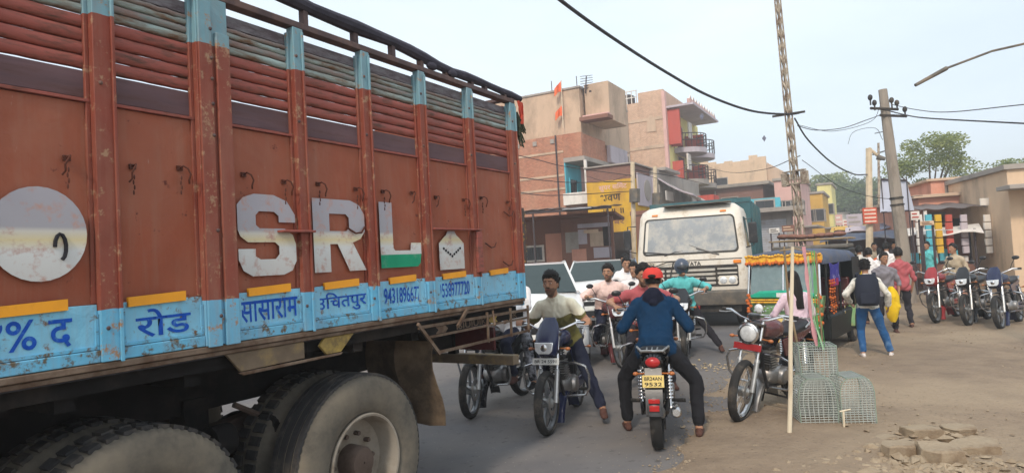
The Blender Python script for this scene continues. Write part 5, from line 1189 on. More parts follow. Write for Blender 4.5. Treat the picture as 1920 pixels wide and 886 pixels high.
# right edge of the asphalt: through the pixels where earth takes over
e0 = G(1300, 884); e1 = G(1345, 760); 
edge_s = (e0-Vector((0, 0, 0))).dot(SN)
def edge_off(t): return .30*noise.noise(Vector((t*.35, 3, 0)))+.20*noise.noise(Vector((t*1.6, 7, 0)))+.12*noise.noise(Vector((t*5, 1, 0)))+.05*noise.noise(Vector((t*15, 1, 0)))
tt = [-12+.10*k for k in range(500)]+[38+2*k for k in range(60)]
E = []
for t in tt:
    # near the camera the edge bends towards us
    o = edge_s*0+ (1.15 if t > 14 else 1.15-.0*t)
    E.append(t)
def at_s(t, o, z=0): v = SD*t+SN*o; return Vector((v.x, v.y, z))
s0 = G(1310, 870).dot(SN); s1 = G(1420, 655).dot(SN); t0_ = G(1310, 870).dot(SD); t1_ = G(1420, 655).dot(SD)
def roff(t): return s0+(s1-s0)*max(0, min(1.3, (t-t0_)/(t1_-t0_)))
m = MB(); rows = []
for t in tt:
    o = roff(t)+edge_off(t); rows.append([at_s(t, -9, .0), at_s(t, -5, .004), at_s(t, -1.5, .008), at_s(t, o-.25, .004), at_s(t, o, -.011)])
m.loft(rows, cap=False, close=False); m.build('road', 'g_road', kind='structure')
# raised, uneven earth verge on the right with its own relief
m = MB(); rows = []; 
tv = [-6+.16*k for k in range(230)]
for t in tv:
    r_ = []
    for k in range(46):
        q = k/45; o = roff(t)-.25+q*q*9.0+q*1.5
        h = noise.noise(Vector((t*.6, o*.6, 0)))*.03+noise.noise(Vector((t*2.3, o*2.3, 4)))*.013+noise.noise(Vector((t*7, o*7, 9)))*.006
        z = .006+(.0+.02+h)*min(1, max(0, (q-.02)*9)); r_.append(at_s(t, o+edge_off(t)*(1-q), max(z, -.011) if q > 0 else -.011))
    rows.append(r_)
m.loft(rows, cap=False, close=False); m.build('verge', 'g_verge', kind='structure', ang=180)
# broken kerb slabs and stones, bottom right
K['stone'] = mat('slab_stone', srgb(158, 142, 120), .9, var=.16, scale=5, bump=.7, bdist=.015, dirt=srgb(124, 106, 86), damt=.6)
K['brickbit'] = mat('brick_bit', srgb(168, 112, 84), .9, var=.2, dirt=srgb(140, 116, 96), damt=.5)
def rock(c, sx, sy, sz, rz, key, seed, tilt=(0, 0)):
    rg = random.Random(seed*7+1); n = rg.choice((6, 7, 8)); out = []
    for k in range(n):      # broken, angular outline
        a = 2*PI*(k+rg.uniform(-.22, .22))/n; r_ = 1/max(abs(math.cos(a)), abs(math.sin(a)))*.5*rg.uniform(.78, 1.02); out.append((r_*math.cos(a)*sx, r_*math.sin(a)*sy))
    bm_ = bmesh.new(); rings = []
    for z, s_ in ((-.5*sz, 1.0), (.15*sz, rg.uniform(.97, 1.03)), (.42*sz, .985), (.5*sz, .93)): rings.append([bm_.verts.new((x*s_+rg.uniform(-.006, .006), y*s_+rg.uniform(-.006, .006), z+rg.uniform(-.05, .05)*sz)) for x, y in out])
    for a_, b_ in zip(rings, rings[1:]):
        for k in range(n): bm_.faces.new((a_[k], a_[(k+1) % n], b_[(k+1) % n], b_[k]))
    bm_.faces.new(rings[-1]); bm_.faces.new(rings[0][::-1]); bmesh.ops.triangulate(bm_, faces=[f for f in bm_.faces if len(f.verts) > 4]); bmesh.ops.subdivide_edges(bm_, edges=bm_.edges[:], cuts=2)
    for v in bm_.verts: v.co += Vector((1, 1, .7))*noise.noise(v.co*14+Vector((seed*5, 0, 0)))*.012
    me = bpy.data.meshes.new('stone'); bm_.to_mesh(me); bm_.free(); me.materials.append(K[key]); me.polygons.foreach_set('use_smooth', [True]*len(me.polygons)); me.set_sharp_from_angle(angle=rad(28))
    o = link('stone', me); o.location = (c.x, c.y, c.z+sz*.32); o.rotation_euler = (tilt[0] or rg.uniform(-.07, .07), tilt[1] or rg.uniform(-.07, .07), rz); return o
SL = [
 (1686, 858, .32, .22, .15, .05, 'stone', 'pale flat-topped slab nearest the bottom right, with loose rubble before it', 'kerb_slab'),
 (1590, 858, .30, .17, .04, -.1, 'stone', 'low dusty slab half sunk in the earth left of the pale slab', 'kerb_slab'),
 (1728, 822, .34, .22, .12, .0, 'stone', 'grey slab with a raised edge behind the pale slab', 'kerb_slab'),
 (1660, 828, .26, .18, .05, .25, 'stone', 'sunk grey slab between the cages and the pale slab', 'kerb_slab'),
 (1560, 843, .20, .12, .025, .1, 'stone', 'thin worn slab just below the wire cages', 'kerb_slab'),
 (1760, 868, .30, .30, .16, .1, 'stone', 'slab at the right of the gap beside the pale slab', 'kerb_slab'),
 (1830, 850, .40, .30, .11, -.1, 'stone', 'big slab at the far right bottom', 'kerb_slab'),
 (1800, 812, .34, .22, .08, .2, 'stone', 'slab behind the big one at the far right', 'kerb_slab'),
 (1415, 842, .085, .06, .045, .3, 'stone', 'lone fist-sized stone on the earth left of the white pole foot', 'stone'),
 (1612, 812, .16, .09, .03, .15, 'brickbit', 'reddish brick bit in the earth below the cages', 'stone'),
]
for i, (px, py, a, b, c, rz, key, lb, nm) in enumerate(SL):
    o = rock(G(px, py), a, b, c, rz, key, i+1); o.name = nm; tag(o, lb, 'kerb slab' if nm == 'kerb_slab' else 'stone', 'broken slabs at the bottom right' if nm == 'kerb_slab' else None)
# rubble and grit: too many to count
def pebbles(name, n, region, smin, smax, key, seed, kind='stuff'):
    rg = random.Random(seed); m = MB()
    for _ in range(n):
        p = region(rg); s = rg.uniform(smin, smax)**1.0*(rg.random()**1.5*.8+.3); M_ = Matrix.Translation((p.x, p.y, p.z+s*.25)) @ Matrix.Rotation(rg.random()*6, 4, 'Z') @ Matrix.Rotation(rg.uniform(-.5, .5), 4, 'X')
        a, b, c = s*rg.uniform(.6, 1.2), s*rg.uniform(.5, 1), s*rg.uniform(.3, .6)
        vs = [M_ @ Vector((x*a*rg.uniform(.7, 1.1), y*b*rg.uniform(.7, 1.1), z*c)) for x, y, z in ((1, 0, 0), (.4, .9, 0), (-.6, .8, .1), (-1, -.1, 0), (-.4, -.9, 0), (.6, -.7, 0), (.2, .1, 1), (-.3, -.1, .9), (0, 0, -1))]
        m.add(vs, [(0, 1, 6), (1, 2, 6), (2, 7, 6), (2, 3, 7), (3, 4, 7), (4, 5, 7), (5, 6, 7), (5, 0, 6), (1, 0, 8), (2, 1, 8), (3, 2, 8), (4, 3, 8), (5, 4, 8), (0, 5, 8)])
    o = m.build(name, key, kind=kind, ang=20); return o
pebbles('rubble', 1300, lambda g: G(g.gauss(1720, 90), g.triangular(862, 905, 884))+Vector((0, 0, .022)), .012, .055, 'stone', 4)
pebbles('rubble', 500, lambda g: G(g.gauss(1700, 70), g.gauss(838, 16))+Vector((0, 0, .025)), .008, .03, 'stone', 14)
pebbles('grit', 4200, lambda g: at_s(g.uniform(1.5, 22), 0)+SN*(roff(8)+g.triangular(-.8, 6, .6))+Vector((0, 0, .026)), .006, .024, 'stone', 5)
pebbles('grit', 700, lambda g: at_s(g.uniform(2, 16), 0)+SN*(roff(6)-g.random()**2*5)+Vector((0, 0, .008)), .004, .013, 'stone', 6)
pebbles('grit', 3600, lambda g: (lambda t: at_s(t, roff(t)+edge_off(t)+g.gauss(-.05, .16)-.1))(g.uniform(1.5, 20))+Vector((0, 0, .010)), .005, .022, 'stone', 7)
pebbles('rubble', 130, lambda g: G(g.gauss(1720, 80), g.gauss(862, 22))+Vector((0, 0, .03)), .03, .085, 'stone', 24)
pebbles('litter', 60, lambda g: G(g.gauss(1335, 28), g.gauss(690, 4))+Vector((0, 0, .012)), .02, .05, mat('litter_pale', srgb(176, 158, 128), .9, var=.4), 8)
pebbles('litter', 50, lambda g: G(g.gauss(1500, 60), g.gauss(848, 10))+Vector((0, 0, .02)), .008, .03, 'brickbit', 9)
# ================================================================ CAGES, STICKS, RIBBONS
K['wire'] = mat('galvanised_wire', srgb(186, 192, 186), .45, .35, bump=0)
K['wiregreen'] = mat('green_wire', srgb(140, 156, 142), .5, .2, bump=0)
K['stick'] = mat('bamboo_pale', srgb(214, 202, 178), .7, var=.12, scale=8, stretch=(1, 1, .3), dirt=srgb(170, 150, 122), damt=.4)
K['stick2'] = mat('bamboo_brown', srgb(150, 130, 102), .8, var=.2)
def cage(label, c, yaw, w_, d, h, domed, name='wire_cage', nh=20):
    t = empty(name, c, yaw); tag(t, label, 'wire cage', 'wire cages on the verge')
    r = .0034
    prof = lambda u: math.sqrt(max(0, 1-u*u))
    def outline(z):   # half width at height
        if not domed: return w_/2*(.90+.10*z/h)
        q = z/h; return w_/2*(1.0-.06*q if q < .55 else .52+.45*max(0, 1-((q-.55)/.45)**2.2)**.5)
    hs = [h*k/nh for k in range(nh+1)]
    fr_ = MB(); wr = MB()
    for z in hs:
        a = outline(z); big = z in (hs[0], hs[-1]); rr_ = .006 if big else r
        for (p, q) in (((-a, -d/2, z), (a, -d/2, z)), ((a, -d/2, z), (a, d/2, z)), ((a, d/2, z), (-a, d/2, z)), ((-a, d/2, z), (-a, -d/2, z))):
            (fr_ if big else wr).tube([p, q], rr_ if big else .0042, 4)
    for s in (-1, 1):
        for k in range(9):
            u = -1+k/4; pts = [(outline(z)*u, s*d/2, z) for z in hs[::2]]; (fr_ if abs(u) == 1 else wr).tube(pts, .0055 if abs(u) == 1 else r, 4)
        for k in range(1, 6): y = -d/2+d*k/6; wr.tube([(s*outline(z), y, z) for z in hs[::2]], r, 4)
    for k in range(0, 13): u = -1+k/6; wr.tube([(outline(hs[-1])*u, -d/2, h), (outline(hs[-1])*u, d/2, h)], r, 4)
    for q_ in (fr_, wr): q_.v = [(x+.012*noise.noise(Vector((x*4+c.x*9, y*4, z*5))), y+.014*noise.noise(Vector((x*5, y*4+7, z*4+c.x))), z+.010*noise.noise(Vector((x*6, y*6, c.x)))*min(1, z*8)) for x, y, z in q_.v]
    fr_.build('frame', 'wiregreen', t); wr.build('wire_mesh', 'wire', t, kind='stuff')
    return t
cb = G(1500, 800); ce = G(1646, 798); ux = (ce-cb); ux.z = 0; yawc = math.atan2(ux.y, ux.x); wfull = ux.length; ux.normalize(); uy = Vector((-ux.y, ux.x, 0))
cage('left wire cage on the ground with curved shoulders', cb+ux*wfull*.26+uy*.17, yawc, wfull*.50, .34, .44, True)
cage('right wire cage on the ground, standing beside its twin', cb+ux*wfull*.76+uy*.17, yawc+.04, wfull*.46, .34, .44, True)
cage('box-shaped wire cage stacked on top of the other two, behind them', cb+ux*wfull*.42+uy*.42, yawc-.05, wfull*.50, .30, .70, False, nh=30)
# a pale wooden peg tied between the lower cages
c = G(1583, 806); m = MB(); m.tube([(c.x, c.y, .0), (c.x+.005, c.y, .17)], .010, 6); m.tube([(c.x-.03, c.y, .17), (c.x+.07, c.y, .185)], .007, 5); tag(m.build('wooden_peg', 'stick'), 'short pale wooden peg standing between the two lower cages', 'peg')
# upright sticks
b0 = G(1480, 820); zt = zat(1486, 462, b0.y); tp = W(1486, 462, b0.y)
m = MB(); m.tube([b0, b0.lerp(tp, .25)+Vector((.004, 0, 0)), b0.lerp(tp, .5)+Vector((-.004, 0, 0)), b0.lerp(tp, .8), tp], [.020, .019, .018, .016, .014], 10); tag(m.build('upright_pole', 'stick'), 'pale straight bamboo pole standing on the verge before the parked motorcycle', 'pole')
b1 = W(1512, 700, 6.9); m = MB(); m.tube([W(1470, 462, 6.6), W(1478, 560, 6.7), W(1502, 680, 6.9), Vector((b1.x+.03, b1.y, .0))], [.010, .012, .012, .012], 8); tag(m.build('upright_pole', 'stick2'), 'thin brown cane leaning behind the pale pole', 'pole')
# hanging strands
def strand(name, label, cat, key, pts, r, n=1, spread=.0):
    m = MB(); rg = random.Random(len(label))
    for k in range(n):
        o = [rg.uniform(-spread, spread) for _ in range(4)]
        m.tube([Vector(p)+Vector((o[0]+o[2]*math.sin(i*1.3+k), 0, o[1]*.3)) for i, p in enumerate(pts)], r, 5)
    tag(m.build(name, key), label, cat); return m
K['green_r'] = mat('green_rope', srgb(92, 158, 96), .7, var=.2); K['pale_green_r'] = mat('pale_green_rope', srgb(160, 200, 160), .7, var=.2); K['pink_r'] = mat('pink_ribbon', srgb(206, 150, 156), .8, var=.15)
def ribbon(name, label, key, P, wd, n=14):
    m = MB(); rows = []
    for i in range(n+1):
        u = i/n*(len(P)-1); k = min(int(u), len(P)-2); p = Vector(P[k]).lerp(Vector(P[k+1]), u-k); tw = .5*math.sin(i*.9); hw_ = wd/2*(.8+.3*math.sin(i*1.7))
        rows.append([p+Vector((-hw_*math.cos(tw), -hw_*math.sin(tw), 0)), p+Vector((hw_*math.cos(tw), hw_*math.sin(tw), 0)), p+Vector((hw_*math.cos(tw), hw_*math.sin(tw)+.004, 0)), p+Vector((-hw_*math.cos(tw), -hw_*math.sin(tw)+.004, 0))])
    m.loft(rows); o = m.build(name, key); tag(o, label, 'ribbon'); return o
ribbon('hanging_ribbon', 'pink cloth ribbon hanging beside the pale pole, right of the girl', 'pink_r', [W(1507, 462, 6.5), W(1514, 520, 6.5), W(1520, 590, 6.5), W(1532, 650, 6.5)], .042)
strand('hanging_strands', 'bright green rope strands hanging from the cane, nearest the rickshaw side', 'rope', 'green_r', [W(1524, 470, 6.4), W(1528, 520, 6.4), W(1532, 570, 6.4), W(1538, 620, 6.4), W(1540, 650, 6.4)], .003, 5, .022)
strand('hanging_strands', 'pale green rope strands hanging left of the bright green ones', 'rope', 'pale_green_r', [W(1516, 480, 6.45), W(1520, 540, 6.45), W(1526, 600, 6.45), W(1545, 655, 6.3)], .0025, 3, .018)
m = MB(); m.tube([W(1462, 470, 6.6), W(1490, 466, 6.6), W(1530, 474, 6.5)], .008, 6); tag(m.build('cross_stick', 'stick2'), 'thin cross stick near the top of the poles carrying the strands', 'stick')
# the poles of the strands need a second foot: a cane behind the cages
m = MB(); f_ = W(1548, 690, 6.9); m.tube([W(1530, 474, 6.5), W(1538, 600, 6.7), Vector((f_.x, f_.y, 0))], .008, 6); tag(m.build('cross_stick', 'stick2'), 'slanting cane that holds the green strands above the cages', 'stick')
# ================================================================ POLES AND CABLES
K['conc'] = mat('pole_concrete', srgb(150, 140, 128), .9, var=.12, scale=4, bump=.3, dirt=srgb(112, 102, 92), damt=.4, stretch=(1, 1, .3))
K['rustpole'] = mat('pole_rust', srgb(176, 164, 146), .8, var=.3, scale=9, dirt=srgb(104, 84, 70), damt=.7, dscale=7, bump=.4)
K['cablem'] = mat('cable_black', srgb(52, 50, 52), .7, bump=0); K['whitepole'] = mat('pole_cream', srgb(206, 188, 160), .8, dirt=srgb(176, 150, 120), damt=.3)
def leaning(base, top): return base, top
# pole 1: tall lattice rail pole behind the rickshaw
pb = at(1514, 17.5); ptp = W(1452, -60, 17.5); P1 = empty('lattice_pole', pb); tag(P1, 'tall rusty lattice utility pole rising behind the rickshaw past the top edge', 'utility pole')
ax = (ptp-pb); Ln = ax.length; axn = ax.normalized(); M1 = Matrix.Translation((0, 0, 0)) @ axn.to_track_quat('Z', 'Y').to_matrix().to_4x4() @ Matrix.Rotation(.6, 4, 'Z')
def p1(name, key, fn, *a, **k): mm = MB(); getattr(mm, fn)(*a, **k); o = mm.build(name, key, P1); o.matrix_local = M1; return o
wt = lambda z: .078-.030*z/Ln
for sx in (-1, 1):
    for sy in (-1, 1): p1('pole_leg', 'rustpole', 'tube', [(sx*wt(0), sy*wt(0), 0), (sx*wt(Ln), sy*wt(Ln), Ln)], .020, 4)
nb_ = int(Ln/.34)
for k in range(nb_):
    z0 = k*.34; z1 = z0+.30
    for ax_ in range(2):
        for s in (-1, 1):
            a, b = wt(z0), wt(z1); sg = 1 if k % 2 else -1
            q = [(sg*a, s*a, z0), (-sg*b, s*b, z1)] if ax_ == 0 else [(s*a, sg*a, z0), (s*b, -sg*b, z1)]
            p1('lattice_bar', 'rustpole', 'tube', q, [(.020, .008)]*2, 4)
p1('arm', 'dark', 'tube', [(-.35, -.2, 5.15), (.35, .2, 5.15)], .03, 6)
for x, z in ((-.28, 3.4), (.28, 3.4)): p1('fuse_box', 'rustpole', 'box', x-.07, x+.07, -.08, .08, z-.14, z+.20)
p1('collar', 'rustpole', 'box', -.30, .30, -.08, .08, 3.28, 3.32)
p1('collar', 'rustpole', 'box', -.30, .30, -.08, .08, 3.62, 3.65)
# pole 2: concrete pole on the right
pb2 = at(1706, 17.5); tp2 = W(1655, 168, 17.5); P2 = empty('concrete_pole', pb2); tag(P2, 'leaning grey concrete utility pole with insulators at its top, right of the sign', 'utility pole')
def pp(P, name, key, pts, r, n=10): mm = MB(); mm.tube([Vector(q)-P.location for q in pts], r, n); return mm.build(name, key, P)
pp(P2, 'shaft', 'conc', [pb2, pb2.lerp(tp2, .5), tp2], [.175, .145, .105], 10)
pp(P2, 'clamp', 'dark', [pb2.lerp(tp2, .485), pb2.lerp(tp2, .495)], .165, 10); pp(P2, 'clamp', 'dark', [pb2.lerp(tp2, .455), pb2.lerp(tp2, .463)], .17, 10)
for z_, a, b in ((203, 1632, 1684), (216, 1650, 1700)): pp(P2, 'cross_arm', 'dark', [W(a, z_, 17.4), W(b, z_+2, 17.4)], .035, 6)
for px, py in ((1632, 190), (1640, 200), (1672, 195), (1682, 200), (1697, 212)):
    q = W(px, py, 17.4)-P2.location; mm = MB(); mm.tube([q-Vector((0, 0, .1)), q+Vector((0, 0, .06))], .02, 6); mm.ball(q+Vector((0, 0, .1)), (.06, .06, .08), 8); mm.build('insulator', 'dark', P2)
# pole 3: cream pole with the sign
pb3 = at(1631, 23); tp3 = W(1629, 278, 23); P3 = empty('street_pole', pb3); tag(P3, 'slim cream pole carrying a red and white sign board over the crowd', 'pole')
pp(P3, 'shaft', 'whitepole', [pb3, tp3], [.13, .10], 8); pp(P3, 'lamp_arm', 'whitepole', [tp3, W(1646, 292, 23), W(1652, 300, 23)], .05, 6); pp(P3, 'lamp', 'w_bump', [W(1644, 294, 22.9), W(1660, 298, 22.8)], [.10, .06], 8)
q0 = W(1617, 390, 22.8); q1 = W(1645, 418, 22.8)
Q = empty('sign_board', ((q0.x+q1.x)/2, 22.8, (q0.z+q1.z)/2)); tag(Q, 'orange-red sign board with rows of white lettering on the cream pole', 'sign'); sw, sh = abs(q1.x-q0.x), abs(q0.z-q1.z)
K['signred'] = mat('sign_orange_red', srgb(206, 92, 66), .6, bump=0); K['signwhite'] = mat('sign_cream', srgb(232, 214, 196), .6, bump=0)
mm = MB(); mm.box(-sw/2, sw/2, -.02, .02, -sh/2, sh/2); mm.build('board', 'signred', Q)
for k in range(4):
    mm = MB(); mm.box(-sw*.42, sw*.42, -.026, -.021, sh*(.36-.24*k)-.03, sh*(.36-.24*k)+.02); 
    mm.build('lettering', 'signwhite', Q)
# further thin poles
for px, dp, ytop, lb in ((1650, 30, 268, 'thin distant steel pole just left of the concrete pole'), (1232, 27, 312, 'thin pale pole standing before the grey advert panels'), (1190, 25, 304, 'yellow and white painted pole at the corner of the yellow painted wall')):
    a = at(px, dp); b = W(px-(3 if px > 1600 else 4), ytop, dp); P_ = empty('thin_pole', a); tag(P_, lb, 'pole'); pp(P_, 'shaft', 'whitepole' if px < 1600 else 'rustpole', [a, b], [.10, .08] if px < 1600 else [.06, .05], 8)
    if px > 1600: pp(P_, 'cross_arm', 'dark', [W(1636, 290, dp), W(1662, 282, dp)], .03, 5); pp(P_, 'cross_arm', 'dark', [W(1640, 250, dp), W(1660, 246, dp)], .02, 5)
    else: pp(P_, 'fuse_box', 'w_bump', [W(px, ytop+50, dp-.2), W(px, ytop+75, dp-.2)], .2, 6)
def cable(label, P, r, n=28, key='cablem', group='overhead cables'):
    # Catmull-Rom through (px, py, depth)
    Q_ = [W(*p) for p in P]; Q_ = [Q_[0]*2-Q_[1]]+Q_+[Q_[-1]*2-Q_[-2]]; pts = []
    for i in range(1, len(Q_)-2):
        for k in range(n//(len(Q_)-3)+1):
            t = k/(n//(len(Q_)-3)+1); a, b, c_, d = Q_[i-1], Q_[i], Q_[i+1], Q_[i+2]
            pts.append(.5*((2*b)+(c_-a)*t+(2*a-5*b+4*c_-d)*t*t+(3*b-a-3*c_+d)*t*t*t))
    pts.append(Q_[-2]); m = MB(); m.tube(pts, r, 6); tag(m.build('overhead_cable', key), label, 'cable', group)
cable('thick black cable bundle sagging from the top edge to the lattice pole', [(640, -420, 5), (850, -190, 7), (985, -60, 9), (1050, 0, 10), (1150, 72, 12), (1250, 136, 14), (1330, 180, 15.5), (1410, 208, 16.8), (1478, 214, 17.4), (1508, 209, 17.5)], .030, 60)
cable('black cable dropping from the lattice pole to the cream pole', [(1490, 222, 17.6), (1515, 262, 18.5), (1560, 305, 20), (1600, 326, 22), (1627, 327, 23)], .022)
cable('grey wire from the lattice pole across to the concrete pole', [(1495, 236, 17.6), (1530, 244, 17.6), (1580, 240, 17.5), (1625, 225, 17.5), (1655, 214, 17.5)], .010)
cable('thin second wire sagging under the grey wire between both poles', [(1495, 234, 17.6), (1560, 246, 17.5), (1632, 228, 17.5), (1650, 200, 17.4)], .007)
cable('black wire leaving the concrete pole to the right edge, upper one', [(1672, 196, 17.4), (1720, 206, 16), (1780, 210, 14.5), (1920, 196, 12)], .010)
cable('thick black wire leaving the concrete pole to the right, lower one', [(1660, 206, 17.4), (1700, 216, 16.5), (1745, 222, 15), (1930, 232, 12)], .016)
cable('thin wire beyond the concrete pole, sagging to the left', [(1655, 262, 18), (1640, 240, 18.5), (1600, 248, 20), (1590, 270, 26)], .007)
cable('dark wire in front of the brick house, top one', [(958, 288, 22), (1010, 300, 23), (1060, 312, 24), (1190, 330, 25)], .014)
cable('dark wire in front of the brick house, middle one', [(958, 330, 22), (1020, 338, 23), (1080, 342, 24), (1190, 340, 25)], .014)
cable('dark wire in front of the brick house, lowest one', [(958, 358, 22), (1020, 366, 23), (1090, 364, 24), (1190, 358, 25)], .014)
cable('wire in front of the grey advert panels', [(1190, 318, 25), (1220, 324, 26), (1260, 330, 28), (1320, 344, 34)], .016)
cable('thin wire high across the street from the tall house', [(1290, 300, 44), (1360, 322, 36), (1430, 318, 26), (1500, 292, 17.6)], .012)
cable('thin slack wire from the lattice pole towards the right-hand shops', [(1504, 300, 17.6), (1580, 352, 19), (1660, 372, 20), (1730, 366, 21)], .009)
cable('thin wire between the thin pale pole and the tall house', [(1232, 318, 27), (1262, 322, 34), (1290, 312, 43)], .014)
cable('tangled wire along the yellow wall', [(1100, 330, 26.5), (1140, 340, 26.5), (1190, 326, 25.2), (1232, 334, 27)], .010)
# lamp tip at the far right and a street lamp arm
m = MB(); a = W(1716, 160, 9); b = W(1775, 128, 9); m.tube([a, b], [.022, .03], 8); LB = tag(m.build('street_lamp', 'w_bump'), 'street lamp arm reaching in from the right edge high up', 'street lamp')
base = at(1985, 9.2); pt = W(1975, 70, 9.1); m = MB(); m.tube([base, pt], [.09, .06], 8); m.build('shaft', 'conc', LB); m = MB(); m.tube([b, W(1860, 96, 9.05), pt], .016, 6); m.build('arm', 'w_bump', LB)
# birds / kite
K['birdm'] = mat('bird_dark', srgb(110, 112, 128), .8)
for px, py, dp, lb in ((1433, 259, 30, 'small dark kite in the sky between the cream house and the lattice pole'), (1316, 218, 30, 'tiny kite right of the round balconies'),):
    c = W(px, py, dp); s = .14; m = MB(); m.add([c+Vector((0, 0, s)), c+Vector((s*.7, .02, 0)), c+Vector((0, 0, -s*1.2)), c+Vector((-s*.7, .02, 0)), c+Vector((0, .05, 0))], [(0, 1, 4), (1, 2, 4), (2, 3, 4), (3, 0, 4), (0, 3, 2, 1)]); tag(m.build('kite', 'birdm'), lb, 'kite')
# ================================================================ BUILDINGS
YAWB = -rad(28.8)
def bldg(name, label, px, depth, cat='building', yaw=None, group=None, zr=6):
    p_ = at(px, depth, zr); p_.z = 0; t = empty(name, p_, YAWB if yaw is None else yaw); return tag(t, label, cat, group)
def bm(t, name, key, *boxes, bevel=.01, label=None):
    m = MB()
    for b in boxes: m.box(*b)
    return m.build(name, key, t, bevel, label=label)
def brickmat(name, c1, c2, mortar, sc=4.2, dirtc=None, da=.4, bw=.5):
    m, n, b = nodes(name); tc = n.nodes.new('ShaderNodeTexCoord'); sp = n.nodes.new('ShaderNodeSeparateXYZ'); n.links.new(tc.outputs['Object'], sp.inputs[0])
    ad = n.nodes.new('ShaderNodeMath'); n.links.new(sp.outputs[0], ad.inputs[0]); n.links.new(sp.outputs[1], ad.inputs[1]); cb_ = n.nodes.new('ShaderNodeCombineXYZ'); n.links.new(ad.outputs[0], cb_.inputs[0]); n.links.new(sp.outputs[2], cb_.inputs[1])
    br = n.nodes.new('ShaderNodeTexBrick'); n.links.new(cb_.outputs[0], br.inputs[0]); br.inputs['Scale'].default_value = sc; br.inputs['Color1'].default_value = (*c1, 1); br.inputs['Color2'].default_value = (*c2, 1); br.inputs['Mortar'].default_value = (*mortar, 1); br.inputs['Mortar Size'].default_value = .03; br.inputs['Brick Width'].default_value = bw
    c = br.outputs[0]; c = mixc(n, ramp(n, tex(n, .9, 8, rough=.7), .35, .75), c, mixc(n, .5, c, dirtc or mortar)); c = mixc(n, ramp(n, tex(n, 2.2, 8, rough=.75, stretch=(1, 1, .6)), .5, .75), c, mixc(n, .45, c, (.12, .09, .07)))
    n.links.new(c, b.inputs['Base Color']); b.inputs['Roughness'].default_value = .95; u = n.nodes.new('ShaderNodeBump'); u.inputs['Strength'].default_value = .4; u.inputs['Distance'].default_value = .02; n.links.new(br.outputs[1], u.inputs['Height']); u.invert = True; n.links.new(u.outputs[0], b.inputs['Normal']); K[name] = m; return m
brickmat('b_brick', srgb(190, 126, 98), srgb(158, 98, 76), srgb(140, 96, 76), 4.2, srgb(208, 168, 140))
brickmat('b_pale', srgb(212, 178, 150), srgb(190, 154, 128), srgb(168, 136, 114), 3.2, srgb(222, 190, 166))
brickmat('b_dark', srgb(140, 98, 84), srgb(120, 82, 72), srgb(134, 104, 92), 6.0)
PL = lambda n, c, d=None, **k: K.__setitem__(n, mat(n, c, .9, var=.08, scale=1.2, bump=.25, bdist=.02, dirt=d or tuple(x*.62 for x in c), damt=k.pop('damt', .35), dscale=1.0, stretch=(1, 1, .5), **k))
PL('p_plaster', srgb(196, 170, 146), damt=.5); PL('p_conc', srgb(160, 152, 144)); PL('p_turq', srgb(92, 176, 192)); PL('p_pinkwall', srgb(212, 172, 164)); PL('p_yel', srgb(212, 168, 52), srgb(170, 128, 66), damt=.6); PL('p_cream', srgb(212, 184, 154)); PL('p_ochre', srgb(206, 164, 78)); PL('p_lemon', srgb(222, 212, 142)); PL('p_salmon', srgb(208, 150, 128)); PL('p_red', srgb(186, 88, 76)); PL('p_lilac', srgb(186, 176, 182)); PL('p_white', srgb(222, 216, 208)); PL('p_brown', srgb(134, 96, 82))
K['tin'] = mat('tin_sheet', srgb(110, 102, 100), .6, .3, var=.25, scale=3, dirt=srgb(96, 70, 58), damt=.5, stretch=(6, 1, 1)); K['tinlight'] = mat('tin_sheet_pale', srgb(176, 178, 184), .5, .3, var=.15, dirt=srgb(130, 118, 108), damt=.4)
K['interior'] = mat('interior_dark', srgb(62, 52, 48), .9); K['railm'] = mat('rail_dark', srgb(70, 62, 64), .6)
def window(t, x0, x1, y, z0, z1, key='glassdark', fkey='p_conc', axis='x', bars=3, out=-1):
    """axis x: in the wall facing the camera (plane y); axis y: in the street front (plane x=y)"""
    def B(a0, a1, d0, d1, zz0, zz1): return (a0, a1, y+out*d0, y+out*d1, zz0, zz1) if axis == 'x' else (y-out*d0, y-out*d1, a0, a1, zz0, zz1)
    m = MB(); w_ = .07
    for b in (B(x0-w_, x0, -.03, .05, z0-w_, z1+w_), B(x1, x1+w_, -.03, .05, z0-w_, z1+w_), B(x0, x1, -.03, .05, z1, z1+w_), B(x0, x1, -.03, .06, z0-w_, z0)): m.box(*b)
    f = m.build('window', fkey, t); m = MB(); m.box(*B(x0, x1, -.02, .012, z0, z1)); m.build('pane', key, f)
    for k in range(bars): a = x0+(x1-x0)*(k+1)/(bars+1); m = MB(); m.box(*B(a-.012, a+.012, .015, .035, z0, z1)); m.build('bar', 'railm', f)
    return f
# ---- brick house with turquoise recess and the plastered storey above
o = at(1057, 30); H = lambda py, px=1057, d=30: zat(px, py, d)
T1 = bldg('brick_house', 'brick house with projecting brick balcony and turquoise wall under it, right of the lorry tail', 1057, 30)
zt = H(252); zs = H(300); Wd = 9.0
bm(T1, 'wall', 'b_brick', (-Wd, 0, 0, 8, 0, zt))
for z in (H(286), H(330), H(355)): bm(T1, 'floor_band', 'p_plaster', (-Wd, .02, -.03, 0-.003, z, z+.10))
bx = .92
bm(T1, 'balcony_slab', 'p_conc', (.003, bx+.1, -.02, 5.6, zs-.12, zs+.08)); bm(T1, 'balcony_wall', 'b_brick', (.003, bx, .0, .2, zs+.083, zt), (bx-.2, bx, .203, 3.0, zs+.083, zt-.05)); bm(T1, 'balcony_wall', 'p_lilac', (bx-.0+.05, bx+.25, 3.01, 5.5, zs+.083, zt-.25))
bm(T1, 'recess_wall', 'p_turq', (.003, .06, .0, 1.8, H(370), zs-.123)); bm(T1, 'recess_wall', 'p_pinkwall', (.003, .05, 1.803, 4.2, H(370), zs-.123))
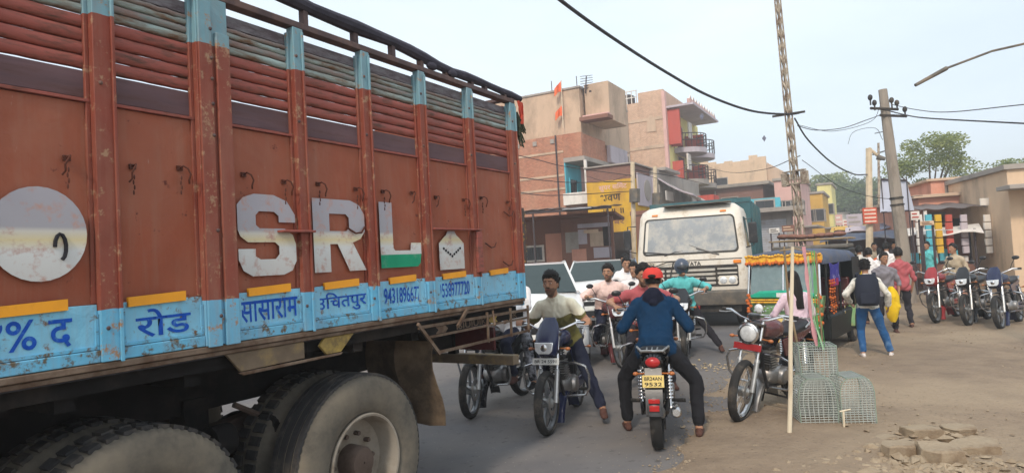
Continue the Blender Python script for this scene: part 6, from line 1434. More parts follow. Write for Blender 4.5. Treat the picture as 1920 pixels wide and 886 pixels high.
window(T1, .4, 1.2, .06, H(362), H(335), 'glassdark', 'p_turq', 'y', 2); window(T1, 2.4, 3.3, .05, H(362), H(338), 'glassdark', 'p_pinkwall', 'y', 2)
bm(T1, 'parapet', 'p_white', (.003, 1.9, -.3, .0, H(386), H(364)), (1.6, 1.9, .003, 4.0, H(386), H(366)))
bm(T1, 'column', 'p_white', (1.0, 1.12, -.1, .02, H(364), zs-.13)); bm(T1, 'air_conditioner', 'p_lilac', (1.25, 1.75, -.58, -.31, H(384), H(366)))
zb = zat(1075, 168, 31.5)
bm(T1, 'upper_wall', 'p_plaster', (-Wd, .45, 1.2, 8, zt+.003, zb-.1)); bm(T1, 'coping', 'p_conc', (-Wd, .50, 1.15, 8.0, zb-.097, zb)); bm(T1, 'stair_head', 'p_plaster', (.55, 1.75, 1.6, 4, H(222), zb+.10)); bm(T1, 'chajja', 'p_brown', (.5, 1.9, .9, 1.597, H(222)-.06, H(222)+.12)); bm(T1, 'chajja', 'p_pinkwall', (.55, 1.8, 1.2, 1.597, H(222)+.123, H(212)))
for x in (-6.5, -3.8, -1.0, .3): bm(T1, 'rebar', 'railm', (x, x+.03, 1.3, 1.33, zb+.003, zb+.5), bevel=0)
bm(T1, 'pipe', 'railm', (-.35, -.28, -.08, -.04, 3, zt))
window(T1, -4.6, -3.6, 0, H(350), H(318)); 
for k in range(3): bm(T1, 'beam_end', 'p_conc', (-2.4+k*.9, -2.2+k*.9, -.05, -.003, zt-.35, zt-.15))
def flag(label, px, y0, y1, d, key, wpx=10):
    a = W(px, y1, d); b = W(px-2, y0, d); m = MB(); m.tube([a, b], .02, 6); o_ = m.build('flag', 'stick'); L_ = (b-a).length
    m = MB(); rows = []
    for i in range(7):
        u = i/6; rows.append([Vector((b.x-.02-u*.32, b.y+.06*math.sin(u*7), b.z-.05-u*.35)), Vector((b.x-.02-u*.34, b.y+.06*math.sin(u*7)+.02, b.z-.55-u*.15+.06*math.sin(u*5)))])
    m.loft(rows, cap=False, close=False); m.build('cloth', key, o_); tag(o_, label, 'flag', 'orange flags on the brick house')
K['orange_flag'] = mat('saffron_cloth', srgb(232, 112, 70), .8)
flag('saffron flag on a thin staff at the roof edge of the plastered storey', 1054, 150, 200, 31, 'orange_flag'); flag('saffron strip of cloth hanging lower on the plastered wall', 1056, 195, 240, 31, 'orange_flag')
m = MB(); c = W(1100, 155, 31); b_ = W(1098, 175, 31)
m.tube([b_, c+Vector((0, 0, .3))], .03, 5)
for k in range(6): m.tube([c+Vector((-.3, 0, -.3+.12*k)), c+Vector((.3, .05, -.2+.11*k))], .015, 4)
m.tube([c+Vector((.1, 0, -.4)), c+Vector((.4, 0, -.5))], .05, 5); tag(m.build('roof_aerial', 'railm'), 'bent television aerial on the roof of the plastered storey', 'aerial')
# ---- tall pale house
T3 = bldg('tall_house', 'tall unplastered pale brick house with round balconies on its street side', 1254, 44)
Z = lambda py: zat(1254, py, 44)
wl = reach(T3.location, (-SN.x, -SN.y), 1080, 8)
bm(T3, 'wall', 'b_pale', (-wl-6, -1.72, 0, 9, 0, Z(184))); bm(T3, 'wall', 'b_pale', (-1.717, 0, 0, 9, 0, Z(166))); bm(T3, 'corner_pier', 'p_pinkwall', (-.1, .12, -.06, .3, 0, Z(170)))
for z in (Z(222), Z(275), Z(335)): bm(T3, 'floor_band', 'p_plaster', (-wl-6, -.11, -.04, -.003, z, z+.22))
for x in (-4.6, -8.4): bm(T3, 'pier', 'p_plaster', (x, x+.3, -.05, -.003, 0, Z(186)))
# arched opening
m = MB(); A = [(-1.2, Z(243)), (-.6, Z(243))]+[(-.9+.3*math.cos(a), Z(226)+.5*math.sin(a)) for a in [PI*k/8 for k in range(9)]]; m.poly(A, .05, frame((0, -.001, 0), (1, 0, 0), (0, 0, 1))); m.build('arch_opening', 'p_plaster', T3)
for k in range(14): x = -wl+.3+k*(wl-2.2)/13; bm(T3, 'railing_post', 'p_white', (x, x+.05, .1, .16, Z(184)+.003, Z(184)+.85), bevel=0)
bm(T3, 'railing_bar', 'p_white', (-wl, -1.8, .1, .15, Z(184)+.853, Z(184)+.92)); bm(T3, 'railing_bar', 'p_white', (-wl, -1.8, .09, .098, Z(184)+.4, Z(184)+.46))
# street front with balconies
bm(T3, 'front_wall', 'p_lemon', (.003, .10, .31, 9, 0, Z(200)));
for k, (py, key) in enumerate(((272, 'p_lilac'), (334, 'p_conc'))):
    z = Z(py); 
    for j, yc in enumerate((3.2, 6.6)):
        r_ = 1.9 if j == 0 else 1.7; m = MB(); pts = [(.11+r_*math.sin(a)*.95, yc-1.6*math.cos(a)) for a in [PI*q/14 for q in range(15)]]
        m.poly(pts, .35, Matrix.Translation((0, 0, z-.35))); sl = m.build('balcony', key, T3)
        for q in range(15):
            x, y_ = pts[q]; m = MB(); m.box(x-.02, x+.02, y_-.02, y_+.02, z+.003, z+.95); m.build('baluster', 'railm', sl)
        for zz in (.5, .95): m = MB(); m.tube([(x, y_, z+zz) for x, y_ in pts], .035, 5); m.build('handrail', 'railm', sl)
    bm(T3, 'screen_wall', 'p_red', (.104, .8, .9, 1.1, z-.0, z+(1.3 if k == 0 else 1.2))); bm(T3, 'screen_wall', 'p_red', (.104, 1.4, 4.6, 4.8, z+.003, z+1.2))
    window(T3, 2.4, 4.0, .104, z+.1, z+1.7, 'glassdark', 'p_cream', 'y', 1); window(T3, 5.8, 7.2, .104, z+.2, z+1.6, 'glassdark', 'p_cream', 'y', 1)
for x, w_ in ((-3.2, 1.0), (-7.5, 1.2)): mm = MB(); mm.tube([(x, 2.5, Z(184)+.02), (x, 2.5, Z(184)+1.1), (x, 2.5, Z(184)+1.25)], [w_*.45, w_*.45, w_*.2], 14); mm.build('water_tank', 'p_conc' if x < -5 else 'interior', T3)
for x in (-2.6, -6.4): bm(T3, 'drain_pipe', 'p_conc', (x, x+.10, -.13, -.06, 0, Z(186)))
for x, py in ((-5.6, 236), (-7.8, 246), (-10.2, 300), (-3.4, 292)): window(T3, x, x+.8, 0, Z(py+8), Z(py-8), 'interior', 'p_plaster')
bm(T3, 'roof_slab', 'p_lilac', (.003, 1.9, .2, 8, Z(202), Z(198))); bm(T3, 'roof_parapet', 'p_pinkwall', (1.5, 1.7, .2, 8, Z(198)+.003, Z(190)))
for q in range(10): m = MB(); y_ = .4+q*.8; m.tube([(1.6, y_, Z(190)), (1.6, y_+.35, Z(182)), (1.6, y_+.7, Z(190))], .05, 5); m.build('railing_loop', 'p_white', T3)
bm(T3, 'upper_screen', 'p_red', (.104, .9, .4, .6, Z(270), Z(204)))
for y_, z_ in ((1.6, Z(316)), (2.4, Z(252))): bm(T3, 'hanging_laundry', 'p_white', (.9, 1.0, y_, y_+.9, z_, z_+1.1))
# ---- yellow painted wall building with advert lettering
T4 = bldg('yellow_shop', 'shop building with brick top and yellow painted advert wall', 1190, 27.5, zr=4); Y = lambda py: zat(1190, py, 27.5)
wl = reach(T4.location, (-SN.x, -SN.y), 1100, 4.5); bm(T4, 'wall', 'p_yel', (-wl, 0, 0, 7, 0, Z_ := Y(333))); bm(T4, 'wall', 'b_dark', (-wl, -.05, .05, 7, Z_+.003, Y(306))); bm(T4, 'coping', 'p_conc', (-wl-.1, .05, -.05, 7, Y(306)+.003, Y(303)))
for k, (t_, a, b, py, h_, key) in enumerate((('भवण', -1.5, -.6, 366, .30, 'interior'), ('सुपर सिमेंट', -1.55, -.3, 346, .32, 'p_pinkwall'), ('॥ ॥ ॥', -1.4, -.5, 392, .22, 'interior'), ('अंबर', -1.3, -.5, 412, .24, 'p_brown'))):
    text('lettering', t_, h_, key, T4, frame(((a+b)/2, -.004, Y(py)), (1, 0, .0), (0, 0, 1)), .001, width=b-a, bold=.02)
bm(T4, 'advert_panel', 'p_lilac', (.003, .07, .35, 4.6, Y(384), Y(322)))
m = MB(); m.lathe([(.34, .074), (.46, .074), (.46, .09), (.34, .09)], 24, 'x', (0, 1.6, Y(352))); m.build('advert_ring', 'p_conc', T4)
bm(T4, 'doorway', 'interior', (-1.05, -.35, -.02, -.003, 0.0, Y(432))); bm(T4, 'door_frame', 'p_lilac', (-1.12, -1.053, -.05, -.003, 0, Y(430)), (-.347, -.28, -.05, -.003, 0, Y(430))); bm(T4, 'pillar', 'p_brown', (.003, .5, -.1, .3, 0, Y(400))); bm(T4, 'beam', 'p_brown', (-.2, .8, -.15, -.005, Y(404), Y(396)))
# ---- grey advert panels and striped jumble roof between the yellow wall and the tall house
T5 = bldg('advert_shop', 'small shop with grey advert panels and tattered striped awning below the tall house', 1228, 29.5); Y = lambda py: zat(1228, py, 29.5)
bm(T5, 'wall', 'p_conc', (-1.0, 0, 0, 8, 0, Y(318))); bm(T5, 'advert_panel', 'p_lilac', (-.85, -.05, -.06, -.003, Y(382), Y(328)))
m = MB(); m.lathe([(.16, -.07), (.20, -.07), (.20, -.062), (.16, -.062)], 24, 'y', (-.45, 0, Y(350))); m.build('advert_ring', 'p_conc', T5)
for k in range(7):
    m = MB(); y_ = .2+k*.85; z_ = Y(332)-.06*k; rows = [[Vector((.003+1.5*u, y_+.0, z_-.85*u-.1*math.sin(u*3))), Vector((.003+1.5*u, y_+.7, z_-.85*u-.1*math.sin(u*3)-.05)), Vector((.003+1.5*u, y_+.7, z_-.85*u-.12-.1*math.sin(u*3))), Vector((.003+1.5*u, y_, z_-.85*u-.07-.1*math.sin(u*3)))] for u in (0, .25, .5, .75, 1)]
    m.loft(rows); m.build('awning_strip', ('p_lilac', 'p_conc', 'p_white')[k % 3], T5)
bm(T5, 'front_wall', 'p_conc', (.003, .06, .2, 8, 0, Y(345))); bm(T5, 'roof_block', 'p_conc', (-.9, .3, .5, 3, Y(318)+.003, Y(312)))
bm(T5, 'sign', 'p_white', (.3, .34, .2, 1.4, Y(376), Y(358))); bm(T5, 'roof_tank', 'p_red', (1.0, 1.8, 3.0, 4.2, Y(376), Y(364)))
# ---- cream house with uneven parapet, and brick sheds before it
T6 = bldg('cream_house', 'cream plastered house with stepped parapet beyond the tall house', 1441, 62); Y = lambda py: zat(1441, py, 62); wl = reach(T6.location, (-SN.x, -SN.y), 1300, 8)
bm(T6, 'wall', 'p_cream', (-wl-3, 0, 0, 10, 0, Y(306)))
for k in range(9): x = -wl+k*wl/9; bm(T6, 'parapet', 'p_cream', (x+.004, x+wl/9-.004, .02, .4, Y(306)+.003, Y(306)+(.9, 1.2, 1.0, .7, .9, .7, .75, 1.3, 1.0)[k]*.7))
m = MB(); m.poly([(0.004, 0), (2.9, 0), (2.9, Y(345)), (0.004, Y(303))], 9.0, frame((0, 9.5, 0), (1, 0, 0), (0, 0, 1))); m.build('lean_to', 'p_plaster', T6)
window(T6, -4.8, -3.6, 0, Y(345), Y(325)); window(T6, -8.6, -7.4, 0, Y(345), Y(325))
T7 = bldg('brick_shed', 'dark brick shed with flat overhanging slab in front of the cream house', 1430, 48); Y = lambda py: zat(1430, py, 48); wl = reach(T7.location, (-SN.x, -SN.y), 1305, 5)
bm(T7, 'wall', 'b_dark', (-wl-2, 0, 0, 7, 0, Y(346))); bm(T7, 'roof_slab', 'p_conc', (-wl-2, .5, -.4, 7.3, Y(346)+.003, Y(340))); bm(T7, 'wall', 'b_dark', (.004, 1.4, .4, 7, 0, Y(370)))
window(T7, -2.9, -1.8, 0, Y(385), Y(365)); bm(T7, 'plank', 'p_conc', (-3.4, -3.3, -.2, -.05, Y(385), Y(350)))
T8 = bldg('shutter_shop', 'low grey shop with roller shutter and concrete canopy right of the white truck', 1478, 31, yaw=YAWB+rad(6)); Y = lambda py: zat(1478, py, 31); wl = reach(T8.location, (-SN.x, -SN.y), 1408, 3)
bm(T8, 'wall', 'p_conc', (-wl-3, 0, 0, 6, 0, Y(396))); bm(T8, 'canopy', 'p_conc', (-wl-3, .5, -.9, 6, Y(396)+.003, Y(388))); bm(T8, 'upper_window_wall', 'p_turq', (-1.9, -.5, .6, 3, Y(388)+.003, Y(366)))
window(T8, -1.6, -.8, .6, Y(386), Y(371), bars=1)
m = MB()
for k in range(24): m.box(-wl+.2, -.3, -.05, -.005, .2+k*.115, .2+k*.115+.10)
s_ = m.build('roller_shutter', 'tinlight', T8, kind='stuff'); bm(T8, 'shutter_frame', 'p_conc', (-.29, -.1, -.1, -.003, 0, Y(398)), (-wl, -wl+.19, -.1, -.003, 0, Y(398)))
# ---- further houses on the left of the street
for px, d, ytop, xl, key, lb, n_ in ((1500, 46, 335, 1455, 'p_pinkwall', 'pinkish house with window squares behind the lattice pole', 2), (1541, 54, 362, 1512, 'p_ochre', 'ochre house right of the lattice pole', 1), (1560, 64, 345, 1536, 'p_lemon', 'pale yellow house behind the ochre one', 1), (1590, 80, 400, 1560, 'p_white', 'white low house far down the street under the trees', 1), (1612, 95, 405, 1588, 'p_salmon', 'small salmon house farthest down the street', 1)):
    t = bldg('far_house', lb, px, d); zz = zat(px, ytop, d); wl = reach(t.location, (-SN.x, -SN.y), xl, 4); bm(t, 'wall', key, (-wl, 0, 0, 7, 0, zz)); bm(t, 'coping', 'p_conc', (-wl-.1, .15, -.12, 7.1, zz+.003, zz+.18)); bm(t, 'canopy', 'p_conc', (.004, .9, .2, 7, 2.9, 3.02))
    for k in range(n_+1): x = -wl+wl*(k+.5)/(n_+1); window(t, x-.35, x+.35, 0, zz*.62, zz*.62+.9, bars=1)
    window(t, 1, 2, .0, zz*.62, zz*.62+.9, axis='y', bars=1)
# ---- awning shop just beyond the lorry tail
T9 = bldg('awning_shop', 'shaded shop under a long tin awning, its walls red and papered with posters', 1160, 21.5, yaw=rad(-14), zr=3); Y = lambda py, px=1100, d=21: zat(px, py, d)
bm(T9, 'wall', 'p_brown', (-9, -2.1, 1.6, 1.8, 0, Y(398))); bm(T9, 'wall', 'p_salmon', (-2.75, -2.1, 1.5, 1.597, 0, Y(428))); bm(T9, 'wall', 'p_brown', (-2.09, -.3, 1.0, 1.2, 0, Y(402)))
window(T9, -3.5, -2.9, 1.6, Y(482), Y(455), 'glassdark', 'p_white', 'x', 4)
rg = random.Random(11)
for k, (x, z, w_, h_, key) in enumerate(((-1.95, 450, .45, .7, 'p_conc'), (-1.5, 440, .3, .5, 'p_lilac'), (-1.1, 446, .5, .5, 'p_plaster'), (-1.75, 478, .5, .45, 'p_salmon'), (-1.0, 474, .6, .35, 'p_lilac'), (-.65, 440, .25, .7, 'interior'), (-1.3, 430, .5, .12, 'p_cream'), (-1.5, 418, 1.1, .14, 'p_lilac'))):
    z_ = Y(z); bm(T9, 'poster', key, (x, x+w_, .985-.004*k, .997, z_-h_/2, z_+h_/2), bevel=0)
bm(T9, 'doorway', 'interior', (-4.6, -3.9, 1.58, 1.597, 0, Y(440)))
bm(T9, 'roof_slab', 'p_brown', (-9, -.2, 1.0, 5, Y(398), Y(392)))
m = MB(); n_ = 60; top_ = []; za = Y(386); 
for k in range(n_+1): x = -9+9.0*k/n_; top_.append([Vector((x, -1.3+y_*3.0, za-.05+.20*y_+.018*math.sin(k*2.1)+.02*math.sin(k*.31))) for y_ in (0, .5, 1)]+[Vector((x, -1.3+y_*3.0, za-.065+.20*y_+.018*math.sin(k*2.1)+.02*math.sin(k*.31))) for y_ in (1, .5, 0)])
m.loft(top_); m.build('tin_awning', 'tin', T9); bm(T9, 'awning_beam', 'railm', (-9, -.1, -1.25, -1.17, za-.16, za-.08)); bm(T9, 'awning_sheet', 'tinlight', (-1.6, -.7, -1.4, -.6, za-.12, za-.09)); 
for x in (-5.2, -2.6, -.25): bm(T9, 'awning_post', 'railm', (x, x+.05, -1.2, -1.15, 0, za-.163))
m = MB(); m.tube([(-4.6, -.9, za-.75), (-2.8, -1.1, za-.1)], .03, 5); m.build('brace', 'p_brown', T9)
# pillar wound with yellow-brown leaves
T10 = bldg('decorated_pillar', 'pillar wound with yellow and dark leaf garlands right behind the lorry tail', 978, 15.5, cat='pillar', yaw=0, zr=2); zz = zat(978, 390, 15.5)
bm(T10, 'shaft', 'interior', (-.10, .10, -.10, .10, 0, zz)); m = MB(); rg = random.Random(2)
for k in range(210):
    a = rg.random()*6.28; z = .9+rg.random()*(zz-.95); c_ = Vector((.12*math.cos(a), .12*math.sin(a), z)); u = Vector((-math.sin(a), math.cos(a), rg.uniform(-.5, .5))).normalized()*.03; v_ = Vector((math.cos(a)*.3, math.sin(a)*.3, 1)).normalized()*.045
    m.add([c_-u, c_+u, c_+u*.3+v_, c_-u*.8+v_*.7], [(0, 1, 2, 3)])
m.build('leaf_garland', mat('dry_leaf_yellow', srgb(176, 140, 70), .8, var=.3, scale=9, dirt=srgb(90, 66, 40), damt=.5, dscale=6), T10, kind='stuff')
# ---- hanging banner cloth and the right-hand row
Bn = empty('cloth_banner', W(1668, 370, 20.5)); tag(Bn, 'large pale blue-white cloth banner hanging behind the concrete pole', 'banner')
P00 = W(1652, 336, 20.6)-Bn.location; P10 = W(1700, 338, 20.2)-Bn.location; P01 = W(1652, 398, 20.6)-Bn.location; P11 = W(1712, 394, 20.2)-Bn.location
m = MB(); rows = []
for i in range(9):
    u = i/8; rows.append([(P00.lerp(P10, u)).lerp(P01.lerp(P11, u), v)+Vector((0, .06*math.sin(u*9+v*2), 0)) for v in [j/6 for j in range(7)]])
m.loft(rows+[], cap=False, close=False); m.build('cloth', mat('banner_cloth', srgb(196, 200, 214), .8, var=.06, scale=2), Bn)
m = MB(); m.tube([P00, P10], .03, 6); m.tube([P01, P11], .025, 6); m.tube([P00+Vector((0, 0, .1)), Vector((P00.x, P00.y, -Bn.location.z))], .016, 6); m.tube([P10+Vector((0, 0, .1)), Vector((P10.x, P10.y, -Bn.location.z))], .016, 6); m.build('banner_frame', 'railm', Bn)
R1 = bldg('salmon_shop', 'salmon shop with tin awning at the right edge behind the parked motorcycles', 1722, 23, yaw=rad(-16), zr=3); Y = lambda py: zat(1722, py, 23)
bm(R1, 'wall', 'p_salmon', (0, 9, 0, 8, 0, Y(372))); bm(R1, 'coping', 'p_plaster', (-.2, 9.1, -.2, 8, Y(372)+.003, Y(366))); bm(R1, 'upper_wall', 'p_salmon', (.7, 8, 1.0, 8, Y(366)+.003, Y(338))); bm(R1, 'upper_coping', 'p_plaster', (.55, 8.1, .9, 8, Y(338)+.003, Y(333)))
m = MB(); m.loft([[Vector((x, -2.3, Y(398)+.03*math.sin(k*1.9))), Vector((x, -.003, Y(384)+.03*math.sin(k*1.9))), Vector((x, -.003, Y(384)-.02+.03*math.sin(k*1.9))), Vector((x, -2.3, Y(398)-.02+.03*math.sin(k*1.9)))] for k, x in enumerate(np.linspace(-.6, 9, 50))]); m.build('tin_awning', 'tin', R1)
for x in (-.5, 1.4, 3.4, 5.4, 7.4): bm(R1, 'awning_post', 'p_white', (x, x+.09, -2.25, -2.16, 0, Y(400)))
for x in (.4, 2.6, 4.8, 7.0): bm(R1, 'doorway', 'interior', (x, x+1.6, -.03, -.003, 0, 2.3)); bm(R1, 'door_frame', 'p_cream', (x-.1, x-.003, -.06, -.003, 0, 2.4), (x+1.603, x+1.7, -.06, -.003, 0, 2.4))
window(R1, 1.2, 2.0, 1.0, Y(362), Y(346)); window(R1, 3.4, 4.2, 1.0, Y(362), Y(346)); window(R1, .3, .7, 0, Y(420), Y(404), bars=1)
bm(R1, 'signboard', 'p_white', (1.0, 4.2, -2.42, -2.36, Y(398), Y(386))); bm(R1, 'signboard', 'p_yel', (4.6, 7.6, -2.42, -2.36, Y(398), Y(386)))
R2 = bldg('cream_shop', 'low cream shop further right along the row', 1890, 19, yaw=rad(-16), zr=3); bm(R2, 'wall', 'p_cream', (0, 9, 0, 8, 0, 3.5)); bm(R2, 'floor_slab', 'p_conc', (-.3, 9, -.9, -.003, 2.9, 3.02)); bm(R2, 'coping', 'p_conc', (-.1, 9, -.1, 8, 3.503, 3.65)); window(R2, 3.6, 4.6, 0, 1.2, 2.2); bm(R2, 'shutter', 'tinlight', (.5, 3.0, -.04, -.003, 0, 2.5))
# small stalls, hung goods, low walls along the street
def stall(label, px, d, w_, h_, key, yaw=YAWB, goods=True):
    t = empty('market_stall', at(px, d), yaw); tag(t, label, 'stall', 'small stalls along the street'); rg = random.Random(int(px))
    for x in (0, w_):
        for y in (0, 1.4): m = MB(); m.tube([(x, y, 0), (x, y, h_)], .035, 5); m.build('post', 'railm', t)
    m = MB(); m.loft([[Vector((x, -.3, h_-.12+.05*math.sin(x*5))), Vector((x, .7, h_+.12+.03*math.sin(x*4))), Vector((x, 1.7, h_-.05)), Vector((x, 1.7, h_-.07)), Vector((x, .7, h_+.10)), Vector((x, -.3, h_-.14+.05*math.sin(x*5)))] for x in np.linspace(-.2, w_+.2, 9)]); m.build('canopy', key, t)
    bm(t, 'counter', 'p_brown', (0, w_, .1, 1.1, .45, .9)); bm(t, 'back_cloth', 'p_brown', (0, w_, 1.42, 1.46, .0, h_-.1))
    if goods:
        for k in range(6): x = .1+(w_-.25)*k/6; bm(t, 'crate', ('p_yel', 'p_red', 'p_white', 'p_turq')[rg.randrange(4)], (x, x+w_/8, .2, .8, .903, 1.05+rg.random()*.3))
for a in (('stall with blue canopy behind the rickshaw roof', 1556, 24, 2.4, 1.9, 'r_roof'), ('stall with pale canopy far down the street by the cream pole', 1600, 31, 2.6, 2.3, 'p_lilac'), ('stall with blue sheet behind the walking people', 1668, 27, 2.6, 2.3, 'car_blue'), ('stall with white sheet close to the salmon shop', 1706, 21, 1.8, 1.9, 'p_white'), ('stall with ochre canopy farthest down the street', 1570, 42, 3, 2.6, 'p_ochre')): stall(*a)
car('dark blue car parked far behind the walking people', 1640, 33, 1600, 'car_blue', h=1.5, group='cars far down the street'); car('white car far down the street by the cream pole', 1600, 46, 1580, 'car_white', h=1.5, group='cars far down the street')
bw = bldg('low_wall', 'low pinkish brick wall by the foot of the concrete pole', 1722, 15.6, 'wall', yaw=rad(-20)); bm(bw, 'wall', 'p_salmon', (0, .9, 0, .25, 0, .42))
# ================================================================ TREES
K['bark'] = mat('bark', srgb(104, 86, 70), .9, var=.25)
def leafm(name, a, b_):
    m, n, b = nodes(name); c = mixc(n, ramp(n, tex(n, 1.1, 4), .35, .65), a, b_); gi = n.nodes.new('ShaderNodeNewGeometry'); c = mixc(n, gi.outputs['Random Per Island'], c, mixc(n, 1, c, (.55, .6, .5), 'MULTIPLY')); n.links.new(c, b.inputs['Base Color']); b.inputs['Roughness'].default_value = .7; b.inputs['Subsurface Weight'].default_value = .0
    tr = n.nodes.new('ShaderNodeBsdfTranslucent'); n.links.new(c, tr.inputs[0]); mxs = n.nodes.new('ShaderNodeMixShader'); mxs.inputs[0].default_value = .35; n.links.new(b.outputs[0], mxs.inputs[1]); n.links.new(tr.outputs[0], mxs.inputs[2]); n.links.new(mxs.outputs[0], n.nodes['Material Output'].inputs[0]); K[name] = m
leafm('leaf_olive', srgb(172, 178, 108), srgb(128, 142, 74)); leafm('leaf_deep', srgb(122, 140, 82), srgb(84, 106, 58))
def tree(label, px, d, ytop, wm, key, seed, hz=.5, ls=.16, n=2600, group='trees down the street'):
    rg = random.Random(seed); b = at(px, d); H_ = zat(px, ytop, d); t = empty('tree', b); tag(t, label, 'tree', group)
    m = MB(); m.tube([(0, 0, 0), (.1, 0, H_*.25), (-.05, .1, H_*.5)], [.22, .17, .12], 8)
    cl = []
    for k in range(26):
        a = rg.random()*6.28; rr_ = wm/2*rg.random()**.5; z = H_*(hz+(1-hz)*rg.random()**.8)-.35*(rr_/wm)*H_*.6; c = Vector((rr_*math.cos(a), rr_*math.sin(a)*.8, z)); cl.append((c, rg.uniform(.13, .24)*wm))
        if k % 3 == 0: m.tube([(0, 0, H_*.4), (c.x*.5, c.y*.5, (H_*.45+c.z)/2), c], [.08, .05, .02], 5)
    m.build('trunk', 'bark', t); m = MB()
    for _ in range(n):
        c, r_ = cl[rg.randrange(len(cl))]; v = Vector((rg.gauss(0, 1), rg.gauss(0, 1), rg.gauss(0, 1))).normalized()*r_*(.45+.6*rg.random()); v.z *= .7; p = c+v; p.z = min(p.z, H_); u = Vector((rg.gauss(0, 1), rg.gauss(0, 1), rg.gauss(0, .6))).normalized()*ls*rg.uniform(.6, 1.3); w__ = u.cross(Vector((rg.gauss(0, 1), rg.gauss(0, 1), rg.gauss(0, 1)))).normalized()*ls*.5
        m.add([p-u, p+w__, p+u, p-w__], [(0, 1, 2, 3)])
    m.build('crown', key, t, kind='stuff')
tree('olive-green tree rising behind the salmon shop at the right edge', 1756, 36, 240, 4.0, 'leaf_olive', 1, ls=.085, n=7000)
tree('spreading green tree further right behind the shops', 1900, 42, 300, 5, 'leaf_olive', 2, ls=.12, n=7000)
for i, (px, d, yt, wm, key) in enumerate(((1535, 96, 330, 8, 'leaf_deep'), (1575, 90, 326, 8, 'leaf_olive'), (1606, 84, 334, 7, 'leaf_deep'), (1640, 92, 345, 8, 'leaf_olive'), (1668, 78, 338, 7, 'leaf_deep'), (1556, 110, 338, 10, 'leaf_olive'), (1622, 112, 352, 10, 'leaf_deep'), (1700, 88, 350, 8, 'leaf_deep'))):
    tree(('dark green tree at the end of the street, leftmost of the row', 'pale olive tree second from the left at the end of the street', 'dark tree in the middle of the far row', 'olive tree just left of the cream pole, far away', 'dark tree behind the cloth banner', 'wide hazy tree behind the pale yellow house', 'wide hazy tree farthest down the street', 'dark tree behind the concrete pole')[i], px, d, yt, wm, key, 20+i, hz=.35, ls=.26, n=3200)
# blank land beyond: hedge line closing the street end
m = MB(); rg = random.Random(99)
for _ in range(9000):
    a = rad(-50+110*rg.random()); dd = 125+rg.random()*12; h_ = 5.5+1.8*noise.noise(Vector((a*9, 0, 0)))+1.2*noise.noise(Vector((a*31, 4, 0))); p = Vector((math.sin(a)*dd, math.cos(a)*dd, rg.random()**.7*h_)); u = Vector((rg.gauss(0, 1), rg.gauss(0, 1), rg.gauss(0, .6))).normalized()*.8; w__ = u.cross(Vector((rg.gauss(0, 1), rg.gauss(0, 1), rg.gauss(0, 1)))).normalized()*.5; m.add([p-u, p+w__, p+u, p-w__], [(0, 1, 2, 3)])
m.build('treeline', 'leaf_deep', kind='stuff')
# ================================================================ SMALL THINGS THAT FILL THE FAR STREET
def shop_sign(label, px, py, d, wpx, hpx, key, txt=None, tkey='ink', yaw=YAWB):
    c = W(px, py, d); t = empty('shop_sign', (c.x, c.y, c.z), yaw); tag(t, label, 'sign', 'shop signs along the street'); w_ = wpx*d/FPX; h_ = hpx*d/FPX
    bm(t, 'board', key, (-w_/2, w_/2, -.04, .04, -h_/2, h_/2), bevel=0)
    for x in (-w_*.4, w_*.4): m = MB(); m.tube([(x, .06, h_/2), (x, .06, -c.z)], .03, 5); m.build('post', 'railm', t)
    for k in range(2): m = MB(); m.box(-w_*.38, w_*(.38 if k else .2), -.052, -.043, h_*(.22-.4*k)-h_*.08, h_*(.22-.4*k)+h_*.08); m.build('lettering', tkey, t)
for a in (('small white sign under the far trees left of the cream pole', 1590, 418, 44, 18, 14, 'p_white', None, 'p_red'), ('pink sign panel beside the pale yellow house', 1573, 412, 50, 12, 20, 'p_pinkwall', None, 'p_white'), ('grey printed hoarding left of the red and white sign', 1602, 412, 36, 26, 22, 'p_lilac', None, 'p_conc'), ('pale blue sign low behind the crowd', 1655, 438, 30, 18, 10, 'car_blue', None, 'p_white'), ('yellow sign board between the crowd and the concrete pole', 1648, 424, 34, 14, 10, 'p_yel', None, 'ink'), ('brown board at the foot of the lattice pole', 1478, 428, 28, 22, 12, 'p_brown', None, 'p_cream'), ('white board at the left of the lattice pole', 1452, 432, 27, 18, 9, 'p_white', None, 'interior'), ('white sign above the awning right of the concrete pole', 1716, 404, 19.5, 14, 16, 'p_white', None, 'p_red'), ('tilted cream board over the right-hand stalls', 1738, 418, 17, 22, 8, 'p_cream', None, 'p_brown')): shop_sign(*a)
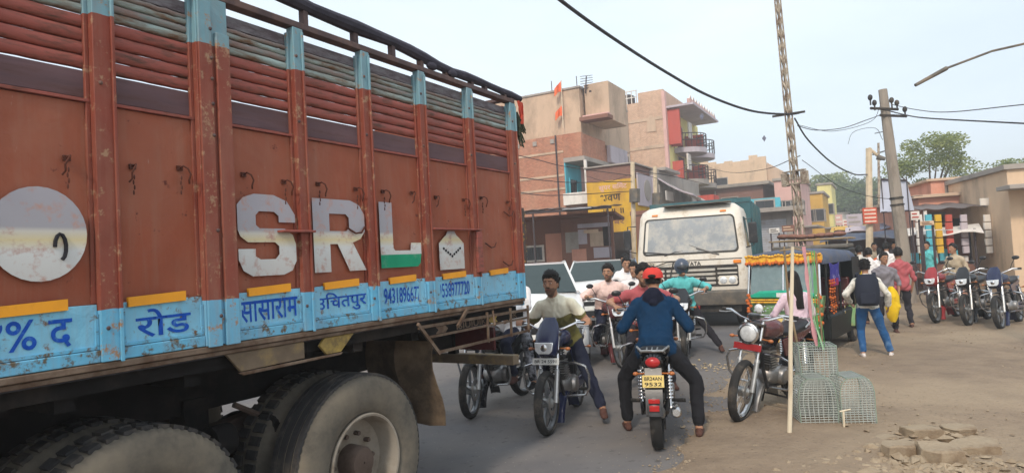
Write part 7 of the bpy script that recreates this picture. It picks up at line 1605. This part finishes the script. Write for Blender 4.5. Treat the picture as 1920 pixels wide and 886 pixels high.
# luggage rails and bundles on the rickshaw hood line: a jeep-like van roof rack behind the rickshaw
V = empty('minibus', at(1530, 16.5, 1.5), YAWB); V.location.z = 0; tag(V, 'dark minibus with a roof rack of planks standing behind the auto-rickshaw', 'minibus')
bm(V, 'body', 'r_dark', (-1.05, .75, 0, 4, .4, 1.55), bevel=.06); bm(V, 'window_band', 'glassdark', (-1.0, .70, -.004, 3.9, 1.12, 1.45), bevel=0); bm(V, 'roof', 'w_bump', (-1.02, .72, .02, 3.95, 1.553, 1.66), bevel=.04)
for k in range(5): bm(V, 'rack_plank', 'stick2', (-1.1, .8, .1+.75*k, .22+.75*k, 1.78, 1.82))
for x in (-1.0, .7): m = MB(); m.tube([(x, 0, 1.80), (x, 3.8, 1.80)], .022, 5); m.build('rack_rail', 'rustpole', V); m = MB(); m.tube([(x, .1, 1.66), (x, .1, 1.80)], .02, 5); m.build('rack_leg', 'rustpole', V)
m = MB(); rg = random.Random(8)
for k in range(7): m.ball((-.8+.22*k, .5+rg.random()*.4, 1.88+rg.random()*.04), (.16, .18, .07), 8)
m.build('luggage', 'p_brown', V)
for x in (-.9, .6):
    for y in (.7, 3.2): m = MB(); m.lathe([(.01, -.09), (.30, -.1), (.33, 0), (.30, .1), (.01, .09)], 20, 'x', (x, y, .33)); m.build('wheel', 'rubber', V)
# goods hanging under the right-hand awning
rg = random.Random(31)
for k, (px, key, lb) in enumerate(((1722, 'p_white', 'white packet string hanging at the first awning post on the right'), (1740, 'p_turq', 'turquoise packet string hanging under the right awning'), (1758, 'p_yel', 'yellow packet string under the right awning'), (1778, 'p_red', 'red packet string under the right awning'), (1806, 'p_lilac', 'lilac packet string under the right awning'), (1850, 'p_white', 'white packet string at the far right of the awning'))):
    d = 20.3; b = W(px, 402, d); m = MB()
    for q in range(5): m.box(b.x-.09-.02*(q % 2), b.x+.09, b.y-.03, b.y+.03, b.z-.24*(q+1)+.03, b.z-.24*q)
    tag(m.build('hanging_goods', key, kind='thing'), lb, 'hanging goods', 'goods hung under the right-hand awning')
# litter scraps on the road: countable pale bits
K['paper'] = mat('paper_scrap', srgb(196, 180, 150), .9, var=.2)
# ================================================================ AIR
m, n, b = nodes('haze_air'); n.nodes.remove(b); pv_ = n.nodes.new('ShaderNodeVolumePrincipled'); pv_.inputs['Density'].default_value = .0038; pv_.inputs['Color'].default_value = (1, 1, 1, 1); pv_.inputs['Anisotropy'].default_value = .2
n.links.new(pv_.outputs[0], n.nodes['Material Output'].inputs['Volume']); K['haze'] = m
hz_ = one('box', -950, 950, -950, 950, -1.1, 21).build('haze', 'haze', kind='stuff')
